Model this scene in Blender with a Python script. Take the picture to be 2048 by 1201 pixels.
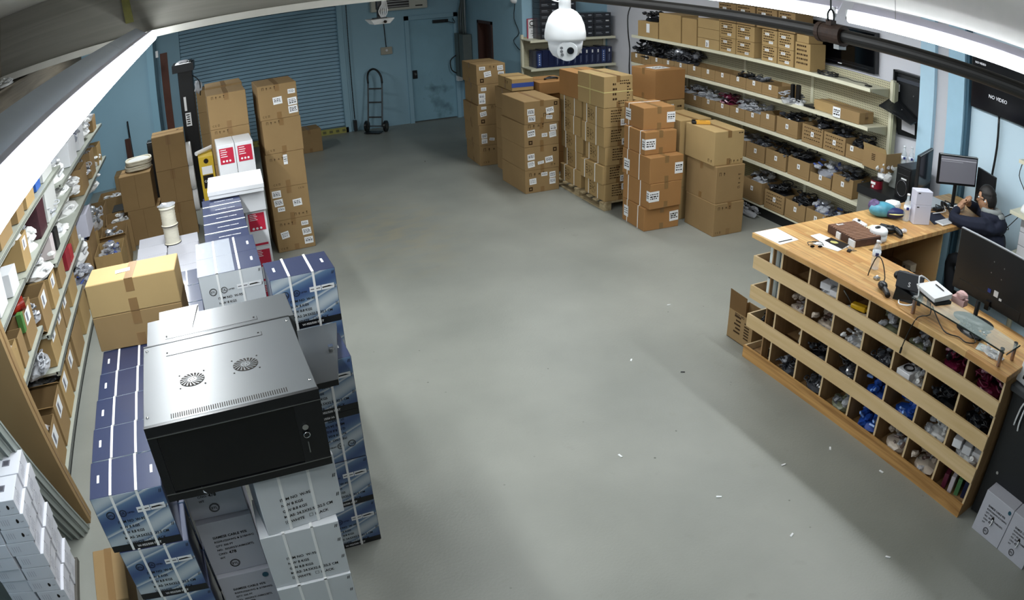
import bpy, bmesh, math, random
from mathutils import Vector, Matrix, Euler
PI = math.pi
SC = bpy.context.scene
COL = SC.collection
for o in list(bpy.data.objects): bpy.data.objects.remove(o)

# ---------------------------------------------------------------- camera (wide security-camera lens with barrel distortion)
FPX, KB, KC = 1483.7289297501395, -0.2709345222007452, 0.47686916264984563
PITCH, YAW, ROLL = 0.448861768003686, 0.3972276762684819, -0.03420437968565039
def make_camera():
    cd = bpy.data.cameras.new('camera'); cam = bpy.data.objects.new('camera', cd); COL.objects.link(cam)
    fw = Vector((math.sin(YAW)*math.cos(PITCH), math.cos(YAW)*math.cos(PITCH), -math.sin(PITCH)))
    rt = fw.cross(Vector((0, 0, 1))).normalized(); up = rt.cross(fw)
    c, s = math.cos(ROLL), math.sin(ROLL)
    m = Matrix((c*rt+s*up, -s*rt+c*up, -fw)).transposed().to_4x4(); m.translation = Vector((0, 0, 3.0))
    cam.matrix_world = m
    cd.type = 'PANO'; cd.sensor_width = 36.0; cd.clip_start = 0.02; cd.clip_end = 200
    k = 2048/36.0/FPX
    for o in (cd, getattr(cd, 'cycles', None)):
        if o is None: continue
        try:
            o.panorama_type = 'FISHEYE_LENS_POLYNOMIAL'; o.fisheye_fov = math.radians(170)
            o.fisheye_polynomial_k0 = 0.0; o.fisheye_polynomial_k1 = -k; o.fisheye_polynomial_k2 = 0.0
            o.fisheye_polynomial_k3 = -KB*k**3; o.fisheye_polynomial_k4 = -KC*k**4
        except AttributeError: pass
    SC.camera = cam
make_camera()

# ---------------------------------------------------------------- world, exposure, large lights
w = bpy.data.worlds.new('world'); SC.world = w; w.use_nodes = True
w.node_tree.nodes['Background'].inputs[0].default_value = (0.55, 0.6, 0.65, 1); w.node_tree.nodes['Background'].inputs[1].default_value = 0.05
SC.view_settings.view_transform = 'Standard'; SC.view_settings.look = 'None'; SC.view_settings.gamma = 1
SC.view_settings.exposure = 0.3; SC.view_settings.use_curve_mapping = False
def area(name, loc, sx, sy, power, col=(0.93, 0.98, 1.0), rot=(0, 0, 0)):
    l = bpy.data.lights.new(name, 'AREA'); l.shape = 'RECTANGLE'; l.size = sx; l.size_y = sy; l.energy = power; l.color = col
    o = bpy.data.objects.new(name, l); COL.objects.link(o); o.location = loc; o.rotation_euler = rot
    return o
# tube lights of the fluorescent rows built further down, then added unseen fill
area('tube_light_left', (-0.47, 3.2, 2.66), 0.10, 3.4, 48)
area('tube_light_left_far', (-0.47, 6.1, 2.66), 0.10, 2.0, 50)
area('tube_light_right', (4.6, 2.9, 2.64), 0.10, 2.2, 20)
area('tube_light_right_far', (4.6, 5.5, 2.64), 0.10, 2.5, 20)
area('ceiling_light_middle', (2.0, 4.6, 3.25), 0.3, 3.5, 44)  # added overhead fill for the middle of the room, no fixture built
area('ceiling_light_back_left', (-0.9, 10.2, 3.1), 0.3, 1.6, 48)  # added to brighten the jutting back-left wall, no fixture built
area('ceiling_light_back_right', (4.4, 8.8, 3.2), 0.3, 2.0, 36)  # added unseen fill over the right-hand stacks
area('ceiling_light_front', (1.2, 0.4, 3.25), 2.4, 0.3, 12)  # added unseen fill at the camera end of the room

# ---------------------------------------------------------------- helpers
def lin(h):
    h = h.lstrip('#'); c = [int(h[i:i+2], 16)/255 for i in (0, 2, 4)]
    return tuple((x/12.92 if x <= 0.04045 else ((x+0.055)/1.055)**2.4) for x in c)+(1,)
MATS = {}
def M(name, col='#808080', rough=0.6, metal=0.0, noise=0.0, scale=8.0, bump=0.0, coat=0.0, emis=None, estr=0.0, alpha=1.0, stretch=None, trans=0.0, spec=None):
    if name in MATS: return MATS[name]
    m = bpy.data.materials.new(name); m.use_nodes = True; nt = m.node_tree; b = nt.nodes['Principled BSDF']
    c = lin(col) if isinstance(col, str) else col
    b.inputs['Base Color'].default_value = c; b.inputs['Roughness'].default_value = rough; b.inputs['Metallic'].default_value = metal
    if coat: b.inputs['Coat Weight'].default_value = coat; b.inputs['Coat Roughness'].default_value = 0.08
    if emis: b.inputs['Emission Color'].default_value = lin(emis); b.inputs['Emission Strength'].default_value = estr
    if alpha < 1: b.inputs['Alpha'].default_value = alpha
    if trans: b.inputs['Transmission Weight'].default_value = trans
    if spec is not None: b.inputs['Specular IOR Level'].default_value = spec
    if noise or bump:
        tc = nt.nodes.new('ShaderNodeTexCoord'); mp = nt.nodes.new('ShaderNodeMapping'); n = nt.nodes.new('ShaderNodeTexNoise')
        nt.links.new(tc.outputs['Object'], mp.inputs[0]); nt.links.new(mp.outputs[0], n.inputs['Vector'])
        if stretch: mp.inputs['Scale'].default_value = stretch
        n.inputs['Scale'].default_value = scale; n.inputs['Detail'].default_value = 5
        if noise:
            r = nt.nodes.new('ShaderNodeMapRange'); r.inputs['To Min'].default_value = 1-noise; r.inputs['To Max'].default_value = 1+noise
            r.inputs['From Min'].default_value = 0.25; r.inputs['From Max'].default_value = 0.75
            mx = nt.nodes.new('ShaderNodeVectorMath'); mx.operation = 'SCALE'; mx.inputs[0].default_value = c[:3]
            nt.links.new(n.outputs['Fac'], r.inputs['Value']); nt.links.new(r.outputs[0], mx.inputs['Scale']); nt.links.new(mx.outputs[0], b.inputs['Base Color'])
        if bump:
            bp = nt.nodes.new('ShaderNodeBump'); bp.inputs['Strength'].default_value = bump; bp.inputs['Distance'].default_value = 0.01
            nt.links.new(n.outputs['Fac'], bp.inputs['Height']); nt.links.new(bp.outputs[0], b.inputs['Normal'])
    MATS[name] = m
    return m
def nodes(m): return m.node_tree.nodes, m.node_tree.links, m.node_tree.nodes['Principled BSDF']

class MB:
    def __init__(s): s.bm = bmesh.new(); s.m = []
    def mi(s, m):
        if m is None: return 0
        if m not in s.m: s.m.append(m)
        return s.m.index(m)
    def _add(s, bm2, T, m):
        i = s.mi(m)
        me = bpy.data.meshes.new('t')
        for f in bm2.faces: f.material_index = i
        bm2.to_mesh(me); bm2.free()
        if T is not None: me.transform(T)
        s.bm.from_mesh(me); bpy.data.meshes.remove(me)
        return s
    def box(s, x0, x1, y0, y1, z0, z1, m=None, T=None, bev=0.0, seg=1):
        b = bmesh.new(); bmesh.ops.create_cube(b, size=1)
        for v in b.verts: v.co = Vector((x0 if v.co.x < 0 else x1, y0 if v.co.y < 0 else y1, z0 if v.co.z < 0 else z1))
        if bev: bmesh.ops.bevel(b, geom=list(b.edges), offset=bev, segments=seg, profile=0.5, affect='EDGES')
        return s._add(b, T, m)
    def hexa(s, bot, top, m=None, T=None):
        b = bmesh.new(); B = [b.verts.new(p) for p in bot]; t = [b.verts.new(p) for p in top]; n = len(B)
        b.faces.new(B[::-1]); b.faces.new(t)
        for i in range(n): b.faces.new((B[i], B[(i+1) % n], t[(i+1) % n], t[i]))
        bmesh.ops.recalc_face_normals(b, faces=list(b.faces))
        return s._add(b, T, m)
    def prism(s, pts, z0, z1, m=None, T=None):
        return s.hexa([(x, y, z0) for x, y in pts], [(x, y, z1) for x, y in pts], m, T)
    def cyl(s, p, q, r, m=None, n=12, r2=None, T=None, cap=True):
        p = Vector(p); q = Vector(q); d = q-p; b = bmesh.new()
        bmesh.ops.create_cone(b, cap_ends=cap, segments=n, radius1=r, radius2=r if r2 is None else r2, depth=d.length)
        mt = Matrix.Translation((p+q)/2) @ d.to_track_quat('Z', 'Y').to_matrix().to_4x4()
        return s._add(b, (T @ mt) if T is not None else mt, m)
    def lathe(s, prof, m=None, n=20, T=None):
        b = bmesh.new(); rings = []
        for r, z in prof: rings.append([b.verts.new((r*math.cos(2*PI*i/n), r*math.sin(2*PI*i/n), z)) for i in range(n)])
        for a, c in zip(rings, rings[1:]):
            for i in range(n): b.faces.new((a[i], a[(i+1) % n], c[(i+1) % n], c[i]))
        if prof[0][0] > 1e-5: b.faces.new(rings[0][::-1])
        if prof[-1][0] > 1e-5: b.faces.new(rings[-1])
        bmesh.ops.remove_doubles(b, verts=list(b.verts), dist=1e-6)
        bmesh.ops.recalc_face_normals(b, faces=list(b.faces))
        for f in b.faces: f.smooth = True
        return s._add(b, T, m)
    def tube(s, pts, r, m=None, n=6, T=None, smooth=3, closed=False):
        P = [Vector(p) for p in pts]
        if smooth and len(P) > 2:
            Q = []; N = len(P)
            for i in range(N if closed else N-1):
                p0 = P[(i-1) % N] if (closed or i > 0) else P[0]; p1 = P[i]; p2 = P[(i+1) % N]; p3 = P[(i+2) % N] if (closed or i+2 < N) else P[-1]
                for k in range(smooth):
                    t = k/smooth
                    Q.append(0.5*((2*p1)+(-p0+p2)*t+(2*p0-5*p1+4*p2-p3)*t*t+(-p0+3*p1-3*p2+p3)*t**3))
            if not closed: Q.append(P[-1])
            P = Q
        b = bmesh.new(); rings = []; up = Vector((0, 0, 1)); N = len(P); prev = None
        for i in range(N):
            d = (P[(i+1) % N]-P[i-1]) if (closed or 0 < i < N-1) else (P[1]-P[0] if i == 0 else P[-1]-P[-2])
            if d.length < 1e-9: d = Vector((0, 0, 1))
            d.normalize()
            if prev is None: prev = d.orthogonal().normalized()
            a = prev-d*prev.dot(d)
            if a.length < 1e-6: a = d.orthogonal()
            a.normalize(); prev = a; c = d.cross(a)
            rr = r[min(i, len(r)-1)] if isinstance(r, (list, tuple)) else r
            rings.append([b.verts.new(P[i]+(a*math.cos(2*PI*j/n)+c*math.sin(2*PI*j/n))*rr) for j in range(n)])
        for i in range(N if closed else N-1):
            A, B = rings[i], rings[(i+1) % N]
            for j in range(n): b.faces.new((A[j], A[(j+1) % n], B[(j+1) % n], B[j]))
        if not closed: b.faces.new(rings[0][::-1]); b.faces.new(rings[-1])
        for f in b.faces: f.smooth = True
        return s._add(b, T, m)
    def quad(s, pts, m=None, T=None):
        b = bmesh.new(); b.faces.new([b.verts.new(p) for p in pts]); return s._add(b, T, m)
    def blob(s, c, r, m=None, seed=0, sub=2, amp=0.3, T=None, sc=(1, 1, 1), smooth=False):
        R = random.Random(seed); b = bmesh.new(); bmesh.ops.create_icosphere(b, subdivisions=sub, radius=1)
        for v in b.verts:
            k = 1+R.uniform(-amp, amp); v.co = Vector((v.co.x*r*sc[0]*k+c[0], v.co.y*r*sc[1]*k+c[1], v.co.z*r*sc[2]*k+c[2]))
        for f in b.faces: f.smooth = smooth
        return s._add(b, T, m)
    def text(s, string, size, x, y, m=None, T=None, bold=False, align='LEFT', sx=1.0):
        me = text_mesh(string, align, bold)
        i = s.mi(m); b2 = bmesh.new(); b2.from_mesh(me)
        return s._add(b2, (T if T is not None else Matrix()) @ Matrix.Translation((x, y, 0)) @ Matrix.Diagonal((size*sx, size, 1, 1)), m)
    def mesh(s, name):
        me = bpy.data.meshes.new(name); s.bm.to_mesh(me); s.bm.free()
        for m in s.m: me.materials.append(m)
        return me
    def build(s, name, parent=None, loc=None):
        o = bpy.data.objects.new(name, s.mesh(name)); COL.objects.link(o)
        if parent: o.parent = parent
        if loc: o.location = loc
        return o
TXT = {}
def text_mesh(string, align='LEFT', bold=False):
    k = (string, align, bold)
    if k in TXT: return TXT[k]
    cu = bpy.data.curves.new('t', 'FONT'); cu.body = string; cu.size = 1; cu.align_x = align; cu.resolution_u = 2; cu.extrude = 0.0
    if bold: cu.offset = 0.02
    o = bpy.data.objects.new('t', cu); COL.objects.link(o)
    dg = bpy.context.evaluated_depsgraph_get(); me = bpy.data.meshes.new_from_object(o.evaluated_get(dg))
    bpy.data.objects.remove(o); bpy.data.curves.remove(cu); TXT[k] = me
    return me
def thing(name, label, cat, loc=(0, 0, 0), rz=0, group=None, kind=None):
    o = bpy.data.objects.new(name, None); COL.objects.link(o); o.location = loc; o.rotation_euler = (0, 0, rz); o.empty_display_size = 0.05
    return tag(o, label, cat, group, kind)
def tag(o, label, cat, group=None, kind=None):
    o['label'] = label; o['category'] = cat
    if group: o['group'] = group
    if kind: o['kind'] = kind
    return o
def struct(o, label=None, cat=None):
    o['kind'] = 'structure'
    if label: o['label'] = label
    o['category'] = cat or o.name.split('.')[0].split('_')[0]
    return o
def face(f, w, d, h, e=0.0015):
    """matrix of a face of a box centred on x,y and standing on z=0: local x right, y up, seen from outside"""
    def mk(o, u, v, n): return Matrix((Vector(u), Vector(v), Vector(n))).transposed().to_4x4(), Vector(o)
    R, o = {'F': lambda: mk((-w/2, -d/2-e, 0), (1, 0, 0), (0, 0, 1), (0, -1, 0)),
            'B': lambda: mk((w/2, d/2+e, 0), (-1, 0, 0), (0, 0, 1), (0, 1, 0)),
            'L': lambda: mk((-w/2-e, d/2, 0), (0, -1, 0), (0, 0, 1), (-1, 0, 0)),
            'R': lambda: mk((w/2+e, -d/2, 0), (0, 1, 0), (0, 0, 1), (1, 0, 0)),
            'T': lambda: mk((-w/2, -d/2, h+e), (1, 0, 0), (0, 1, 0), (0, 0, 1))}[f]()
    R.translation = o
    return R
def Rz(a, x=0, y=0, z=0): return Matrix.Translation((x, y, z)) @ Matrix.Rotation(a, 4, 'Z')
def copy_thing(o, loc, rz=None, label=None, group=None, scale=None):
    r = o.copy(); COL.objects.link(r); r.location = loc
    if rz is not None: r.rotation_euler = (0, 0, rz)
    if scale: r.scale = scale
    if label: r['label'] = label
    if group: r['group'] = group
    for ch in list(o.children):
        c = ch.copy(); COL.objects.link(c); c.parent = r
        for g in list(ch.children):
            d = g.copy(); COL.objects.link(d); d.parent = c
    return r
# ---------------------------------------------------------------- materials
def mat_floor():
    m = M('floor_paint', '#8e918f', 0.42); N, L, b = nodes(m)
    tc = N.new('ShaderNodeTexCoord')
    def noise(sc, det=6, map_scale=None):
        n = N.new('ShaderNodeTexNoise'); n.inputs['Scale'].default_value = sc; n.inputs['Detail'].default_value = det
        if map_scale:
            mp = N.new('ShaderNodeMapping'); mp.inputs['Scale'].default_value = map_scale; L.new(tc.outputs['Object'], mp.inputs[0]); L.new(mp.outputs[0], n.inputs['Vector'])
        else: L.new(tc.outputs['Object'], n.inputs['Vector'])
        return n
    def ramp(src, p0, p1, c0=(0, 0, 0, 1), c1=(1, 1, 1, 1)):
        r = N.new('ShaderNodeValToRGB'); r.color_ramp.elements[0].position = p0; r.color_ramp.elements[1].position = p1
        r.color_ramp.elements[0].color = c0; r.color_ramp.elements[1].color = c1; L.new(src, r.inputs[0]); return r
    def mix(f, a, bcol):
        x = N.new('ShaderNodeMix'); x.data_type = 'RGBA'; L.new(f, x.inputs[0])
        for v, i in ((a, 6), (bcol, 7)):
            if isinstance(v, tuple): x.inputs[i].default_value = v
            else: L.new(v, x.inputs[i])
        return x.outputs[2]
    base = ramp(noise(0.9).outputs[0], 0.3, 0.7, lin('#7f817a'), lin('#93948c'))
    # worn ochre patch in the middle of the aisle
    sep = N.new('ShaderNodeVectorMath'); sep.operation = 'DISTANCE'; sep.inputs[1].default_value = (2.2, 7.7, 0)
    mp = N.new('ShaderNodeMapping'); mp.inputs['Scale'].default_value = (1, 0.55, 1); L.new(tc.outputs['Object'], mp.inputs[0])
    sep.inputs[1].default_value = (1.9, 8.2*0.55, 0); L.new(mp.outputs[0], sep.inputs[0])
    patch = ramp(sep.outputs['Value'], 0.1, 1.15, (1, 1, 1, 1), (0, 0, 0, 1))
    sn = ramp(noise(3.0, 8, (1, 2.2, 1)).outputs[0], 0.40, 0.66)
    mul = N.new('ShaderNodeMath'); mul.operation = 'MULTIPLY'; L.new(patch.outputs[0], mul.inputs[0]); L.new(sn.outputs[0], mul.inputs[1])
    mul2 = N.new('ShaderNodeMath'); mul2.operation = 'MULTIPLY'; mul2.inputs[1].default_value = 0.6; L.new(mul.outputs[0], mul2.inputs[0])
    c = mix(mul2.outputs[0], base.outputs[0], lin('#9a9076'))
    dark = ramp(noise(5.5, 8).outputs[0], 0.66, 0.76); d2 = N.new('ShaderNodeMath'); d2.operation = 'MULTIPLY'; d2.inputs[1].default_value = 0.35; L.new(dark.outputs[0], d2.inputs[0])
    c = mix(d2.outputs[0], c, lin('#77786f'))
    v = N.new('ShaderNodeTexVoronoi'); v.inputs['Scale'].default_value = 5.0; L.new(tc.outputs['Object'], v.inputs['Vector'])
    sp = ramp(v.outputs['Distance'], 0.022, 0.05, (1, 1, 1, 1), (0, 0, 0, 1)); s2 = N.new('ShaderNodeMath'); s2.operation = 'MULTIPLY'
    gate = ramp(noise(1.7, 3).outputs[0], 0.48, 0.6); L.new(sp.outputs[0], s2.inputs[0]); L.new(gate.outputs[0], s2.inputs[1])
    c = mix(s2.outputs[0], c, lin('#4a4b45'))
    L.new(c, b.inputs['Base Color'])
    bp = N.new('ShaderNodeBump'); bp.inputs['Strength'].default_value = 0.12; bp.inputs['Distance'].default_value = 0.01
    L.new(noise(60, 3).outputs[0], bp.inputs['Height']); L.new(bp.outputs[0], b.inputs['Normal'])
    return m
def mat_blocks(name, c1, c2, mortar, sx, sy, axis='xy', rough=0.4):
    """butcher block / plank pattern"""
    m = M(name, c1, rough); N, L, b = nodes(m)
    tc = N.new('ShaderNodeTexCoord'); mp = N.new('ShaderNodeMapping')
    if axis == 'yx': mp.inputs['Rotation'].default_value = (0, 0, PI/2)
    if axis == 'yz': mp.inputs['Rotation'].default_value = (PI/2, 0, PI/2)
    L.new(tc.outputs['Object'], mp.inputs[0])
    br = N.new('ShaderNodeTexBrick'); br.inputs['Color1'].default_value = lin(c1); br.inputs['Color2'].default_value = lin(c2); br.inputs['Mortar'].default_value = lin(mortar)
    br.inputs['Scale'].default_value = 1; br.inputs['Brick Width'].default_value = sx; br.inputs['Row Height'].default_value = sy; br.inputs['Mortar Size'].default_value = 0.0008; br.inputs['Bias'].default_value = -0.1
    L.new(mp.outputs[0], br.inputs['Vector'])
    n = N.new('ShaderNodeTexNoise'); mp2 = N.new('ShaderNodeMapping'); mp2.inputs['Scale'].default_value = (3, 45, 3); L.new(mp.outputs[0], mp2.inputs[0]); L.new(mp2.outputs[0], n.inputs['Vector']); n.inputs['Scale'].default_value = 1.5; n.inputs['Detail'].default_value = 6
    r = N.new('ShaderNodeMapRange'); r.inputs['From Min'].default_value = 0.3; r.inputs['From Max'].default_value = 0.7; r.inputs['To Min'].default_value = 0.72; r.inputs['To Max'].default_value = 1.2; L.new(n.outputs[0], r.inputs['Value'])
    s = N.new('ShaderNodeVectorMath'); s.operation = 'SCALE'; L.new(br.outputs['Color'], s.inputs[0]); L.new(r.outputs[0], s.inputs['Scale']); L.new(s.outputs[0], b.inputs['Base Color'])
    return m
def mat_grain(name, c1, c2, axis='y', rough=0.6, sc=1.0):
    m = M(name, c1, rough); N, L, b = nodes(m)
    tc = N.new('ShaderNodeTexCoord'); mp = N.new('ShaderNodeMapping')
    mp.inputs['Scale'].default_value = {'y': (14, 0.7, 14), 'x': (0.7, 14, 14), 'z': (14, 14, 0.7)}[axis]; L.new(tc.outputs['Object'], mp.inputs[0])
    n = N.new('ShaderNodeTexNoise'); n.inputs['Scale'].default_value = sc; n.inputs['Detail'].default_value = 5; n.inputs['Distortion'].default_value = 1.2; L.new(mp.outputs[0], n.inputs['Vector'])
    r = N.new('ShaderNodeValToRGB'); r.color_ramp.elements[0].position = 0.33; r.color_ramp.elements[1].position = 0.62; r.color_ramp.elements[0].color = lin(c2); r.color_ramp.elements[1].color = lin(c1)
    L.new(n.outputs[0], r.inputs[0]); L.new(r.outputs[0], b.inputs['Base Color'])
    return m
def mat_peg():
    m = M('pegboard', '#b3ad92', 0.6); N, L, b = nodes(m)
    tc = N.new('ShaderNodeTexCoord'); sx = N.new('ShaderNodeSeparateXYZ'); L.new(tc.outputs['Object'], sx.inputs[0])
    add = N.new('ShaderNodeMath'); L.new(sx.outputs[0], add.inputs[0]); L.new(sx.outputs[1], add.inputs[1])
    def cell(src):
        a = N.new('ShaderNodeMath'); a.operation = 'MULTIPLY'; a.inputs[1].default_value = 1/0.0254; L.new(src, a.inputs[0])
        f = N.new('ShaderNodeMath'); f.operation = 'FRACT'; L.new(a.outputs[0], f.inputs[0])
        s = N.new('ShaderNodeMath'); s.operation = 'SUBTRACT'; s.inputs[1].default_value = 0.5; L.new(f.outputs[0], s.inputs[0])
        p = N.new('ShaderNodeMath'); p.operation = 'MULTIPLY'; L.new(s.outputs[0], p.inputs[0]); L.new(s.outputs[0], p.inputs[1]); return p.outputs[0]
    d = N.new('ShaderNodeMath'); d.operation = 'ADD'; L.new(cell(add.outputs[0]), d.inputs[0]); L.new(cell(sx.outputs[2]), d.inputs[1])
    lt = N.new('ShaderNodeMath'); lt.operation = 'LESS_THAN'; lt.inputs[1].default_value = 0.045; L.new(d.outputs[0], lt.inputs[0])
    mx = N.new('ShaderNodeMix'); mx.data_type = 'RGBA'; mx.inputs[6].default_value = lin('#b9b396'); mx.inputs[7].default_value = lin('#3a382c'); L.new(lt.outputs[0], mx.inputs[0]); L.new(mx.outputs[2], b.inputs['Base Color'])
    return m
def mat_swoosh(name='swoosh_print', c_lo='#3f5683', c_hi='#b9c3c9', mid='#64809f'):
    m = M(name, c_hi, 0.35, coat=0.3); N, L, b = nodes(m)
    tc = N.new('ShaderNodeTexCoord'); mp = N.new('ShaderNodeMapping'); mp.inputs['Rotation'].default_value = (0, 0.35, 0); L.new(tc.outputs['Object'], mp.inputs[0])
    wv = N.new('ShaderNodeTexWave'); wv.bands_direction = 'Z'; wv.inputs['Scale'].default_value = 1.6; wv.inputs['Distortion'].default_value = 3.0; wv.inputs['Detail'].default_value = 1.5; wv.inputs['Detail Scale'].default_value = 0.9
    L.new(mp.outputs[0], wv.inputs['Vector'])
    r = N.new('ShaderNodeValToRGB'); e = r.color_ramp.elements; e[0].position = 0.0; e[0].color = lin(c_lo); e[1].position = 1.0; e[1].color = lin(c_hi)
    k = e.new(0.45); k.color = lin(mid); k = e.new(0.62); k.color = lin('#c8ced0'); k = e.new(0.68); k.color = lin('#66809f')
    L.new(wv.outputs['Color'], r.inputs[0]); L.new(r.outputs[0], b.inputs['Base Color'])
    return m
CARD = M('cardboard', '#927853', 0.8, noise=0.07, scale=3, spec=0.2)
CARD_O = M('cardboard_orange', '#9c7347', 0.8, noise=0.07, scale=3, spec=0.2)
CARD_T = M('cardboard_tan', '#a58a5e', 0.8, noise=0.08, scale=3, spec=0.2)
CARD_L = M('cardboard_light', '#a98f63', 0.8, noise=0.06, scale=3, spec=0.2)
CARD_D = M('cardboard_inside', '#6d5436', 0.9, noise=0.08, scale=4, spec=0.1)
TAPE = M('brown_packing_tape', '#83653f', 0.35)
LBL = M('white_label', '#e6e7e8', 0.5)
INK = M('black_ink', '#26221f', 0.7, spec=0.1)
INKB = M('brown_ink', '#3b2b1c', 0.8, spec=0.1)
WHITE = M('white_carton', '#d9dadd', 0.5, noise=0.02)
WPL = M('white_plastic', '#e4e5e6', 0.35)
BLK = M('black_plastic', '#0d0e10', 0.4)
BLKM = M('black_metal', '#15171a', 0.38, noise=0.05)
CREAM = M('cream_shelf_metal', '#d3d0b8', 0.45, noise=0.04)
STEEL = M('steel', '#9a9c9c', 0.3, 1.0)
CHROME = M('chrome', '#c8c8c8', 0.15, 1.0)
BLUEW = M('blue_wall_paint', '#97bacb', 0.6, noise=0.05, scale=1.2, bump=0.05, spec=0.3)
BLUER = M('right_wall_lit_blue', '#cfe6f3', 0.6, noise=0.03, scale=1.2, spec=0.3)  # blue wall paint lightened to carry the strong tube light on this side
BLUED = M('roll_door_blue', '#8fb2c6', 0.5, noise=0.07, scale=1.5, spec=0.3)
STRAP = M('white_strap', '#f0f0ee', 0.4)
NAVY = M('navy_carton', '#2b3350', 0.35, noise=0.05, coat=0.45)
PLYW = mat_grain('plywood_rail', '#d3b88c', '#c5a878', 'y', 0.55)
PINE = mat_grain('knotty_kickboard', '#c79a5c', '#8b6232', 'y', 0.6)
WOODIN = mat_grain('plywood_inside', '#9b7a52', '#86663f', 'z', 0.7)
BUTCH = mat_blocks('butcher_block', '#cda56b', '#b3824b', '#8d6035', 0.42, 0.042, 'yx', 0.38)
PEG = mat_peg()
SWOOSH = mat_swoosh()
FILM = M('clear_bag_film', '#c9ccd2', 0.18, alpha=0.55)
CABLE = M('black_cable', '#121316', 0.35)
CABLEG = M('grey_cable', '#5b5d61', 0.4)
# ---------------------------------------------------------------- the setting
FLOORM = mat_floor()
HC = 3.4
struct(MB().box(-2.35, 7.2, -2.2, 15.2, -0.1, 0, FLOORM).build('floor'), 'grey painted concrete floor with worn patches', 'floor')
CEIL = M('ceiling_paint', '#9c9a92', 0.8, noise=0.05)
struct(MB().box(-2.35, 7.2, -2.2, 15.2, HC, HC+0.1, CEIL).build('ceiling'), 'grey ceiling above the warehouse', 'ceiling')
WHITEW = M('white_wall_paint', '#dcdce2', 0.6, noise=0.03, scale=1.5, spec=0.3)
BROWNB = mat_grain('brown_wall_board', '#6b6254', '#575044', 'y', 0.8)
struct(MB().box(-2.4, -2.3, -2.2, 12.9, 0, HC, BLUEW).build('wall_left'), 'blue wall behind the left shelving', 'wall')
struct(MB().box(-2.3, -0.86, 12.9, 13.0, 0, HC, BLUEW).box(-0.96, -0.86, 13.0, 13.97, 0, HC, BLUEW).build('wall_back_left'), 'blue wall jutting forward left of the roll door', 'wall')
struct(MB().box(-0.98, -0.86, 12.82, 12.9, 0, HC, M('pale_blue_trim', '#8fb9cd', 0.5)).build('trim_1'), 'pale blue corner strip of the jutting wall', 'trim')
bw = MB()
bw.box(-0.96, -0.5, 13.87, 13.97, 0, HC, BLUEW).box(-0.5, 2.66, 13.93, 14.03, 2.45, HC, BLUEW)
bw.box(2.66, 3.82, 13.87, 13.97, 0, HC, BLUEW).box(3.82, 4.87, 13.87, 13.97, 2.08, HC, BLUEW).box(4.87, 5.05, 13.87, 13.97, 0, HC, BLUEW)
struct(bw.build('wall_back'), 'dim blue back wall around roll door and steel door', 'wall')
# roll-up door
rd = MB()
rd.box(-0.5, 2.66, 13.96, 14.0, 0, 2.5, BLUED)
sl = 0.0695; z = 0.12
while z < 2.44:
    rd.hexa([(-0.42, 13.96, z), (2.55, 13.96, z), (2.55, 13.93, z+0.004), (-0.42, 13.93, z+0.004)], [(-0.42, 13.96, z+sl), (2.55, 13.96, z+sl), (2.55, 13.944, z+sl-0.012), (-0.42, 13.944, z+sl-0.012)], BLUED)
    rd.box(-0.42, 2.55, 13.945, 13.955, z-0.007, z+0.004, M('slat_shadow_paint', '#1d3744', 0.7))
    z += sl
door1 = struct(rd.build('door_1'), 'blue slatted roll-up shutter door', 'roll door')
for x0_ in (-0.52, 2.55): MB().box(x0_, x0_+0.105, 13.86, 13.96, 0, 2.5, BLUEW).build('side_rail', door1)
yb = MB()
yb.box(-0.42, 2.6, 13.86, 13.93, 0.0, 0.10, M('yellow_safety_paint', '#a6a156', 0.6))
for i in range(24): yb.box(-0.40+i*0.125, -0.34+i*0.125, 13.852, 13.86, 0.03, 0.075, M('stripe_grey', '#6a6a45', 0.6))
yb.build('bottom_bar', door1)
ch = MB()
for i in range(70): ch.cyl((2.72, 13.80+0.004*(i % 2), 0.25+i*0.031), (2.72, 13.80, 0.275+i*0.031), 0.011, BLKM, 6)
ch.box(2.69, 2.75, 13.77, 13.87, 0.02, 0.22, BLKM)
tag(ch.build('door_chain'), 'black hoist chain hanging beside the roll door', 'chain')
d4 = struct(MB().box(-0.80, -0.66, 13.84, 13.87, 0.0, 2.08, M('reddish_brown_door', '#6e4030', 0.5, noise=0.15)).build('door_4'), 'narrow reddish brown door panel left of roll door', 'door')
MB().box(-0.82, -0.80, 13.83, 13.87, 0, 2.12, M('pale_blue_trim', '#8fb9cd', 0.5)).build('door_frame', d4)
# steel door
st = M('worn_steel_door', '#8db4c5', 0.5, noise=0.08, scale=2.5, spec=0.3)
N_, L_, b_ = nodes(st)
tc = N_.new('ShaderNodeTexCoord'); dn = N_.new('ShaderNodeTexNoise'); dn.inputs['Scale'].default_value = 5; dn.inputs['Detail'].default_value = 9; L_.new(tc.outputs['Object'], dn.inputs['Vector'])
ds = N_.new('ShaderNodeVectorMath'); ds.operation = 'DISTANCE'; mp = N_.new('ShaderNodeMapping'); mp.inputs['Scale'].default_value = (1, 1, 0.55); mp.inputs['Location'].default_value = (0, 0, 0); L_.new(tc.outputs['Object'], mp.inputs[0]); L_.new(mp.outputs[0], ds.inputs[0]); ds.inputs[1].default_value = (4.42, 13.87, 0.2)
mr = N_.new('ShaderNodeMapRange'); mr.inputs['From Min'].default_value = 0.05; mr.inputs['From Max'].default_value = 0.55; mr.inputs['To Min'].default_value = 0.24; mr.inputs['To Max'].default_value = -0.2; L_.new(ds.outputs['Value'], mr.inputs['Value'])
ad = N_.new('ShaderNodeMath'); ad.operation = 'ADD'; L_.new(dn.outputs[0], ad.inputs[0]); L_.new(mr.outputs[0], ad.inputs[1])
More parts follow.
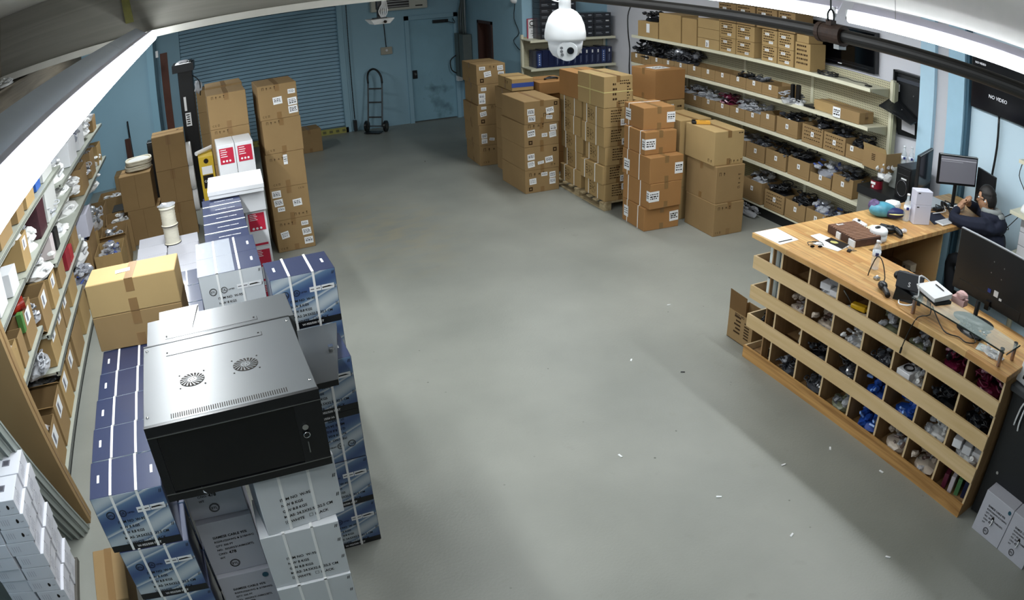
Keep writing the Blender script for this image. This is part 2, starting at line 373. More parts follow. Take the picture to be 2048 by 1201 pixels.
rr = N_.new('ShaderNodeValToRGB'); rr.color_ramp.elements[0].position = 0.58; rr.color_ramp.elements[1].position = 0.88; rr.color_ramp.elements[0].color = (0, 0, 0, 1); rr.color_ramp.elements[1].color = (0.75, 0.75, 0.75, 1); L_.new(ad.outputs[0], rr.inputs[0])
old = b_.inputs['Base Color'].links[0].from_socket
mx = N_.new('ShaderNodeMix'); mx.data_type = 'RGBA'; L_.new(rr.outputs[0], mx.inputs[0]); L_.new(old, mx.inputs[6]); mx.inputs[7].default_value = lin('#33474c'); L_.new(mx.outputs[2], b_.inputs['Base Color'])
d2 = struct(MB().box(3.90, 4.79, 13.88, 13.93, 0.02, 2.0, st, bev=0.004).build('door_2'), 'worn blue steel door with dark scuffs', 'door')
MB().box(3.82, 3.90, 13.83, 13.93, 0, 2.08, BLUEW).box(4.79, 4.87, 13.83, 13.93, 0, 2.08, BLUEW).box(3.82, 4.87, 13.83, 13.93, 2.0, 2.08, BLUEW).build('door_frame', d2)
MB().box(3.93, 4.02, 13.855, 13.885, 0.86, 1.02, BLKM, bev=0.004).cyl((3.975, 13.82, 0.95), (3.975, 13.86, 0.95), 0.022, STEEL).build('door_handle', d2)
MB().box(4.38, 4.68, 13.82, 13.88, 1.90, 1.96, BLKM).tube([(4.62, 13.82, 1.93), (4.78, 13.74, 1.88), (4.76, 13.8, 1.97)], 0.008, BLKM).build('door_closer', d2)
# side wall with brown doorway
struct(MB().box(4.95, 5.05, 12.95, 13.97, 0, HC, BLUEW).box(4.95, 5.05, 12.25, 12.95, 1.97, HC, BLUEW).box(4.95, 5.05, 11.1, 12.25, 0, HC, BLUEW).build('wall_side'), 'blue side wall with narrow brown doorway', 'wall')
BRN = mat_grain('brown_door_wood', '#4a2c22', '#3a2018', 'z', 0.5)
d3 = struct(MB().box(5.06, 5.10, 12.25, 12.95, 0, 1.97, BRN).build('door_3'), 'narrow dark brown doorway with white posters', 'doorway')
MB().box(4.93, 5.06, 12.90, 12.95, 0, 1.97, BRN).box(4.93, 5.06, 12.25, 12.30, 0, 1.97, BRN).box(4.93, 5.06, 12.25, 12.95, 1.92, 1.97, BRN).build('door_frame', d3)
pp = MB()
for i in range(5): pp.box(5.045, 5.058, 12.33, 12.52, 1.80-0.125*i-0.11, 1.80-0.125*i, LBL)
for i in range(9): pp.box(5.04, 5.046, 12.36, 12.49, 1.77-0.062*i, 1.775-0.062*i, INK)
pp.build('poster_strip', d3)
struct(MB().box(4.95, 6.5, 11.0, 11.1, 0, HC, BLUEW).build('wall_back_right'), 'lit blue wall behind the small shelf unit', 'wall')
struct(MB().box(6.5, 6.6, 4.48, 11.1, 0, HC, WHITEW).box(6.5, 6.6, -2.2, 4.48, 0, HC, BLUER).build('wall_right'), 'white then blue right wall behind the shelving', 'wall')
pl = M('pillar_blue', '#b5d6e8', 0.5, noise=0.03)
struct(MB().box(6.38, 6.5, 4.28, 4.48, 0, HC, pl).build('trim_2'), 'light blue pillar strip left of grey wall strip', 'trim')
struct(MB().box(6.44, 6.5, 4.09, 4.28, 0, HC, M('grey_white_strip', '#c6c6cb', 0.6)).build('trim_3'), 'grey white wall strip between two blue pillars', 'trim')
struct(MB().box(6.38, 6.5, 3.87, 4.09, 0, HC, M('pillar_blue_b', '#a6cce0', 0.5, noise=0.03)).box(6.42, 6.5, 3.83, 3.87, 0, HC, M('dark_gap', '#3c5f72', 0.6)).build('trim_4'), 'second light blue pillar strip beside the wall screens', 'trim')
struct(MB().box(-2.35, 7.2, -2.3, -2.2, 0, HC, M('front_wall', '#a9adb0', 0.7)).build('wall_front'), 'plain wall behind the camera', 'wall')
# brown board along the top of the left wall
struct(MB().box(-2.3, -2.22, 3, 12.9, 2.3, 3.4, BROWNB).build('trim_5'), 'brown board high along left wall', 'trim')
# ceiling beam
BEAM = mat_grain('beam_paint', '#827f76', '#77746b', 'x', 0.7, 0.8)
bm_ = MB().box(-2.3, 2.66, 7.26, 7.6, 2.77, HC, BEAM).box(-2.3, 2.66, 7.2, 7.62, 2.70, 2.77, M('beam_flange', '#c4c1b8', 0.6, noise=0.04))
struct(bm_.build('beam'), 'broad grey ceiling beam with pale lower edge', 'beam')
tag(MB().hexa([(-0.745, 7.235, 2.90), (-0.66, 7.235, 2.90), (-0.66, 7.26, 2.90), (-0.745, 7.26, 2.90)], [(-0.80, 7.235, 3.25), (-0.72, 7.235, 3.25), (-0.72, 7.26, 3.25), (-0.80, 7.26, 3.25)], M('yellow_green_strap', '#77743c', 0.7, noise=0.3)).build('hanging_strap'), 'short olive yellow strap on the beam face', 'strap')

# fluorescent fixtures
TUBE = M('tube_glow', '#ffffff', 0.4, emis='#f4fbff', estr=20.0)
GREYR = M('grey_reflector', '#7f868d', 0.45, 0.0, noise=0.04)
LILAC = M('fixture_white', '#d9d6e4', 0.4)
def fixture(label, x, y0, y1, z, side, wide):
    t = thing('ceiling_light', label, 'ceiling light', (x, (y0+y1)/2, z), 0, 'fluorescent ceiling lights')
    h = (y1-y0)/2
    MB().cyl((0, -h+0.03, 0), (0, h-0.03, 0), 0.036, TUBE, 16).build('tube', t)
    for q in (-1, 1): MB().cyl((0, q*h, 0), (0, q*(h-0.03), 0), 0.02, STEEL).box(-0.015, 0.015, min(q*h, q*(h-0.02)), max(q*h, q*(h-0.02)), 0, 0.07, WPL).build('lamp_holder', t)
    s = side
    MB().hexa([(s*0.035, -h, 0.02), (s*0.035, h, 0.02), (s*wide, h, 0.115), (s*wide, -h, 0.115)], [(s*0.03, -h, 0.035), (s*0.03, h, 0.035), (s*wide, h, 0.13), (s*wide, -h, 0.13)], GREYR if s < 0 else LILAC).box(s*0.02-0.02, s*0.02+0.02, -h, h, 0.055, 0.075, LILAC).build('reflector', t)
    for q in ((-1, 1) if s > 0 else ()): MB().cyl((s*0.03, q*h*0.6, 0.05), (s*0.03, q*h*0.6, HC-z), 0.003, STEEL, 6).build('hanger_rod', t)
fixture('long fluorescent light with wide grey reflector above left shelving', -0.47, 1.2, 4.955, 2.70, -1, 0.17)
fixture('shorter fluorescent light between the left light and the beam', -0.47, 4.96, 7.2, 2.70, -1, 0.17)
fixture('long fluorescent light nearest the counter', 4.6, 1.5, 4.02, 2.70, 1, 0.10)
fixture('fluorescent light beyond the pipe clamp, over tall shelving', 4.6, 4.16, 7.2, 2.70, 1, 0.10)
struct(MB().box(4.78, 5.1, 1.0, 8.0, 2.84, HC, M('soffit_grey', '#e2e0dd', 0.7, noise=0.03)).build('beam'), 'pale grey soffit behind the right light row', 'beam')
# pipe and clamp
PIPE = M('black_iron_pipe', '#1b1918', 0.45, noise=0.25, scale=6)
RUST = M('rusty_iron', '#3d2a20', 0.7, noise=0.35, scale=30, bump=0.3)
t = thing('ceiling_pipe', 'black iron pipe running below the right light row', 'pipe', (3.0, 6, 2.70))
MB().cyl((0, -5.2, 0), (0, -3.25, 0), 0.038, PIPE, 20).cyl((0, -3.35, 0), (0, 7.8, 0), 0.035, PIPE, 20).build('pipe_run', t)
YC = 2.742-6
MB().cyl((0, YC-0.075, 0), (0, YC+0.075, 0), 0.052, RUST, 20).cyl((0, YC-0.10, 0), (0, YC-0.055, 0), 0.058, RUST, 20).cyl((0, YC+0.055, 0), (0, YC+0.085, 0), 0.056, RUST, 20).box(-0.03, 0.03, YC-0.09, YC-0.05, -0.075, -0.05, STEEL).build('coupling', t)
MB().box(-0.022, 0.022, YC-0.02, YC+0.02, 0.045, 0.075, RUST).tube([(-0.022, YC, 0.07), (-0.026, YC, 0.11), (0, YC, 0.135), (0.026, YC, 0.11), (0.022, YC, 0.07)], 0.007, BLKM).cyl((0, YC, 0.13), (0, YC, HC-2.70), 0.006, BLKM, 8).build('hanger', t)
# ---------------------------------------------------------------- cartons
def icons(mb, T, s=0.03, m=None, n=4):
    m = m or INKB; k = s*1.45
    mb.box(0, s*0.12, 0, s, 0, 0.0006, m, T).box(0, s*0.7, s*0.88, s, 0, 0.0006, m, T).box(s*0.58, s*0.7, 0, s, 0, 0.0006, m, T)
    if n > 1: mb.prism([(k, s*0.5), (k+s*0.3, s), (k+s*0.6, s*0.5)], 0, 0.0006, m, T).box(k+s*0.22, k+s*0.38, 0, s*0.5, 0, 0.0006, m, T)
    if n > 2: mb.box(2*k, 2*k+s*0.7, s*0.3, s*0.42, 0, 0.0006, m, T).box(2*k+s*0.1, 2*k+s*0.6, s*0.55, s*0.75, 0, 0.0006, m, T)
    if n > 3: mb.prism([(3*k, s), (3*k+s*0.6, s), (3*k+s*0.3, s*0.4)], 0, 0.0006, m, T).box(3*k+s*0.24, 3*k+s*0.36, 0, s*0.5, 0, 0.0006, m, T).box(3*k+s*0.1, 3*k+s*0.5, 0, s*0.1, 0, 0.0006, m, T)
def ce_mark(mb, T, s=0.028):
    mb.text('C E', s, 0, 0, INKB, T); mb.box(s*2.0, s*2.08, 0, s*0.8, 0, 0.0004, INKB, T).box(s*2.5, s*2.58, 0, s*0.8, 0, 0.0004, INKB, T).box(s*2.0, s*2.58, s*0.1, s*0.2, 0, 0.0004, INKB, T).box(s*2.0, s*2.58, s*0.6, s*0.7, 0, 0.0004, INKB, T)
def sticker(par, T, sx, sy, seed=0, lines=3, m=None, name='shipping_label'):
    R = random.Random(seed); mb = MB(); mb.box(-sx/2, sx/2, -sy/2, sy/2, 0, 0.0008, m or LBL, T)
    T2 = T @ Matrix.Translation((0, 0, 0.0012)); y = sy*0.28
    for i in range(lines):
        hh = sy*R.uniform(0.05, 0.14); x0 = -sx*0.38; 
        while x0 < sx*0.3:
            ww = sx*R.uniform(0.08, 0.3); mb.quad([(x0, y-hh, 0), (min(x0+ww, sx*0.4), y-hh, 0), (min(x0+ww, sx*0.4), y, 0), (x0, y, 0)], INK, T2); x0 += ww+sx*0.06
        y -= sy*0.62/lines
    return mb.build(name, par)
def P2(f, w, d, h, u, v, rot=0, e=0.002): return face(f, w, d, h, e) @ Matrix.Translation((u, v, 0)) @ Matrix.Rotation(rot, 4, 'Z')
def carton(label, A, yaw, w, d, h, z0=0.0, mat=None, group=None, tape='y', stickers=(), marks=(), straps=(), name='cardboard_box', cat='box', flap=True, smat=None):
    """A is the left front bottom corner"""
    c = Vector((A[0], A[1], z0)) + Matrix.Rotation(yaw, 3, 'Z') @ Vector((w/2, d/2, 0))
    t = thing(name, label, cat, c, yaw, group); mat = mat or CARD
    b = MB().box(-w/2, w/2, -d/2, d/2, 0.0005, h, mat, bev=0.004)
    if flap:   # slit between the closing flaps
        if tape == 'x': b.box(-w/2+0.01, w/2-0.01, -0.0012, 0.0012, h-0.001, h+0.0004, CARD_D)
        else: b.box(-0.0012, 0.0012, -d/2+0.01, d/2-0.01, h-0.001, h+0.0004, CARD_D)
    b.build('body', t)
    if tape:
        tb = MB(); q = 0.026; e = 0.0012
        if tape == 'y':
            tb.box(-q, q, -d/2-e, d/2+e, h-0.0005, h+e, TAPE).box(-q, q, -d/2-e, -d/2+0.001, h-0.075, h+e, TAPE)
            MB().box(-q, q, -d/2-e, -d/2+0.001, 0.002, 0.075, TAPE).build('packing_tape', t)
        else:
            tb.box(-w/2-e, w/2+e, -q, q, h-0.0005, h+e, TAPE).box(-w/2-e, -w/2+0.001, -q, q, h-0.075, h+e, TAPE)
            MB().box(-w/2-e, -w/2+0.001, -q, q, 0.002, 0.075, TAPE).build('packing_tape', t)
        tb.build('packing_tape', t)
    for i, (f, u, v, sx, sy, rot) in enumerate(stickers): sticker(t, P2(f, w, d, h, u, v, rot), sx, sy, i+int(h*1000)+int(A[1]*100), m=smat)
    if marks:
        mk = MB()
        for k in marks:
            T = P2(k[1], w, d, h, k[2], k[3], k[5] if len(k) > 5 else 0, 0.0008); s = k[4]
            if k[0] == 'icons': icons(mk, T, s)
            elif k[0] == 'icons2': icons(mk, T, s, n=2)
            elif k[0] == 'ce': ce_mark(mk, T, s)
            elif k[0] == 'sq': mk.box(0, s, 0, s, 0, 0.0006, INKB, T).box(s*0.3, s*0.7, s*0.3, s*0.7, 0, 0.0009, mat, T)
            elif k[0] == 'lines':
                R = random.Random(int(k[2]*1000)+int(k[3]*100))
                for r in range(k[6]):
                    x = 0
                    while x < s:
                        ww = R.uniform(0.01, 0.03); mk.box(x, x+ww, -r*k[7], -r*k[7]+k[7]*0.42, 0, 0.0006, INKB, T); x += ww+0.008
            elif k[0] == 'star':
                for a in range(6): mk.box(-0.002, 0.002, 0, s, 0, 0.0006, INKB, T @ Matrix.Rotation(a*PI/3, 4, 'Z'))
                for a in range(6): mk.box(-s*0.5, s*0.5, s*0.86, s*0.89, 0, 0.0006, INKB, T @ Matrix.Rotation(a*PI/3, 4, 'Z'))
        mk.build('printed_marks', t)
    for k in straps:   # ('L', u) vertical band around the box at depth u;  ('F', u);  ('H', v) level band
        q = 0.006; e = 0.003; sb = MB(); sm = k[2] if len(k) > 2 else STRAP
        if k[0] == 'L':
            y = d/2-k[1]; sb.box(-w/2-e, -w/2+0.001, y-q, y+q, 0, h+e, sm).box(-w/2-e, w/2+e, y-q, y+q, h-0.001, h+e, sm).box(w/2-0.001, w/2+e, y-q, y+q, 0, h+e, sm)
        elif k[0] == 'F':
            x = -w/2+k[1]; sb.box(x-q, x+q, -d/2-e, -d/2+0.001, 0, h+e, sm).box(x-q, x+q, -d/2-e, d/2+e, h-0.001, h+e, sm).box(x-q, x+q, d/2-0.001, d/2+e, 0, h+e, sm)
        else:
            v = k[1]; sb.box(-w/2-e, w/2+e, -d/2-e, -d/2+0.001, v-q, v+q, sm).box(-w/2-e, -w/2+0.001, -d/2, d/2, v-q, v+q, sm).box(w/2-0.001, w/2+e, -d/2, d/2, v-q, v+q, sm)
        sb.build('strapping_band', t)
    return t
ORD = ['bottom', 'second', 'third', 'fourth', 'fifth']
# stack A: five cartons beside the brown doorway
zs = [0, 0.308, 0.620, 0.920, 1.227, 1.527]
stA = [[], [('F', 0.08, 0.07, 0.09, 0.07, 0), ('F', 0.08, 0.15, 0.09, 0.07, 0), ('F', 0.20, 0.09, 0.08, 0.04, -0.15), ('F', 0.36, 0.16, 0.05, 0.08, 0)],
       [('F', 0.10, 0.26, 0.08, 0.04, 0), ('F', 0.09, 0.17, 0.10, 0.07, 0.15)],
       [('F', 0.09, 0.24, 0.08, 0.05, 0), ('F', 0.06, 0.14, 0.10, 0.08, 0), ('F', 0.06, 0.06, 0.10, 0.07, 0)],
       [('F', 0.09, 0.24, 0.09, 0.05, 0), ('F', 0.17, 0.15, 0.11, 0.08, 0.12), ('F', 0.37, 0.23, 0.09, 0.07, 0.05), ('F', 0.38, 0.14, 0.09, 0.07, 0)]]
mkA = [[('icons', 'F', 0.06, 0.22, 0.05), ('ce', 'F', 0.05, 0.04, 0.035)], [('icons2', 'F', 0.28, 0.05, 0.04)], [('sq', 'F', 0.05, 0.03, 0.06), ('icons2', 'F', 0.22, 0.24, 0.04)], [('icons2', 'F', 0.27, 0.04, 0.05)], [('sq', 'F', 0.05, 0.03, 0.06), ('icons2', 'F', 0.20, 0.23, 0.04)]]
for i in range(5):
    carton(f'{ORD[i]} brown box from the floor in stack beside brown doorway', (3.85+[0, 0.0, -0.01, 0.01, 0.0][i], 10.22), [-.05, -.03, -.03, -.06, -.03][i], 0.45, 0.66, zs[i+1]-zs[i]-0.002, zs[i], CARD, 'stack beside the brown doorway', 'x', stA[i], mkA[i])
# stack B: four cartons
zs = [0, 0.315, 0.628, 0.930, 1.229]
stB = [[('F', 0.11, 0.16, 0.10, 0.08, 0.05), ('F', 0.28, 0.24, 0.09, 0.05, 0), ('F', 0.40, 0.22, 0.09, 0.08, 0.05), ('F', 0.40, 0.13, 0.09, 0.08, 0)],
       [('F', 0.09, 0.18, 0.10, 0.08, 0.05), ('F', 0.09, 0.08, 0.10, 0.08, 0.1), ('F', 0.23, 0.09, 0.09, 0.04, 0.1), ('F', 0.35, 0.12, 0.11, 0.08, 0.1)],
       [('F', 0.10, 0.18, 0.11, 0.09, 0.08), ('F', 0.29, 0.14, 0.08, 0.05, 0), ('F', 0.42, 0.23, 0.10, 0.08, 0.05), ('F', 0.41, 0.14, 0.10, 0.08, 0.1)],
       [('F', 0.09, 0.16, 0.10, 0.08, 0), ('F', 0.10, 0.07, 0.10, 0.08, 0), ('F', 0.36, 0.16, 0.11, 0.08, 0.12), ('F', 0.35, 0.07, 0.09, 0.05, -0.1)]]
mkB = [[('icons', 'F', 0.06, 0.23, 0.045), ('sq', 'F', 0.05, 0.03, 0.055)], [('sq', 'F', 0.41, 0.22, 0.055), ('icons2', 'F', 0.38, 0.03, 0.03)], [('icons', 'F', 0.06, 0.25, 0.045), ('sq', 'F', 0.06, 0.03, 0.055)], [('sq', 'F', 0.42, 0.22, 0.05), ('icons2', 'F', 0.27, 0.08, 0.05)]]
for i in range(4):
    carton(f'{ORD[i]} of four brown boxes standing left of the pallet', (3.865+0.01*(i == 3), 8.62), [.01, .0, .01, -.01][i], 0.50, 0.76, zs[i+1]-zs[i]-0.002, zs[i], CARD, 'four box stack left of the pallet', 'y', stB[i], mkB[i])
# boxes behind the stacks
for i in range(4):
    carton(f'{ORD[i]} plain box hidden behind four box stack', (4.06, 9.50), 0, 0.42, 0.55, 0.306, i*0.307, CARD, 'plain boxes behind the four box stack', 'x')
carton('tan box with blue tape stripe behind four box stack', (4.06, 9.42), -0.05, 0.32, 0.56, 0.17, 1.2295, CARD_T, None, 'x', marks=[('icons2', 'L', 0.3, 0.08, 0.05)])
for o in [o for o in COL.objects if o.name.startswith('cardboard_box') and 'blue tape' in o.get('label', '')]:
    MB().box(-0.165, 0.1615, -0.2825, -0.279, 0.05, 0.11, M('blue_tape', '#2f4a94', 0.4)).build('blue_tape', o)
for i in range(4):
    carton(f'{ORD[i]} box of plain column between tan box and pallet', (4.50, 9.38), 0, 0.42, 0.50, 0.29, i*0.291, CARD_O, 'plain column behind the pallet', 'x')
carton('wide orange brown box behind the pallet load', (4.42, 9.30), 0, 0.50, 0.55, 0.17, 1.165, CARD_O, None, 'x')
tag(MB().tube([(4.6, 9.5, 1.345), (4.7, 9.56, 1.36), (4.8, 9.5, 1.35), (4.72, 9.44, 1.36), (4.6, 9.48, 1.355)], 0.012, CABLE, closed=True).build('cable_coil'), 'black cable coil on the wide orange brown box', 'cable')
# pallet
PAL = mat_grain('pallet_wood', '#b3a27f', '#8f7d5c', 'y', 0.8)
t = thing('pallet', 'pale wooden pallet under the strapped boxes', 'pallet', (4.43, 7.53, 0), 0.0)
for x in (0.0, 0.40, 0.82):
    MB().box(x, x+0.1, 0, 1.42, 0, 0.015, PAL).box(x, x+0.1, 0, 0.12, 0.015, 0.088, PAL).box(x, x+0.1, 0.65, 0.77, 0.015, 0.088, PAL).box(x, x+0.1, 1.30, 1.42, 0.015, 0.088, PAL).build('runner', t)
for i in range(9): MB().box(-0.02, 0.94, 0.01+i*0.165, 0.09+i*0.165, 0.088, 0.106, PAL).build('deck_board', t)
# strapped boxes on pallet: front column and rear column
zc = [0.107, 0.329, 0.562, 0.792, 1.036, 1.268]
for i in range(5):
    h = zc[i+1]-zc[i]-0.002; ox = [0.0, -0.03, 0.0, -0.02, -0.03][i]
    carton(f'{ORD[i]} strapped hexagon print box in front pallet column', (4.45+ox, 7.56), [-.02, .05, -.03, .04, -.02][i], 0.44, 0.52, h, zc[i], CARD_T, 'strapped boxes on the pallet', 'y',
           [('F', 0.30 if i % 2 == 0 else 0.32, 0.05 if i != 0 else 0.17, 0.13, 0.08, 0)] if i != 2 else [], [('star', 'L', 0.22, 0.11, 0.07), ('lines', 'F', 0.10, 0.19, 0.13, 0, 5, 0.032), ('lines', 'L', 0.14, 0.17, 0.02, 0, 4, 0.035)], [('L', 0.10), ('L', 0.34)])
    carton(f'{ORD[i]} strapped hexagon print box in rear pallet column', (4.46+[0, .02, 0.03, -.01, 0.01][i], 8.19), [.02, -.03, .04, -.02, .03][i], 0.44, 0.56, h, zc[i], CARD_T, 'strapped boxes on the pallet', 'y', [], [('star', 'L', 0.22, 0.11, 0.07), ('lines', 'L', 0.14, 0.17, 0.02, 0, 4, 0.035)], [('L', 0.12), ('L', 0.38)])
carton('tall tan box tied with yellow string on pallet load', (4.425, 7.56), 0.02, 0.40, 0.62, 0.378, 1.269, CARD_L, None, 'y', marks=[('lines', 'F', 0.12, 0.27, 0.04, 0, 4, 0.06), ('lines', 'F', 0.22, 0.31, 0.12, 0, 2, 0.03), ('lines', 'F', 0.32, 0.27, 0.03, 0, 6, 0.035), ('lines', 'F', 0.20, 0.07, 0.12, 0, 2, 0.028)],
       straps=[('L', 0.30, M('yellow_string', '#c9bb7d', 0.6)), ('H', 0.19, M('yellow_string', '#c9bb7d', 0.6))])
carton('smooth dark brown box behind the tied tan box', (4.44, 8.22), 0.0, 0.40, 0.52, 0.33, 1.269, CARD_O, None, 'y')
# column of cartons behind, with the big dark box
for i in range(4):
    carton(f'{ORD[i]} box of stack supporting the big dark box', (5.13, 7.75), 0.03, 0.62, 0.55, 0.31, i*0.311, CARD_T, 'stack under the big dark box', 'y', [('F', 0.40, 0.2, 0.09, 0.13, 0)] if i == 3 else [], [('lines', 'F', 0.50, 0.22, 0.06, 0, 3, 0.06)] if i == 3 else [])
carton('big dark brown box with white sheet on top', (5.31, 7.80), 0.05, 0.48, 0.52, 0.39, 1.2455, CARD_O, None, 'x', [('T', 0.20, 0.22, 0.26, 0.2, 0.1)])
for i in range(2):
    carton(f'{["lower", "upper"][i]} small printed box right of tied tan box', (4.92, 8.0), 0.0, 0.19, 0.45, 0.31, 0.75+i*0.311, CARD_T, 'small printed boxes by the tied tan box', 'x', marks=[('lines', 'F', 0.02, 0.2, 0.14, 0, 3, 0.06)])
carton('plain box under the small printed boxes', (4.90, 8.0), 0.0, 0.2, 0.45, 0.748, 0.0, CARD_T, None, 'x')
# orange stack with white straps
OF = [((4.468, 6.70), -.04, 0.47, 0.50, 0, .273), ((4.50, 6.64), .02, 0.43, 0.56, .274, .571), ((4.49, 6.65), .0, 0.45, 0.58, .572, .872), ((4.50, 6.78), -.02, 0.42, 0.46, .873, 1.134), ((4.53, 6.87), -.05, 0.41, 0.44, 1.135, 1.389)]
SO = [[('F', 0.40, 0.14, 0.12, 0.12, 0.05), ('L', 0.09, 0.13, 0.10, 0.13, 0)], [('F', 0.05, 0.15, 0.14, 0.12, 0), ('L', 0.52, 0.15, 0.06, 0.12, 0)], [('F', 0.39, 0.15, 0.11, 0.13, 0), ('L', 0.10, 0.12, 0.12, 0.13, 0)], [('F', 0.07, 0.12, 0.14, 0.12, 0), ('L', 0.43, 0.12, 0.06, 0.12, 0)], [('F', 0.36, 0.13, 0.11, 0.12, 0), ('L', 0.10, 0.13, 0.12, 0.13, 0)]]
for i, (A, y, w_, d_, z0, z1) in enumerate(OF):
    carton(f'{ORD[i]} orange brown strapped box in five box stack right of pallet', A, y, w_, d_, z1-z0-0.001, z0, CARD_O, 'orange strapped stack', 'y', SO[i], [], [('L', 0.11), ('L', 0.36)] if i < 4 else [('L', 0.11)])
# brown stack G and boxes behind it
carton('bottom box of three box stack beside bins, CE mark', (5.072, 6.20), -.02, 0.42, 0.56, 0.382, 0, CARD, 'three box stack beside the bins', 'y', marks=[('ce', 'F', 0.03, 0.03, 0.03), ('icons', 'F', 0.05, 0.31, 0.035)])
carton('middle box of three box stack beside bins, sideways tape', (5.08, 6.215), -.01, 0.405, 0.56, 0.426, 0.383, CARD, 'three box stack beside the bins', 'x', marks=[('icons2', 'F', 0.04, 0.32, 0.04), ('icons', 'F', 0.35, 0.15, 0.035, PI/2)])
tg = carton('top box of three box stack, cutter box resting on it', (5.065, 6.26), -.03, 0.41, 0.56, 0.384, 0.810, CARD_L, 'three box stack beside the bins', 'y', marks=[('icons', 'F', 0.22, 0.02, 0.035), ('icons2', 'L', 0.45, 0.03, 0.035), ('lines', 'F', 0.33, 0.35, 0.06, 0, 1, 0.03)])
t = thing('tape_gun_box', 'small yellow box with black print atop the three box stack', 'box', (5.20, 6.66, 1.197), -0.5)
MB().box(-0.08, 0.08, -0.04, 0.04, 0, 0.035, M('yellow_carton', '#d39a35', 0.5), bev=0.003).build('body', t)
MB().box(-0.13, -0.07, -0.035, 0.035, 0, 0.03, BLK, bev=0.008).cyl((-0.11, 0, 0.03), (-0.11, 0, 0.045), 0.02, BLK).build('cutter_head', t)
MB().text('DIG', 0.04, -0.04, -0.02, INK, Matrix.Translation((0, 0, 0.0357)), bold=True).build('printed_text', t)
for i in range(3):
    carton(f'{ORD[i]} dark sided box behind three box stack', (5.03, 6.86), 0.0, 0.45, 0.55, 0.40, i*0.401, CARD_T, 'boxes behind the three box stack', 'y')
# left aisle tall stack (five) and its neighbour
zs = [0, 0.375, 0.751, 1.141, 1.520, 1.900]
S1 = [[('F', 0.10, 0.20, 0.09, 0.08, 0.15), ('F', 0.34, 0.30, 0.08, 0.05, 0), ('F', 0.35, 0.20, 0.10, 0.08, 0.05), ('F', 0.36, 0.09, 0.10, 0.08, 0)],
      [('F', 0.07, 0.31, 0.10, 0.08, 0), ('F', 0.08, 0.21, 0.10, 0.08, 0.05), ('F', 0.10, 0.13, 0.08, 0.05, 0), ('F', 0.29, 0.18, 0.10, 0.08, 0.05)],
      [('F', 0.22, 0.31, 0.045, 0.11, 0)], [],
      [('F', 0.21, 0.20, 0.10, 0.08, 0.05), ('F', 0.37, 0.28, 0.08, 0.05, 0), ('F', 0.37, 0.17, 0.10, 0.08, 0.05), ('F', 0.37, 0.08, 0.10, 0.08, 0.05)]]
M1 = [[('ce', 'F', 0.03, 0.03, 0.03), ('icons', 'F', 0.06, 0.31, 0.03)], [('icons', 'F', 0.24, 0.03, 0.03), ('ce', 'F', 0.32, 0.33, 0.025)], [('icons', 'F', 0.05, 0.31, 0.03), ('ce', 'F', 0.05, 0.03, 0.03)], [('icons', 'F', 0.05, 0.33, 0.03), ('ce', 'F', 0.03, 0.03, 0.03)], [('icons', 'F', 0.05, 0.33, 0.03), ('ce', 'F', 0.03, 0.03, 0.03)]]
for i in range(5):
    carton(f'{ORD[i]} box from floor in tallest stack, left of open aisle', (0.555+[0, 0, .0, .01, .0][i], 8.065), [.04, .03, .02, .04, .03][i], 0.43, 0.56, zs[i+1]-zs[i]-0.001, zs[i], CARD, 'tallest stack left of the aisle', 'y', S1[i], M1[i])
for i in range(5):
    carton(f'{ORD[i]} box in stack left of the tallest stack', (0.0, 8.06+0.0*i), 0.02, 0.43, 0.54, zs[i+1]-zs[i]-0.001, zs[i], CARD, 'stack left of the tallest stack', 'y', [], M1[3] if i in (3, 4) else [])
for i in range(5):
    carton(f'{ORD[i]} box of hidden stack behind second tall stack', (0.0, 8.66), 0.02, 0.43, 0.42, zs[i+1]-zs[i]+0.002, zs[i]+0.003*i, CARD, 'stack behind the second tall stack', 'y')
# two and three box columns near the left wall
for i in range(2):
    carton(f'{["lower", "upper"][i]} box of left pair under the white cable coils' if i else 'lower box of left pair near end of shelving', (-1.25-0.045*i, 9.40), -.04, 0.44, 0.40, 0.463, i*0.464, CARD, 'left pair of boxes near the shelving end', 'x')
    MB().box(-0.0015, 0.0015, -0.2015, -0.199, 0.02, 0.455, CARD_D).prism([(0.15, 0.05), (0.17, 0.09), (0.13, 0.09)], 0.463, 0.4645, INK).build('slot_marks', [o for o in COL.objects if o.name.startswith('cardboard_box') and o.type == 'EMPTY'][-1])
for i in range(3):
    carton(f'{ORD[i]} box of three box column right of coil topped pair', (-0.775, 9.37), .02, 0.43, 0.38, 0.446, i*0.447, CARD, 'three box column beside the coil topped pair', 'x')
    MB().box(-0.0015, 0.0015, -0.1915, -0.189, 0.02, 0.44, CARD_D).prism([(0.13, 0.03), (0.16, 0.08), (0.12, 0.07)], 0.446, 0.4475, INK).box(-0.03, 0.03, -0.1912, -0.189, 0.32, 0.446, TAPE).build('slot_marks', [o for o in COL.objects if o.name.startswith('cardboard_box') and o.type == 'EMPTY'][-1])
# big carton pair on the blue cable boxes
for i in range(2):
    carton(['lower large taped carton standing on the blue boxes', 'upper large taped carton with white sticker on top'][i], (-0.852, 3.835), -.07, 0.54, 0.25 if i else 0.27, [0.205, 0.19][i], [1.2215, 1.4275][i], CARD if i == 0 else CARD_L, 'large cartons on the blue boxes', 'y', [('T', 0.22, 0.13, 0.09, 0.05, 0.15)] if i else [])
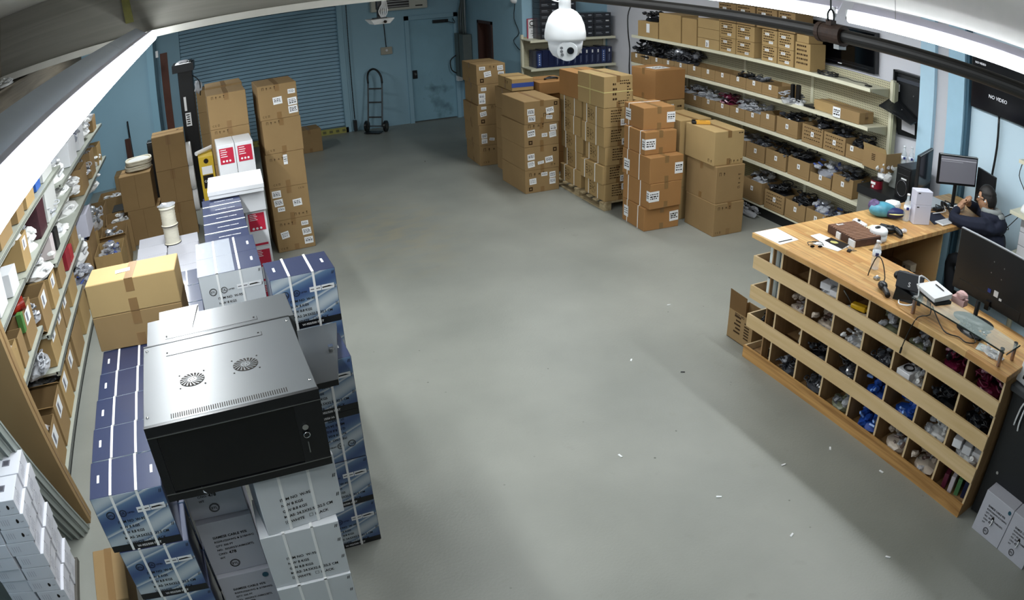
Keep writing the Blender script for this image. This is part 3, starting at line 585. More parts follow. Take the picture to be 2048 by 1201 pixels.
# carton in front of the aisle end by the roll door, and boxes beside the black column
carton('small brown box against the roll door behind tallest stack', (1.47, 12.65), 0.05, 0.42, 0.4, 0.40, 0, CARD, None, 'y')
for i in range(4):
    carton(f'{ORD[i]} dim box near roll door behind yellow carton', (-0.16, 12.2), 0.0, 0.62, 0.5, 0.36, i*0.361, CARD, 'dim boxes near the roll door', 'y', marks=[('sq', 'F', 0.45, 0.12, 0.05)] if i == 1 else [])
# ---------------------------------------------------------------- cable boxes
BANDK = M('black_band_print', '#101216', 0.35)
PALEF = M('pale_print_face', '#c9cdd0', 0.35, noise=0.03, coat=0.2)
def etl(mb, T, r, letters='ETL', m=None):
    m = m or INK; n = 20
    for k0, k1 in ((r, r*0.87), (r*0.8, r*0.72)):
        for i in range(n):
            a, b2 = 2*PI*i/n, 2*PI*(i+1)/n
            mb.quad([(k1*math.cos(a), k1*math.sin(a), 0), (k0*math.cos(a), k0*math.sin(a), 0), (k0*math.cos(b2), k0*math.sin(b2), 0), (k1*math.cos(b2), k1*math.sin(b2), 0)], m, T)
    mb.text(letters, r*(0.72 if len(letters) > 2 else 0.95), 0, -r*0.28, m, T, bold=True, align='CENTER')
def w95_print(t, w, d, h, flip=False, upper=True, m=None):
    T = face('F', w, d, h, 0.0022)
    if flip: T = T @ Matrix.Translation((w/2, h/2, 0)) @ Matrix.Rotation(PI, 4, 'Z') @ Matrix.Translation((-w/2, -h/2, 0))
    mb = MB(); k = w/0.34; q = h/0.305; s = 0.019*k
    x = 0.085*k
    for i, tx in enumerate(['ITEM NO  W-95S', 'N.W 8 KGS', 'G.W 8.8 KGS', 'MEAS: 24.5X32.5X32.5 CM']):
        mb.text(tx, s, x, (0.155-0.030*i)*q, INK, T, bold=True)
    y = 0.034*q
    for bx_ in (x, x+0.105*k):
        for a, b2, c, e in ((0, .016, 0, .0015), (0, .016, .0145, .016), (0, .0015, 0, .016), (.0145, .016, 0, .016)): mb.quad([(bx_+a*k, y+c*k, 0), (bx_+b2*k, y+c*k, 0), (bx_+b2*k, y+e*k, 0), (bx_+a*k, y+e*k, 0)], INK, T)
    mb.quad([(x+.003*k, y+.009*k, 0), (x+.006*k, y+.004*k, 0), (x+.017*k, y+.019*k, 0), (x+.006*k, y+.008*k, 0)], INK, T)
    mb.text('WHITE', s, x+0.024*k, y, INK, T, bold=True); mb.text('BLACK', s, x+0.13*k, y, INK, T, bold=True)
    if upper:
        etl(mb, T @ Matrix.Translation((0.065*k, 0.205*q, 0)), 0.021*k); etl(mb, T @ Matrix.Translation((0.125*k, 0.205*q, 0)), 0.018*k, 'UL')
        mb.text('LISTED', 0.011*k, 0.147*k, 0.20*q, INK, T, bold=True)
    for i, v in enumerate((0.275, 0.195, 0.095)):
        for j in (0, 0.007): mb.quad([(w-0.022+j, v*q, 0), (w-0.019+j, v*q, 0), (w-0.014+j, (v+0.017)*q, 0), (w-0.017+j, (v+0.017)*q, 0)], INK, T)
    mb.build('printed_text', t)
    if upper:
        p = MB(); y0 = 0.195*q
        p.box(0.195*k, 0.255*k, y0, y0+0.028*q, 0, 0.0006, LBL, T).box(0.258*k, 0.325*k, y0, y0+0.028*q, 0, 0.0006, LBL, T)
        p.box(0.20*k, 0.25*k, y0+0.012, y0+0.016, 0.0006, 0.0009, INK, T).prism([(0.262*k, y0+0.01), (0.32*k, y0+0.012), (0.30*k, y0+0.019), (0.262*k, y0+0.017)], 0.0006, 0.0009, INK, T)
        p.build('picture_label', t)
def cable_box(label, A, yaw, w, d, h, z0, style='blue', group='blue and white cable boxes', band=None, flip=False, text=True, straps=True, top='navy', name='cable_box', slots=True):
    c = Vector((A[0], A[1], z0)) + Matrix.Rotation(yaw, 3, 'Z') @ Vector((w/2, d/2, 0))
    t = thing(name, label, 'box', c, yaw, group)
    fm = {'blue': SWOOSH, 'white': PALEF}[style]; tm = NAVY if top == 'navy' else WHITE
    b = MB().box(-w/2, w/2, -d/2, d/2, 0.0005, h, tm if top == 'navy' else WHITE, bev=0.002)
    b.box(-w/2+0.002, w/2-0.002, -d/2-0.0008, -d/2+0.001, 0.002, h-0.002, fm)
    b.box(-w/2-0.0006, -w/2+0.001, -d/2+0.002, d/2-0.002, 0.002, h-0.002, NAVY if style == 'blue' else M('grey_side_carton', '#8f9096', 0.5)).box(w/2-0.001, w/2+0.0006, -d/2+0.002, d/2-0.002, 0.002, h-0.002, NAVY)
    if band == 'bottom': b.box(-w/2+0.001, w/2-0.001, -d/2-0.0014, -d/2, 0.001, 0.036, BANDK)
    if band == 'top': b.box(-w/2+0.001, w/2-0.001, -d/2-0.0014, -d/2, h-0.036, h-0.001, BANDK)
    b.build('body', t)
    if band and text:
        T = face('F', w, d, h, 0.0025)
        if band == 'top': T = T @ Matrix.Translation((w/2, h/2, 0)) @ Matrix.Rotation(PI, 4, 'Z') @ Matrix.Translation((-w/2, -h/2, 0))
        MB().text('W-95S/500 FEET', 0.017, 0.13, 0.012, LBL, T, bold=True).build('band_text', t)
    if text: w95_print(t, w, d, h, flip, True if style == 'blue' or text == 'full' else False)
    if straps:
        for u in (0.30, 0.66):
            x = -w/2+u*w; q = 0.006; e = 0.0035
            MB().box(x-q, x+q, -d/2-e, -d/2, 0, h+e, STRAP).box(x-q, x+q, -d/2-e, d/2+e, h, h+e, STRAP).build('strap_band', t)
    if slots:
        for u in ((0.12, 0.88) if straps else (0.5,)): MB().box(-w/2+u*w-0.006, -w/2+u*w+0.006, -0.028, 0.028, h+0.0004, h+0.0012, LBL).build('handle_slot', t)
    return t
LZ = [0.0, 0.305, 0.610, 0.915]; LH = 0.3035
LAY = ['bottom layer', 'second layer', 'third layer', 'top layer']
ys = [2.49, 2.765, 3.035, 3.305, 3.575]
ROW = ['nearest row', 'second row', 'third row', 'fourth row', 'fifth row']
for r in range(5):
    for l in range(4):
        jit = [0.0, 0.004, -0.004, 0.0][l]
        cable_box(f'navy cable box, {LAY[l]}, {ROW[r]}, in block left of the black rack cabinet', (-0.835+jit+0.03*(l < 3), ys[r]-0.005*(l < 3)), 0.02, 0.345, 0.265, LH, LZ[l], 'blue', 'blue cable boxes left of the rack cabinet', 'bottom' if l > 0 else None, text=(r == 0 and l > 0), straps=True, slots=(l == 3))
# siamese cable boxes (grey faces) under the rack
def siamese(label, A, yaw, w, d, h, z0, full=True, group='grey coaxial cable boxes', dot=True, top=None, short=False):
    c = Vector((A[0], A[1], z0)) + Matrix.Rotation(yaw, 3, 'Z') @ Vector((w/2, d/2, 0))
    t = thing('coaxial_cable_box', label, 'box', c, yaw, group)
    MB().box(-w/2, w/2, -d/2, d/2, 0.0005, h, M('grey_white_carton', '#b4b4bc', 0.5, noise=0.02), bev=0.002).build('body', t)
    if full:
        T = face('F', w, d, h, 0.002); mb = MB(); k = w/0.26
        mb.text('SIAMESE CABLE 95%', 0.0185*k, 0.055*k, h-0.095, INK, T, bold=True)
        for i, tx in enumerate(['RG59U/20AWG & 2/18AWG', 'QTY: 500 FT', 'NO:  303393/31A08623ETL', 'C/NO:', 'WT']):
            mb.text(tx, 0.0155*k, 0.055*k, h-0.120-0.025*i, INK, T, bold=True)
        mb.text('478', 0.024*k, 0.105*k, h-0.197, INK, T, bold=True)
        etl(mb, T @ Matrix.Translation((0.115*k, h-0.26, 0)), 0.024*k)
        mb.build('printed_text', t)
        if dot: MB().cyl((w-0.03, h-0.035, 0), (w-0.03, h-0.035, 0.001), 0.015, M('teal_dot', '#174a5c', 0.5), 18, T=T).build('round_sticker', t)
    return t
sx = [(-0.432, 2.62), (-0.425, 2.585), (-0.42, 2.56), (-0.41, 2.55)]
zz = [0.905, 0.590, 0.285, 0.0]
for i in range(4):
    siamese(f'grey coaxial cable box, {["topmost", "second from top", "third from top", "lowest"][i]} in column beneath black cabinet', sx[i], [.0, .03, .02, .02][i], 0.262, 0.38, [0.312, 0.313, 0.304, 0.284][i], zz[i], dot=(i != 1))
# white W boxes in the nearest column
wx = [((-0.108, 2.405), .12), ((-0.15, 2.40), -.01), ((-0.15, 2.385), .0), ((-0.14, 2.38), .0)]
for i in range(4):
    cable_box(f'white cable box, {["topmost", "second from top", "third from top", "lowest"][i]} of column under cabinet front right', wx[i][0], wx[i][1], 0.342, 0.27, LH, LZ[3-i], 'white', 'white cable boxes under the cabinet front', None, text=True, straps=True, slots=False, top='white')
# right rear column with upside down box
for l in range(4):
    cable_box(f'blue swoosh cable box, {LAY[l]} of column right of rack cabinet{", printed upside down" if l == 2 else ""}', (0.135, 3.19+[0, 0.0, 0.0, 0.0][l]), [.02, .02, .03, .02][l], 0.342, 0.27, LH, LZ[l], 'blue', 'swoosh boxes right of the cabinet', 'top' if l == 2 else 'bottom', flip=(l == 2), text=True)
for l in range(5):
    cable_box(f'swoosh cable box behind black panel, {(LAY+["fifth layer"])[l]}'.replace('top layer', 'fourth layer'), (0.175, 3.60), .03, 0.345, 0.265, LH, (LZ+[1.22])[l], 'blue', 'swoosh boxes behind the black panel', 'bottom', text=(l == 4), slots=(l == 4))
for r in range(2):
    for l in range(5):
        cable_box(f'pale faced cable box, {(LAY+["fifth layer"])[l]}, {["front", "rear"][r]} row, in taller block behind cabinet'.replace('top layer', 'fourth layer'), (-0.198, 3.845+0.272*r), .0, 0.355, 0.268, LH, (LZ+[1.22])[l], 'white', 'pale faced boxes behind the cabinet', None, text=('full' if r == 0 and l == 4 else False), slots=(l == 4))
WRAP = M('shrink_wrap', '#dfe4ea', 0.08, alpha=0.22)
tag(MB().box(-0.20, 0.01, 3.842, 4.39, 1.5245, 1.527, WRAP).build('shrink_wrap'), 'glossy clear wrap over left half of taller box block', 'plastic wrap')
# long row of narrow blue boxes behind them
for r in range(7):
    for l in range(4):
        cable_box(f'flat navy box, {LAY[l]}, {["first", "second", "third", "fourth", "fifth", "sixth", "seventh"][r]} in row before the white lid box', (-0.165, 4.76+0.24*r), .01, 0.335, 0.225, LH, LZ[l], 'blue', 'navy box row before the white lid box', None, text=False, straps=False, slots=False)
        if l == 3:
            e = [o for o in COL.objects if o.type == 'EMPTY'][-1]
            MB().box(-0.167, 0.167, -0.114, -0.098, 0.3037, 0.305, STRAP).text('SHIELDED CABLE', 0.022, -0.06, 0.0, LBL, Matrix.Translation((0, 0, 0.3052)), bold=True).build('top_tape', e)
# narrow strips left of them, level lower
for r in range(4):
    for l in range(3):
        cable_box(f'navy box, {LAY[l]}, {ROW[r]}, low row between large cartons and wrapped block'.replace('top layer', 'layer'), (-0.585, 4.35+0.325*r), .02, 0.335, 0.31, LH, LZ[l], 'blue', 'low navy row beside the wrapped block', None, text=False, straps=(l == 2), slots=False)
# white siamese boxes behind
for c_ in range(2):
    for r in range(4):
        for l in range(2):
            siamese(f'white topped cable box, {["left", "right"][c_]} column, {ROW[r]}, {["lower", "upper"][l]} layer, below spools', ([-0.94, -0.61][c_], 6.35+0.3*r+0.15*(c_ == 0)), .03, 0.32, 0.292, 0.299, 0.300*l, full=(r == 0 and l == 1), group='white topped cable boxes under the spools', dot=False)
# spools
SPW = M('cream_wire', '#dcd7c4', 0.5, noise=0.12, scale=14, bump=0.5, stretch=(1, 1, 12))
for i in range(2):
    t = thing('wire_spool', ['lower cream wire spool standing on white box tops', 'upper cream wire spool with loose bag on top'][i], 'spool', (-0.56, 7.36, 0.6005+0.19*i))
    MB().lathe([(0.0, 0), (0.088, 0), (0.088, 0.008), (0.08, 0.008)]+[(0.077+0.003*(k % 2), 0.012+k*0.014) for k in range(12)]+[(0.08, 0.181), (0.088, 0.181), (0.088, 0.189), (0, 0.189)], SPW, 24).build('wound_wire', t)
    MB().cyl((0, 0, 0.0), (0, 0, 0.007), 0.092, BLK, 24).build('flange', t)
tag(MB().blob((-0.56, 7.36, 1.0), 0.07, FILM, 3, 2, 0.3, sc=(1.2, 1, 0.3)).build('plastic_bag'), 'crumpled clear bag on the upper wire spool', 'bag')
# cable coils on the left pair
for i in range(2):
    mb = MB()
    for k in range(7): mb.tube([((0.175-0.012*(k % 3))*math.cos(a), (0.175-0.012*(k % 3))*math.sin(a), 0.018+0.012*(k//2)+0.006*math.sin(3*a+k)) for a in [2*PI*j/12 for j in range(12)]], 0.014, SPW, 6, closed=True)
    mb.cyl((0, 0, 0.005), (0, 0, 0.055), 0.15, M('coil_bag_white', '#e4e4e2', 0.4, bump=0.3), 20)
    o = mb.build('cable_coil'); o.location = (-1.03+0.015*i, 9.68, 0.932+0.068*i); tag(o, ['lower white cable coil on the left pair of boxes', 'upper white cable coil on the left pair of boxes'][i], 'cable coil')
for i, (y, z) in enumerate([(9.2, 1.02), (9.18, 0.72), (9.22, 0.42)]):
    mb = MB()
    for k in range(5): mb.tube([(0.012*k, 0.12*math.cos(a), 0.15*math.sin(a)) for a in [2*PI*j/10 for j in range(10)]], 0.01, WPL, 6, closed=True)
    o = mb.build('cable_coil'); o.location = (-0.335, y+0.28, z); tag(o, f'white cable coil hanging at side of three box column, {["high", "middle", "low"][i]} one', 'cable coil')
# white boxes with red labels
REDL = M('red_label', '#b8203c', 0.45)
def red_box(label, A, w, d, h, z0, lab, group):
    c = (A[0]+w/2, A[1]+d/2, z0); t = thing('network_cable_box', label, 'box', c, 0.02, group)
    MB().box(-w/2, w/2, -d/2, d/2, 0.0005, h, WHITE, bev=0.002).build('body', t)
    T = face('F', w, d, h, 0.0018)
    if lab:
        MB().box(w*0.12, w*0.9, h*lab[0], h*lab[1], 0, 0.0006, REDL, T).build('red_label', t)
        MB().box(w*0.12, w*0.9, h*0.04, h*0.10, 0, 0.0006, REDL, T).build('red_stripe', t)
        p = MB(); T2 = T @ Matrix.Translation((0, 0, 0.001))
        for i in range(4): p.box(w*0.18, w*(0.5+0.05*(i % 2)), h*(lab[1]-0.045*(i+1)), h*(lab[1]-0.045*(i+1)+0.015), 0, 0.0003, LBL, T2)
        for i in range(3): p.cyl((w*(0.3+0.18*i), h*(lab[0]+0.06), 0), (w*(0.3+0.18*i), h*(lab[0]+0.06), 0.0004), w*0.06, LBL, 12, T=T2)
        p.build('label_print', t)
    return t
for i in range(2):
    for l in range(3):
        red_box(f'white box with red label, {["left", "right"][i]}, {["bottom", "second", "third"][l]} layer below the tall red labelled pair', (0.03+0.19*i, 7.60), 0.187, 0.42, 0.31, 0.311*l, (0.55, 0.9), 'red label boxes behind lid box')
    red_box(f'tall white box with big red label, {["left", "right"][i]} one of the upper pair', (0.035+0.192*i, 7.60), 0.187, 0.40, 0.50, 0.934, (0.60, 0.93), 'tall red labelled pair')
    for l in range(3):
        red_box(f'white red labelled box, {["left", "right"][i]}, {["bottom", "middle", "upper"][l]} one under the flat lid box', (0.0+0.192*i, 6.46), 0.187, 0.34, 0.345, 0.3465*l, (0.45, 0.92), 'red labelled boxes under the lid box')
t = thing('white_carton', 'plain white carton between red labelled boxes and lid box', 'box', (0.215, 6.62, 1.041), 0.03)
MB().box(-0.17, 0.17, -0.20, 0.16, 0, 0.188, WHITE, bev=0.003).build('body', t)
t = thing('lid_box', 'flat wide white box lying on top of white carton', 'box', (0.155, 6.62, 1.2305), -0.04)
MB().box(-0.245, 0.245, -0.26, 0.24, 0, 0.032, WHITE, bev=0.003).build('body', t)
MB().box(-0.25, 0.25, -0.265, 0.245, 0.033, 0.075, WHITE, bev=0.003).text('NETWORK VIDEO RECORDER', 0.022, -0.16, 0.0, M('faint_grey_print', '#b5b5b8', 0.6), Matrix.Translation((0, 0, 0.0757))).build('lid', t)
# yellow carton on blue carton
YEL = M('yellow_carton_b', '#c9a92c', 0.5, noise=0.05)
t = thing('yellow_carton', 'tall yellow carton with black label left of tall stacks', 'box', (-0.10, 8.5, 0.62), 0.02)
MB().box(-0.085, 0.085, -0.2, 0.2, 0, 0.58, YEL, bev=0.003).build('body', t)
T = face('F', 0.17, 0.4, 0.58, 0.002)
MB().box(0.025, 0.145, 0.38, 0.47, 0, 0.0008, LBL, T).build('white_label', t)
MB().box(0.025, 0.145, 0.22, 0.37, 0, 0.0008, INK, T).text('CABLE', 0.035, 0.035, 0.29, LBL, T @ Matrix.Translation((0, 0, 0.0012)), bold=True).build('black_label', t)
MB().cyl((0.085, 0.53, 0), (0.085, 0.53, 0.001), 0.028, INK, 16, T=T).build('carry_hole', t)
t = thing('blue_carton', 'dark blue carton with red emblem beneath the yellow carton', 'box', (-0.11, 8.5, 0), 0.0)
MB().box(-0.1, 0.1, -0.2, 0.2, 0, 0.618, M('dark_blue_carton', '#1d2560', 0.5), bev=0.003).build('body', t)
T = face('F', 0.2, 0.4, 0.618, 0.002); MB().cyl((0.13, 0.42, 0), (0.13, 0.42, 0.001), 0.04, REDL, 20, T=T).cyl((0.13, 0.42, 0.001), (0.13, 0.42, 0.002), 0.022, LBL, 20, T=T).build('emblem', t)
tag(MB().cyl((-0.2, 8.42, 1.225), (0.0, 8.62, 1.235), 0.024, LBL, 14).build('paper_roll'), 'white paper roll lying atop the yellow carton', 'roll')
# tall black display column
t = thing('black_column', 'tall narrow black column with white labels before roll door', 'display stand', (-0.265, 10.7, 0), -0.03)
MB().box(-0.105, 0.105, -0.2, 0.2, 0, 1.98, BLKM, bev=0.006).build('body', t)
T = face('F', 0.21, 0.4, 1.98, 0.002)
MB().box(0.05, 0.085, 1.42, 1.62, 0, 0.001, LBL, T).box(0.05, 0.13, 1.2, 1.39, 0, 0.001, LBL, T).build('label', t)
p = MB()
for i in range(5): p.box(0.06+0.01*(i % 2), 0.11, 1.225+0.032*i, 1.24+0.032*i, 0.001, 0.0014, INK, T)
p.build('label_print', t)
MB().tube([(0.11, -0.2, 1.9), (0.2, -0.22, 1.8), (0.19, -0.2, 1.6)], 0.008, BLK).blob((0.17, -0.2, 1.72), 0.07, FILM, 5, 2, 0.3, sc=(0.8, 0.4, 1.3)).build('hanging_bag', t)
t = thing('black_tray', 'black open tray box balanced atop tall black column', 'box', (-0.285, 10.62, 1.982), -0.04)
MB().box(-0.155, 0.155, -0.2, 0.25, 0, 0.11, BLKM).box(-0.11, 0.12, -0.16, 0.2, 0.11, 0.113, LBL).build('body', t)
MB().blob((0, 0, 0.13), 0.07, M('grey_device', '#7d7d80', 0.4), 2, 2, 0.15, sc=(1.2, 1.4, 0.3)).box(0.09, 0.13, -0.14, 0.14, 0.112, 0.13, BLK).build('device', t)
t = thing('speaker_box', 'small black box standing beside jutting wall corner', 'box', (-0.83, 10.1, 0.0), 0.0)
MB().box(-0.07, 0.07, -0.1, 0.1, 0, 1.18, BLKM, bev=0.006).build('body', t); MB().box(-0.05, 0.05, -0.104, -0.1, 0.9, 1.14, BLK).build('front_grille', t)
tag(MB().cyl((-1.45, 12.82, 1.12), (-1.40, 12.7, 0.0), 0.016, BLK, 8).build('broom_stick'), 'thin dark stick leaning on jutting blue wall', 'stick')
tag(MB().box(-1.03, -0.93, 12.3, 12.36, 0, 0.9, BRN, Matrix.Translation((-0.45, 0, 0))).build('wooden_board'), 'reddish brown board leaning at jutting wall', 'board')
t = thing('wall_switch_plate', 'pale wall plate with conduit left of steel door', 'switch', (3.445, 13.87, 1.46))
MB().box(-0.11, 0.11, -0.03, 0, -0.07, 0.07, M('beige_plate', '#a9a394', 0.5), bev=0.004).build('plate', t); MB().cyl((0, -0.045, 0.01), (0, -0.03, 0.01), 0.022, WPL).build('button', t); MB().cyl((0, -0.015, 0.07), (-0.03, -0.015, 0.75), 0.008, BLK, 8).build('conduit', t)
# air conditioner
t = thing('wall_air_conditioner', 'window air conditioner mounted in upper back wall', 'air conditioner', (3.7, 13.87, 2.22), 0.0)
MB().box(-0.52, 0.56, -0.14, 0, 0, 0.5, M('ac_cream', '#c9c7bb', 0.5), bev=0.01).build('housing', t)
MB().box(-0.44, -0.30, -0.145, -0.13, 0.05, 0.46, BLK).box(-0.25, 0.2, -0.145, -0.13, 0.05, 0.46, BLK).build('intake_grille', t)
g = MB()
for i in range(8): g.box(-0.25, 0.2, -0.15, -0.142, 0.07+i*0.05, 0.08+i*0.05, STEEL)
g.build('louvre', t); MB().box(0.32, 0.46, -0.146, -0.138, 0.05, 0.07, INK).build('name_plate', t)
# projector hanging from the ceiling
t = thing('ceiling_projector', 'white projector hung by dark pole near air conditioner', 'projector', (2.42, 10.0, 2.27), 0.1)
MB().hexa([(-0.11, -0.1, 0), (0.11, -0.1, 0), (0.11, 0.1, 0), (-0.11, 0.1, 0)], [(-0.165, -0.13, 0.065), (0.165, -0.13, 0.065), (0.165, 0.13, 0.065), (-0.165, 0.13, 0.065)], WPL).build('body', t)
MB().box(-0.165, 0.165, -0.13, 0.13, 0.065, 0.072, M('light_grey_plastic', '#c3c5c4', 0.4)).build('top_plate', t)
MB().cyl((0.03, -0.125, 0.03), (0.03, -0.15, 0.03), 0.02, INK).build('lens', t)
MB().box(-0.03, 0.03, -0.02, 0.02, 0.07, 1.13, BLKM).box(-0.09, 0.09, -0.05, 0.05, 0.07, 0.085, BLKM).build('mount_pole', t)
mb = MB()
for k in range(5): mb.tube([(0.02+0.01*k, -0.03, 0.08), (-0.02+0.03*k, -0.05, 0.18), (0.07, -0.03, 0.30+0.02*k), (0.10-0.02*k, -0.04, 0.2), (0.04, -0.03, 0.36), (0.03, 0, 0.7)], 0.009, WPL)
mb.build('white_cables', t)
# electrical cabinet, conduits
t = thing('electrical_panel', 'grey electrical panel with conduits right of steel door', 'electrical panel', (4.93, 13.53, 0.95), 0.0)
EG = M('panel_grey', '#5e6663', 0.5, noise=0.08)
MB().box(-0.16, 0.01, -0.25, 0.25, -0.1, 0.73, EG, bev=0.008).build('cabinet', t); MB().box(-0.166, -0.16, 0.0, 0.004, -0.1, 0.73, INK).build('door_gap', t)
MB().tube([(-0.16, 0.2, 0.3), (-0.26, 0.24, 0.2), (-0.25, 0.22, 0.02), (-0.14, 0.2, -0.06)], 0.012, BLK).box(-0.16, -0.06, 0.15, 0.25, -0.2, -0.1, WPL).build('plug_cord', t)
for i, y in enumerate((-0.18, -0.08, 0.04, 0.14)): MB().tube([(-0.08, y, 0.72), (-0.08, y, 1.1), (-0.06+0.02*i, y+0.03, 1.5), (-0.05, y, 2.45)], 0.02+0.004*(i % 2), [M('galvanised', '#6e7577', 0.4, 0.5), EG][i % 2], 8).build('conduit', t)
# hand truck
t = thing('hand_truck', 'black two wheeled hand truck leaning by the roll door', 'hand truck', (3.03, 13.5, 0.0), -0.62)
HT = M('hand_truck_steel', '#55595c', 0.4, 0.6)
fr = MB()
for s in (-1, 1): fr.tube([(s*0.14, 0.0, 0.10), (s*0.14, 0.10, 0.55), (s*0.14, 0.17, 0.92)], 0.016, HT, 8)
for z_, y_ in ((0.28, 0.04), (0.55, 0.10), (0.80, 0.15)): fr.box(-0.14, 0.14, y_-0.006, y_+0.01, z_-0.014, z_+0.014, HT)
fr.build('frame', t)
MB().tube([(-0.14, 0.17, 0.90), (-0.15, 0.19, 1.02), (-0.12, 0.20, 1.12), (-0.03, 0.20, 1.165), (0.06, 0.2, 1.12), (0.12, 0.19, 1.02), (0.14, 0.17, 0.90)], 0.02, BLK, 8).build('handle', t)
MB().box(-0.16, 0.16, -0.18, 0.0, 0.02, 0.03, BLKM).cyl((-0.17, 0.06, 0.105), (0.17, 0.06, 0.105), 0.012, HT).build('toe_plate', t)
for s in (-1, 1):
    wl = MB().cyl((s*0.17, 0.06, 0.105), (s*0.21, 0.06, 0.105), 0.105, BLK, 24).build('wheel', t)
    MB().cyl((s*0.165, 0.06, 0.105), (s*0.215, 0.06, 0.105), 0.055, M('wheel_hub', '#4d4a42', 0.6), 16).build('wheel_hub', wl)
# ptz dome camera
t = thing('dome_camera', 'large white hanging speed dome camera with black lens', 'security camera', (2.035, 3.92, 2.405), 0.0)
MB().lathe([(0.118, 0.135), (0.121, 0.15), (0.12, 0.18), (0.112, 0.225), (0.095, 0.27), (0.07, 0.30), (0.045, 0.315), (0.034, 0.32)], WPL, 32).build('housing', t)
MB().lathe([(0.036, 0.315), (0.036, 0.40), (0.033, 0.405), (0.033, 0.99)], WPL, 20).build('mount_pipe', t)
MB().lathe([(0.0, 0.02), (0.04, 0.025), (0.075, 0.045), (0.096, 0.08), (0.104, 0.135)], M('dome_lower_white', '#d5d6d8', 0.3), 32).build('rotating_body', t)
hd = Matrix.Translation((0.012, -0.002, 0.09)) @ Matrix.Rotation(math.radians(-28), 4, 'Z')
MB().cyl((0, -0.035, 0.0), (0, -0.108, -0.012), 0.058, WPL, 32, T=hd).build('camera_head', t)
MB().cyl((0.018, -0.10, -0.005), (0.018, -0.118, -0.008), 0.020, BLK, 24, T=hd).cyl((0.018, -0.112, -0.007), (0.018, -0.1195, -0.008), 0.012, M('lens_glass', '#1a1d26', 0.05), 20, T=hd).build('lens', t)
ir = MB()
for i in range(4): ir.cyl((-0.035+0.004*abs(1.5-i), -0.10, 0.03-0.02*i), (-0.035+0.004*abs(1.5-i), -0.1115, 0.028-0.02*i), 0.009, M('ir_grey', '#9a9b9f', 0.2, 0.5), 12, T=hd)
ir.build('infrared_lamp', t)
MB().tube([(-0.03, 0, 0.36), (-0.08, 0.02, 0.38), (-0.13, 0.03, 0.46), (-0.12, 0.05, 0.6)], 0.004, WPL).build('safety_cord', t)
# ---------------------------------------------------------------- rack cabinet
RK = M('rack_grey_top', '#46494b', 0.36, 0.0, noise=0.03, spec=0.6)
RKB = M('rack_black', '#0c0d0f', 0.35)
t = thing('rack_cabinet', 'black wall mount rack cabinet with two roof fan vents', 'rack cabinet', (-0.12, 2.375, 1.2215), 0.02)
H = 0.347
MB().box(-0.335, 0.335, 0.02, 0.66, 0.0, 0.012, RKB).box(-0.335, -0.322, 0.02, 0.66, 0.012, H-0.012, RKB).box(0.322, 0.335, 0.02, 0.66, 0.012, H-0.012, RKB).build('shell', t)
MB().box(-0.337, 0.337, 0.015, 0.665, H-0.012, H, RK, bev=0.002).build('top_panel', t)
f = MB().box(-0.338, 0.338, 0.0, 0.02, 0.0, 0.035, RKB).box(-0.338, 0.338, 0.0, 0.02, H-0.045, H-0.001, RKB).box(-0.338, -0.30, 0.0, 0.02, 0.03, H-0.04, RKB).box(0.235, 0.338, 0.0, 0.02, 0.03, H-0.04, RKB)
f.box(-0.338, 0.338, -0.003, 0.0, 0.034, 0.037, STEEL).box(-0.338, 0.338, -0.003, 0.0, H-0.047, H-0.044, STEEL)
f.build('front_frame', t)
MB().box(-0.30, 0.235, 0.006, 0.010, 0.035, H-0.045, M('smoked_glass', '#1a1c1f', 0.04, trans=0.75)).build('glass_door', t)
lk = MB().cyl((0.262, -0.008, 0.20), (0.262, 0.0, 0.20), 0.012, CHROME, 16).cyl((0.262, -0.008, 0.165), (0.262, 0.0, 0.165), 0.011, BLK, 16).tube([(0.262+0.012*math.cos(a), -0.009, 0.165+0.012*math.sin(a)) for a in [2*PI*i/12 for i in range(12)]], 0.002, CHROME, 5, closed=True, smooth=2).box(0.260, 0.264, -0.004, 0, 0.08, 0.13, STEEL)
lk.build('lock', t)
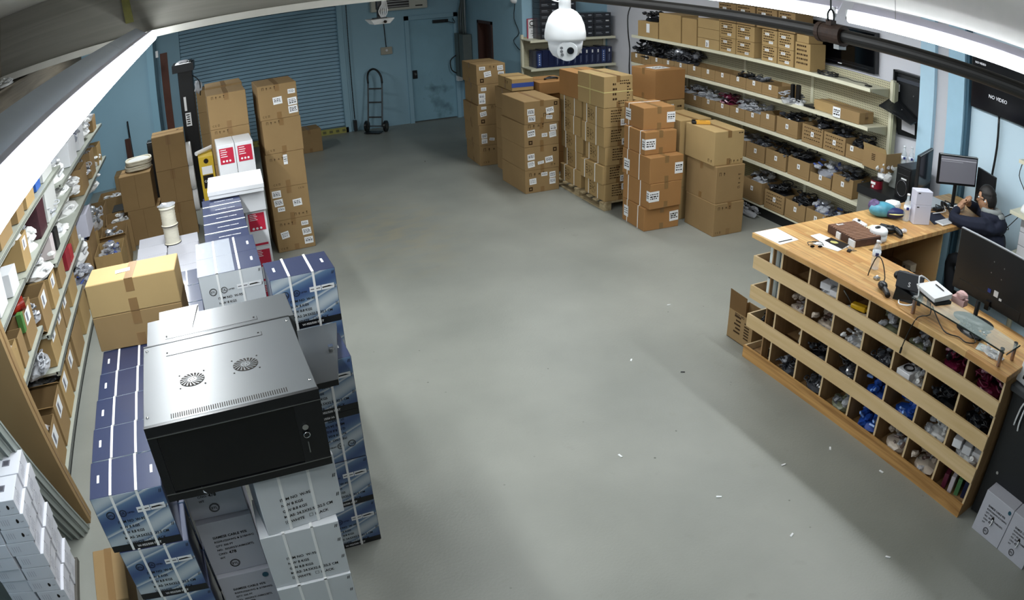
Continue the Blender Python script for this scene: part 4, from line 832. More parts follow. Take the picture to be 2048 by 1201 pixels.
for cx, cy in ((-0.125, 0.285), (0.10, 0.31)):
    v = MB(); T = Matrix.Translation((cx, cy, H+0.0004)); r1 = 0.050
    v.cyl((0, 0, 0), (0, 0, 0.0006), r1+0.002, INK, 32, T=T)
    for i in range(18):
        a = 2*PI*i/18; pts = []
        for r_, da, wd in ((0.020, 0.0, 0.075), (0.034, 0.22, 0.09), (0.050, 0.38, 0.10)):
            pts.append((r_, a+da, wd))
        v.hexa([(pts[0][0]*math.cos(pts[0][1]-pts[0][2]), pts[0][0]*math.sin(pts[0][1]-pts[0][2]), 0.0006), (pts[2][0]*math.cos(pts[2][1]-0.06), pts[2][0]*math.sin(pts[2][1]-0.06), 0.0006), (pts[2][0]*math.cos(pts[2][1]+0.06), pts[2][0]*math.sin(pts[2][1]+0.06), 0.0006), (pts[0][0]*math.cos(pts[0][1]+pts[0][2]), pts[0][0]*math.sin(pts[0][1]+pts[0][2]), 0.0006)],
               [(pts[0][0]*math.cos(pts[0][1]-pts[0][2]), pts[0][0]*math.sin(pts[0][1]-pts[0][2]), 0.0022), (pts[2][0]*math.cos(pts[2][1]-0.06), pts[2][0]*math.sin(pts[2][1]-0.06), 0.0022), (pts[2][0]*math.cos(pts[2][1]+0.06), pts[2][0]*math.sin(pts[2][1]+0.06), 0.0022), (pts[0][0]*math.cos(pts[0][1]+pts[0][2]), pts[0][0]*math.sin(pts[0][1]+pts[0][2]), 0.0022)], RK, T)
    v.cyl((0, 0, 0), (0, 0, 0.0022), 0.020, RK, 20, T=T)
    for a in range(6): v.cyl((0.011*math.cos(a), 0.011*math.sin(a), 0.002), (0.011*math.cos(a), 0.011*math.sin(a), 0.0026), 0.0025, INK, 6, T=T)
    for dx in (-1, 1):
        for dy in (-1, 1): v.cyl((dx*0.052, dy*0.052, 0), (dx*0.052, dy*0.052, 0.0015), 0.0035, INK, 8, T=T)
    v.build('fan_vent', t)
v = MB()
for i in range(52): v.box(-0.225+i*0.0088, -0.2215+i*0.0088, 0.030, 0.062, H+0.0002, H+0.0010, INK)
v.build('vent_slots', t)
for x, y in ((-0.32, 0.07), (0.32, 0.075), (-0.32, 0.62), (0.32, 0.62)): MB().lathe([(0.007, 0), (0.006, 0.003), (0, 0.004)], CHROME, 10, Matrix.Translation((x, y, H))).build('screw', t)
c = MB()
for y0 in (0.535, 0.70): c.box(-0.23, 0.20, y0, y0+0.0025, H+0.0004, H+0.0012, INK).box(0.198, 0.20, y0, y0+0.035, H+0.0004, H+0.0012, INK).cyl((0.185, y0+0.03, H), (0.185, y0+0.03, H+0.002), 0.004, INK, 8).cyl((-0.225, y0+0.03, H), (-0.225, y0+0.03, H+0.002), 0.004, INK, 8)
c.build('cable_entry_cover', t)
rr_ = MB().box(-0.32, 0.36, 0.668, 0.93, 0.0, H-0.002, RK).box(0.3605, 0.362, 0.668, 0.93, 0.0, H-0.004, RKB).box(-0.337, 0.337, 0.660, 0.670, 0.0, H+0.002, RKB)
rr_.hexa([(-0.10, 0.76, H-0.002), (-0.10, 0.765, H-0.002), (-0.06, 1.0, H-0.002), (-0.065, 1.0, H-0.002)], [(-0.10, 0.76, H), (-0.10, 0.765, H), (-0.06, 1.0, H), (-0.065, 1.0, H)], INK)
rr_.box(-0.26, -0.06, 0.93, 1.02, H-0.014, H-0.002, RK)
rr_.build('rear_section', t)
t = thing('bubble_wrap', 'crumpled clear bubble bag inside the rack cabinet', 'plastic bag', (-0.19, 2.43, 1.236), 0.3)
R = random.Random(4)
b = bmesh.new(); bmesh.ops.create_grid(b, x_segments=14, y_segments=10, size=1)
for v_ in b.verts: v_.co = Vector((v_.co.x*0.13, v_.co.y*0.035+0.01, 0.07+v_.co.y*0.06+0.02*math.sin(v_.co.x*9)+R.uniform(-0.007, 0.007)))
mbb = MB(); mbb._add(b, None, M('bag_grey', '#aab0b6', 0.25, noise=0.1)); mbb.blob((0.09, 0.02, 0.04), 0.045, FILM, 7, 2, 0.35, sc=(1.3, 0.8, 0.7)).build('bag', t)
# loose black panel lying on blue boxes
t = thing('metal_side_plate', 'loose black metal side panel with chrome lock on boxes', 'panel', (0.39, 3.25, 1.223), 0.02)
MB().hexa([(-0.155, -0.30, 0.0), (-0.03, -0.30, 0.0), (0.09, 0.27, 0.0), (-0.155, 0.27, 0.0)], [(-0.155, -0.30, 0.03), (-0.03, -0.30, 0.03), (0.09, 0.27, 0.03), (-0.155, 0.27, 0.03)], RK).box(-0.155, -0.03, -0.303, -0.30, -0.0, 0.03, RKB).build('plate', t)
MB().cyl((0.0, -0.02, 0.03), (0.0, -0.02, 0.045), 0.014, CHROME, 14).box(-0.012, 0.012, -0.03, 0.0, 0.045, 0.055, CHROME).build('lock', t)

# ---------------------------------------------------------------- pile of small white boxes lower left
SWB = M('small_white_carton', '#d6d7de', 0.45, noise=0.02)
def small_box(label, x, y, z, group, marks=0, w_=0.22, d_=0.235, h_=0.094):
    t = thing('small_white_box', label, 'box', (x, y, z), 0.02, group)
    MB().box(-w_/2, w_/2, -d_/2, d_/2, 0.0005, h_, SWB, bev=0.002).build('body', t)
    p = MB(); T = face('F', w_, d_, h_, 0.0012); T2 = face('R', w_, d_, h_, 0.0012)
    if marks: p.blob((0.155, 0.05, 0), 0.016, INK, 3, 1, 0.1, T, sc=(0.7, 1.1, 0.03)).text('CAM', 0.012, 0.175, 0.04, M('grey_print', '#70707a', 0.6), T)
    for i in range(4): p.box(0.03+0.018*i, 0.034+0.018*i, 0.03, 0.07, 0, 0.0004, M('pale_print', '#b1b1bb', 0.6), T)
    for i in range(5): p.box(0.05+0.02*i, 0.053+0.02*i, 0.02, 0.06+0.01*(i % 2), 0, 0.0004, M('pale_print', '#b1b1bb', 0.6), T2)
    p.build('printed_marks', t)
    MB().box(w_/2, w_/2+0.001, d_/2-0.006, d_/2-0.0005, 0.0, h_, LBL).build('edge_tab', t); MB().box(w_/2, w_/2+0.0012, -0.002, 0.0, h_-0.02, h_, INK).build('notch', t)
    if marks == 2:
        MB().box(-0.03, 0.03, -0.03, 0.03, h_, h_+0.0012, M('grey_print', '#70707a', 0.6)).box(-0.02, 0.02, -0.02, 0.02, h_+0.0012, h_+0.0018, M('darker_print', '#4d4d55', 0.6)).build('square_print', t)
    return t
LN = ['bottom', 'second', 'third', 'fourth', 'fifth', 'sixth', 'seventh', 'eighth', 'ninth']
for l in range(9):
    dx = 0.012*math.sin(l*2.1)
    small_box(f'small white box, {LN[l]} level, front column of pile by tall carton', -1.61+dx, 3.16, 0.0955*l+0.04, 'front column of small white boxes', 2 if l == 8 else (1 if l in (1, 2, 6, 7) else 0))
    small_box(f'small white box, {LN[l]} level, rear column of pile by tall carton', -1.605+dx, 3.405, 0.0955*l+0.04, 'rear column of small white boxes', 2 if l == 8 else 0)
    if l >= 7 or l < 0: pass
for l in range(9):
    small_box(f'small white box, {LN[l]} level, column left of the front one', -1.845, 3.16+0.01*math.sin(l), 0.0955*l+0.04, 'left column of small white boxes', 2 if l == 8 else 0)
t = thing('floor_board', 'dark low board beneath pile of small white boxes', 'board', (-1.72, 3.25, 0)); MB().box(-0.26, 0.24, -0.22, 0.3, 0, 0.0395, M('dark_board', '#55524c', 0.7)).build('board', t)
for l in range(4):
    small_box(f'small white box, {LN[l]} level, low pile at lower corner', -1.78, 2.60, 0.0955*l, 'low pile of small white boxes', 2 if l == 3 else 0)
# long pale metal trim pieces standing beside it
GT = M('grey_trim_metal', '#9aa09a', 0.45, noise=0.04)
for i, (x0, y0, x1, y1, wd) in enumerate([(-1.42, 3.86, -1.60, 3.42, 0.055), (-1.45, 3.82, -1.66, 3.38, 0.05), (-1.49, 3.80, -1.72, 3.36, 0.05), (-1.545, 3.80, -1.80, 3.36, 0.045)]):
    d = Vector((x1-x0, y1-y0, 1.22)); 
    T = Matrix.Translation((x0, y0, 0)) @ d.to_track_quat('Z', 'X').to_matrix().to_4x4()
    t = thing('metal_trim_length', f'long pale grey metal trim leaning by tall carton, {["nearest the carton", "second from the carton", "third from the carton", "farthest from the carton"][i]}', 'trim piece', (0, 0, 0))
    L_n = d.length
    MB().box(-wd/2, wd/2, -0.012, 0.012, 0, L_n, GT, T).box(-wd/2, -wd/2+0.012, -0.02, 0.02, 0, L_n, GT, T).box(wd/2-0.012, wd/2, -0.02, 0.02, 0, L_n, GT, T).build('profile', t)
# tall narrow carton leaning
t = thing('tall_carton', 'very tall narrow cardboard carton standing before left shelving', 'box', (-1.39, 3.93, 0))
top = (-0.075, -0.30, 1.9)
def lean(x, y, z): return (x+top[0]*z/1.9, y+top[1]*z/1.9, z)
MB().hexa([lean(-0.38, 0, 0), lean(0, 0, 0), lean(0, 0.12, 0), lean(-0.38, 0.12, 0)], [lean(-0.38, 0, 1.9), lean(0, 0, 1.9), lean(0, 0.12, 1.9), lean(-0.38, 0.12, 1.9)], CARD).build('body', t)
MB().hexa([lean(0.001, 0.05, 0), lean(0.002, 0.05, 0), lean(0.002, 0.07, 0), lean(0.001, 0.07, 0)], [lean(0.001, 0.05, 1.9), lean(0.002, 0.05, 1.9), lean(0.002, 0.07, 1.9), lean(0.001, 0.07, 1.9)], TAPE).build('packing_tape', t)
carton('low brown carton on floor left of blue boxes', (-1.26, 2.93), 0.05, 0.22, 0.46, 0.20, 0, CARD, None, 'y')

# ---------------------------------------------------------------- left shelving
SHG = M('grey_green_shelf', '#a3a79c', 0.45, noise=0.05)
def shelf_row(label, y0, y1, z, xf=-1.57, xb=-2.12, name='shelf_board'):
    t = thing('wall_shelf', label, 'shelf', (0, (y0+y1)/2, z)); h = (y1-y0)/2
    MB().box(xb, xf-0.02, -h, h, -0.02, 0, SHG).build('board', t)
    MB().box(xf-0.035, xf, -h, h, -0.035, 0.004, SHG).box(xf, xf+0.004, -h, h, -0.022, -0.016, STEEL).box(xf, xf+0.004, -h, h, -0.008, -0.003, STEEL).build('front_lip', t)
    return t
shelf_row('lowest long shelf of the left shelving', 4.05, 10.4, 0.10, -1.57)
for lab, y0, y1, z in [('short shelf nearest camera above tall open cartons', 4.1, 5.1, 0.95), ('long shelf nearest camera holding white boxes', 3.6, 4.93, 1.39), ('mid height shelf between second and third bay, lower', 5.2, 7.0, 0.51), ('second bay shelf carrying red boxes', 5.25, 7.6, 0.80),
                       ('long middle shelf running to the far end', 6.1, 10.4, 1.07), ('second bay upper shelf with white bags', 4.98, 7.5, 1.38), ('third bay upper shelf with white items', 7.0, 10.4, 1.54), ('high shelf under the light with open cartons', 4.4, 7.05, 1.72), ('topmost far shelf end', 7.1, 10.4, 1.98)]:
    shelf_row(lab, y0, y1, z)
t = thing('shelf_back_panel', 'grey back panel of the left shelving', 'panel', (-2.16, 7.2, 0)); MB().box(-0.02, 0.02, -3.6, 3.25, 0.0, 2.2, M('shelf_back_grey', '#8d9088', 0.6)).build('panel', t)
for y in (5.1, 7.05, 8.8, 10.42): MB().box(-0.0, 0.05, y-7.2-0.02, y-7.2+0.02, 0, 2.2, SHG).build('upright', t)
MB().box(-0.02, 0.57, -3.2, 3.2, 0.0, 0.078, M('plinth_black', '#1b1c1d', 0.6)).build('plinth', t)
FLM = M('carton_flap', '#a08052', 0.8, noise=0.06)
def open_carton(label, x, y, z, w_, d_, h_, mat=CARD, group=None, flaps=True, lab=True, cat='box', rz=0.0, name='open_carton', blue=False):
    """open topped carton, w_ along the aisle normal (x), d_ along y"""
    t = thing(name, label, cat, (x, y, z), rz, group); q = 0.004
    MB().box(-w_/2, w_/2, -d_/2, d_/2, 0.0005, 0.006, mat).box(-w_/2, -w_/2+q, -d_/2, d_/2, 0.006, h_, mat).box(w_/2-q, w_/2, -d_/2, d_/2, 0.006, h_, mat).box(-w_/2+q, w_/2-q, -d_/2, -d_/2+q, 0.006, h_, mat).box(-w_/2+q, w_/2-q, d_/2-q, d_/2, 0.006, h_, mat).build('body', t)
    if flaps:
        MB().hexa([(-w_/2, -d_/2, h_), (w_/2, -d_/2, h_), (w_/2, -d_/2+q, h_), (-w_/2, -d_/2+q, h_)], [(-w_/2, -d_/2-0.09, h_+0.05), (w_/2, -d_/2-0.09, h_+0.05), (w_/2, -d_/2-0.087, h_+0.054), (-w_/2, -d_/2-0.087, h_+0.054)], FLM).build('flap', t)
    if lab:
        p = MB(); T = face('R', w_, d_, h_, 0.001)
        p.box(d_*0.25, d_*0.75, h_*0.55, h_*0.9, 0, 0.0008, LBL, T).box(d_*0.35, d_*0.5, h_*0.6, h_*0.85, 0.0008, 0.0012, M('grey_print', '#70707a', 0.6), T); p.build('label_card', t)
    return t
def pile_mesh(kind, seed):
    R = random.Random(seed); mb = MB()
    sets = {'black': (CABLE, M('dark_film', '#33353b', 0.12, coat=0.6), M('dark_grey_parts', '#2c2d30', 0.45)), 'clear': (FILM, M('silver_parts', '#a2a5aa', 0.3, 0.4), CABLEG), 'white': (M('white_parts', '#dadad8', 0.5), FILM, M('pale_bag', '#c9cacb', 0.3)), 'grey': (M('charcoal_bag', '#3c3e43', 0.15, coat=0.6), M('glint_film', '#8b8e95', 0.12, coat=0.5), M('dark_grey_parts', '#2c2d30', 0.45)),
            'blue': (M('blue_bag', '#24499b', 0.22), M('blue_bag', '#24499b', 0.22), M('light_blue_glint', '#7ea0dc', 0.2)), 'red': (M('maroon_bag', '#5d1630', 0.3), CABLE, M('pinkish_bag', '#b58a98', 0.3)), 'beige': (M('beige_bag', '#b9ab9b', 0.3), FILM, M('brown_parts', '#5d4a42', 0.5)), 'olive': (M('olive_bag', '#6d7058', 0.3), FILM, CABLEG), 'shiny': (M('silver_bag', '#b9bcc6', 0.15, 0.5), FILM, M('blue_glint', '#4a5c9a', 0.2))}
    a, f, c = sets[kind]
    n = 24 if kind in ('black', 'grey', 'clear', 'shiny', 'red') else 15
    for i in range(n):
        x, y = R.uniform(-0.38, 0.38), R.uniform(-0.38, 0.38); z_ = R.uniform(0.0, 0.5)*(1-abs(x)-abs(y)*0.4)
        if kind in ('black', 'grey', 'red', 'clear') and i % 2 == 0:
            r = R.uniform(0.06, 0.14); ang = R.uniform(0, PI); tilt = R.uniform(-0.9, 0.9)
            T = Matrix.Translation((x, y, z_+0.1)) @ Matrix.Rotation(ang, 4, 'Z') @ Matrix.Rotation(tilt, 4, 'X')
            mb.tube([(r*1.3*math.cos(k), r*0.7*math.sin(k), 0.03*math.sin(2*k)) for k in [2*PI*j/7 for j in range(7)]], 0.022, a, 5, T=T, closed=True, smooth=2)
        elif i % 3 == 1:
            T = Matrix.Translation((x, y, z_+0.1)) @ Euler((R.uniform(-.7, .7), R.uniform(-.7, .7), R.uniform(0, 3))).to_matrix().to_4x4()
            mb.box(-0.10, 0.10, -0.05, 0.05, -0.03, 0.03, c, T, bev=0.012)
        else:
            mb.blob((x, y, z_+0.06), R.uniform(0.08, 0.16), a if i % 3 == 0 else f, R.random(), 2, 0.28, sc=(1.2, 0.8, 0.7))
    mb.blob((0, 0, 0.0), 0.42, a, 9, 2, 0.12, sc=(1, 1, 0.45))
    return mb.mesh('pile_'+kind)
PM = {}
def pile(label, kind, x, y, z, sx_, sy_, sz_, seed=0, cat='bagged goods', name=None, group=None):
    k = (kind, seed % 3)
    if k not in PM: PM[k] = pile_mesh(kind, seed % 3+hash_(kind))
    o = bpy.data.objects.new(name or 'bagged_parts', PM[k]); COL.objects.link(o); o.location = (x, y, z); o.scale = (sx_, sy_, sz_); o.rotation_euler = (0, 0, (seed % 2)*PI)
    return tag(o, label, cat, group, 'stuff')
def hash_(s): return sum(ord(c_)*i for i, c_ in enumerate(s, 1)) % 97
R = random.Random(11)
NUMS3 = ['nearest', 'second', 'third']; NUMS8 = ['far bay upper', 'far bay middle', 'farther middle', 'farthest upper', 'lowest shelf', 'second bay upper', 'second bay middle', 'farthest middle']
# contents of the left shelving, hand placed along the aisle
XM = -1.83
for i, (y, z, w_, d_, h_, kind, txt, lb) in enumerate([
    (4.30, 0.955, 0.42, 0.20, 0.24, 'beige', 'light wooden tinted carton at near end of short shelf', False),
    (4.52, 0.955, 0.40, 0.18, 0.22, None, 'second light carton on near short shelf', False),
    (4.86, 0.955, 0.44, 0.34, 0.27, 'white', 'wide carton with red can on the near short shelf', True),
    (5.45, 0.515, 0.48, 0.34, 0.30, None, 'open flap carton, first of three on second bay floor shelf', True),
    (5.80, 0.515, 0.46, 0.32, 0.28, 'clear', 'open flap carton, second of three on second bay', True),
    (6.15, 0.515, 0.46, 0.32, 0.26, None, 'open flap carton, third of three on second bay', True),
    (6.65, 0.515, 0.44, 0.40, 0.24, 'grey', 'carton with thin red sleeves under red box shelf', False),
    (4.55, 0.105, 0.50, 0.36, 0.32, 'beige', 'large open carton on lowest shelf nearest camera', True),
    (4.95, 0.105, 0.50, 0.36, 0.34, None, 'large open carton, second on lowest shelf', True),
    (5.36, 0.105, 0.50, 0.36, 0.32, 'clear', 'large open carton, third on lowest shelf', True),
    (5.78, 0.105, 0.48, 0.36, 0.30, None, 'large open carton, fourth on lowest shelf', True),
    (6.30, 0.105, 0.48, 0.50, 0.30, 'grey', 'wide open carton, fifth on lowest shelf', False),
    (6.95, 0.105, 0.48, 0.46, 0.33, 'shiny', 'open carton, sixth on lowest shelf with glinting bags', False),
    (7.60, 0.105, 0.50, 0.55, 0.42, 'beige', 'deep open carton, seventh on lowest shelf', False),
    (8.30, 0.105, 0.50, 0.55, 0.52, 'shiny', 'deep carton of silver blue bags toward far end', False),
    (9.00, 0.105, 0.50, 0.50, 0.50, 'white', 'deep carton with torn white bag toward far end', False),
    (9.70, 0.105, 0.50, 0.50, 0.45, 'clear', 'open carton, last but one at far end floor', False),
    (5.45, 0.805, 0.42, 0.34, 0.30, None, 'tall printed carton at start of red box shelf', True),
    (5.90, 0.805, 0.44, 0.30, 0.26, 'grey', 'brown carton, second on red box shelf', True),
    (6.35, 0.805, 0.44, 0.30, 0.22, 'white', 'brown carton, third on red box shelf', False),
    (7.30, 0.805, 0.44, 0.34, 0.22, 'black', 'brown carton, last on the red box shelf', False),
    (5.25, 1.385, 0.44, 0.26, 0.24, None, 'narrow brown carton under the high shelf', True),
    (4.80, 1.725, 0.46, 0.40, 0.30, None, 'largest brown carton on the high shelf', False),
    (5.32, 1.725, 0.42, 0.26, 0.22, 'black', 'brown open carton with black parts on high shelf', False),
    (5.72, 1.725, 0.42, 0.34, 0.30, None, 'tall brown carton beside blue box on high shelf', False),
    (8.55, 1.075, 0.44, 0.46, 0.30, None, 'light brown carton far along the middle shelf', False),
    (9.30, 1.075, 0.44, 0.40, 0.32, 'clear', 'tall brown carton near the far end of middle shelf', False),
    (10.0, 1.075, 0.44, 0.40, 0.26, 'white', 'last carton at far end of the middle shelf', False)]):
    w_ = min(w_, 0.5)
    open_carton(txt, -1.60-w_/2, y, z, w_, d_-0.02, h_, CARD if i % 3 else CARD_T, 'open cartons on the left shelving', flaps=(i in (3, 4, 5, 7, 8, 9)), lab=lb)
    if kind: pile(f'{"glinting" if kind == "shiny" else kind} parts heaped in the {txt}', kind, -1.60-w_/2, y, z+h_-0.12, w_*0.9, (d_-0.02)*0.95, 0.28, i, name='bagged_parts')
# white boxes, bags and odd items
def plain_box(label, x, y, z, a, b_, h_, mat, cat='box', name='small_box', group=None, rz=0.0):
    t = thing(name, label, cat, (x, y, z), rz, group); MB().box(-a/2, a/2, -b_/2, b_/2, 0.0005, h_, mat, bev=0.003).build('body', t); return t
for i, (lab, x, y, z, a, b_, h_, mt) in enumerate([
    ('white box at near end of long near shelf', -1.80, 4.05, 1.395, 0.34, 0.26, 0.20, WHITE), ('second white box on the long near shelf', -1.78, 4.40, 1.395, 0.32, 0.24, 0.24, WHITE),
    ('white box beside narrow brown carton', -1.74, 4.72, 1.395, 0.30, 0.22, 0.16, WHITE),
    ('bright blue box with green print on high shelf', -1.78, 6.20, 1.725, 0.30, 0.20, 0.30, M('bright_blue_box', '#2456a6', 0.4)), ('large white box right of the bright blue one', -1.84, 6.62, 1.725, 0.44, 0.46, 0.32, M('pale_grey_carton', '#bdbebb', 0.5)),
    ('large pale box under the high white box', -1.84, 6.55, 1.385, 0.46, 0.50, 0.30, M('pale_grey_carton', '#bdbebb', 0.5)), ('dark red grid crate below the high shelf', -1.80, 6.02, 1.385, 0.40, 0.30, 0.28, M('dark_red_crate', '#3a1620', 0.5, noise=0.4, scale=40)),
    ('black product box on middle shelf', -1.72, 6.55, 1.075, 0.20, 0.16, 0.18, M('black_carton', '#18181a', 0.5)), ('pale pink device box beside black one', -1.74, 6.30, 1.075, 0.24, 0.14, 0.20, M('pale_pink_box', '#c7bcbc', 0.5)),
    ('small red box on red box shelf', -1.72, 6.72, 0.805, 0.26, 0.18, 0.18, M('red_box', '#8a1f2b', 0.5)), ('pale lilac box stack on lower far shelf', -1.78, 8.25, 0.66, 0.40, 0.40, 0.26, M('lilac_white_box', '#c8c8d6', 0.5)),
    ('grey electronic unit under middle shelf', -1.74, 7.0, 0.805, 0.26, 0.22, 0.10, M('dark_grey_parts', '#2c2d30', 0.45)), ('white monitor box leaning on far upper shelf', -1.80, 8.0, 1.545, 0.40, 0.50, 0.26, WHITE),
    ('tall white box on far upper shelf', -1.82, 8.8, 1.545, 0.40, 0.4, 0.30, WHITE), ('small brown box on topmost shelf end', -1.75, 9.9, 1.545, 0.3, 0.3, 0.2, CARD)]):
    plain_box(lab, x, y, z, a, b_, h_, mt)
for i in range(5):
    plain_box(f'thin red sleeve box, {ORD[i]} in the fanned row', -1.66, 6.85+0.035*i, 0.755-0.0, 0.14, 0.028, 0.19, M('red_sleeve', '#a03034', 0.5), name='sleeve_box', group='thin red sleeves', rz=0.15)
for i, (kind, x, y, z, a, b_, h_, tx) in enumerate([
    ('white', -1.78, 5.2, 1.62, 0.4, 0.4, 0.3, 'crumpled white bags below the high shelf start'), ('white', -1.78, 5.65, 1.39, 0.42, 0.42, 0.42, 'heap of white packaging on second bay upper shelf'),
    ('white', -1.78, 7.3, 1.54, 0.42, 0.55, 0.5, 'white bag heap at start of far upper shelf'), ('shiny', -1.76, 8.45, 1.72, 0.35, 0.5, 0.4, 'silver blue glinting bags on far upper shelf'),
    ('white', -1.76, 9.3, 1.62, 0.4, 0.7, 0.4, 'white bags near the far shelf end'), ('white', -1.8, 7.0, 1.08, 0.45, 0.7, 0.35, 'long heap of white bags on middle shelf start'),
    ('white', -1.8, 7.8, 1.08, 0.45, 0.7, 0.42, 'long heap of white bags on middle shelf centre'), ('clear', -1.78, 5.25, 0.97, 0.4, 0.35, 0.3, 'clear bag hanging over the short shelf end'),
    ('white', -1.72, 7.6, 0.60, 0.4, 0.45, 0.5, 'white device bundle below red box shelf'), ('clear', -1.66, 8.9, 0.55, 0.3, 0.5, 0.45, 'clear bags piled toward aisle far end'),
    ('shiny', -1.64, 7.35, 0.42, 0.3, 0.5, 0.3, 'silvery bag pile spilling over lowest shelf'), ('black', -1.72, 4.1, 1.58, 0.3, 0.3, 0.2, 'black parts lying on near white boxes'),
    ('white', -1.7, 9.2, 0.95, 0.36, 0.6, 0.3, 'white parts bags on far middle items'), ('clear', -1.72, 5.05, 0.66, 0.3, 0.5, 0.26, 'silver bag draped between near cartons')]):
    pile(tx, kind, x, y, z, a, b_, h_, i)
t = thing('spray_can', 'red topped can lying in the near short shelf', 'can', (-1.70, 4.78, 1.24), 0.4)
MB().cyl((-0.1, 0, 0), (0.08, 0, 0.02), 0.045, M('can_red', '#b23020', 0.35), 20).build('can_body', t); MB().cyl((0.08, 0, 0.02), (0.12, 0, 0.025), 0.05, M('can_red_b', '#8f2418', 0.35), 20).build('lid', t)
plain_box('green and white narrow product box near red can', -1.62, 4.70, 1.10, 0.05, 0.06, 0.14, M('green_box', '#4a7a3c', 0.5))
for i, (y, k_) in enumerate([(8.25, 'shiny'), (8.85, 'clear'), (9.45, 'white')]):
    open_carton(f'open carton on the aisle floor by shelving, {NUMS3[i]} from camera', -1.40, y, 0, 0.34, 0.50, 0.42, CARD if i else CARD_T, 'open cartons on the aisle floor', flaps=(i == 1), lab=False, rz=0.05*i)
    pile(f'bags heaped in aisle floor carton, {NUMS3[i]} from camera', k_, -1.40, y, 0.30, 0.32, 0.46, 0.3, i)
for i, (y, z) in enumerate([(7.35, 1.40), (8.0, 1.25), (8.9, 1.20), (9.6, 1.75), (7.9, 0.12), (6.5, 1.39), (5.95, 1.08), (9.9, 1.10)]):
    pile(f'white plastic packaging wedged on the left shelving, {NUMS8[i]} lump', ['white', 'clear'][i % 3 == 2], -1.75, y, z, 0.40, 0.50, 0.30, i)
# high board clutter
t = thing('high_wall_shelf', 'brown board shelf high on left wall with white clutter', 'shelf', (-2.12, 6.6, 2.68)); MB().box(-0.10, 0.18, -1.2, 1.4, -0.02, 0.0, BROWNB).build('board', t)
for i, y in enumerate((5.9, 6.3, 6.8)): pile(f'white and black clutter on the high wall board, {["near", "middle", "far"][i]} clump', ['white', 'black', 'white'][i], -2.06, y, 2.69, 0.26, 0.35, 0.14, i)
# floor items at far end of the left aisle
open_carton('open carton with white bits on the floor beyond shelving', -1.62, 11.0, 0, 0.5, 0.4, 0.36, CARD, None, flaps=False, lab=False)
pile('white bits in the carton beyond the shelving', 'white', -1.62, 11.0, 0.26, 0.42, 0.34, 0.2, 1)
plain_box('dark low bin on floor beyond the left shelving', -1.45, 10.45, 0.0, 0.30, 0.35, 0.28, M('dark_bin', '#2a2622', 0.6))
carton('brown carton against the jutting blue wall', (-1.75, 12.2), 0, 0.5, 0.4, 0.35, 0, CARD, None, 'y')
# ---------------------------------------------------------------- right shelving with pegboard
t = thing('pegboard_back', 'cream perforated pegboard backing of the right shelving', 'pegboard', (6.36, 7.1, 0))
MB().box(-0.012, 0.012, -2.24, 2.36, 0.12, 1.99, PEG).build('panel', t)
for y in (-2.26, -1.04, 0.18, 1.40, 2.36): MB().box(-0.03, 0.03, y-0.02, y+0.02, 0.0, 2.02, CREAM).build('upright', t)
MB().box(-0.02, 0.05, -2.30, -2.26, 0.0, 2.0, M('post_olive', '#a9a98f', 0.5)).build('end_post', t)
def gondola(label, z, y0, y1):
    t = thing('gondola_shelf', label, 'shelf', (6.17, (y0+y1)/2, z)); h = (y1-y0)/2
    MB().box(-0.17, 0.17, -h, h, -0.012, 0, CREAM).build('board', t)
    MB().box(-0.178, -0.165, -h, h, -0.035, 0.004, CREAM).build('front_lip', t)
    for s in (-1, 1): MB().hexa([(0.17, s*h-0.004, -0.10), (0.17, s*h+0.004, -0.10), (-0.15, s*h+0.004, -0.035), (-0.15, s*h-0.004, -0.035)], [(0.17, s*h-0.004, -0.001), (0.17, s*h+0.004, -0.001), (-0.15, s*h+0.004, -0.001), (-0.15, s*h-0.004, -0.001)], M('bracket_cream', '#a8a58d', 0.5)).build('bracket', t)
for n, z in (('top cream shelf carrying the tall printed boxes', 1.915), ('second cream shelf with short labelled bins', 1.505), ('third cream shelf with numbered bins', 1.105), ('fourth shelf with larger bins near the counter', 0.675)): gondola(n, z, 4.88, 9.44)
t = thing('base_deck_shelf', 'lowest base deck of the right shelving', 'shelf', (6.17, 7.15, 0)); MB().box(-0.17, 0.17, -2.28, 2.28, 0.145, 0.165, CREAM).build('deck', t); MB().box(-0.10, 0.17, -2.26, 2.26, 0, 0.145, M('plinth_black', '#1b1c1d', 0.6)).build('plinth', t)
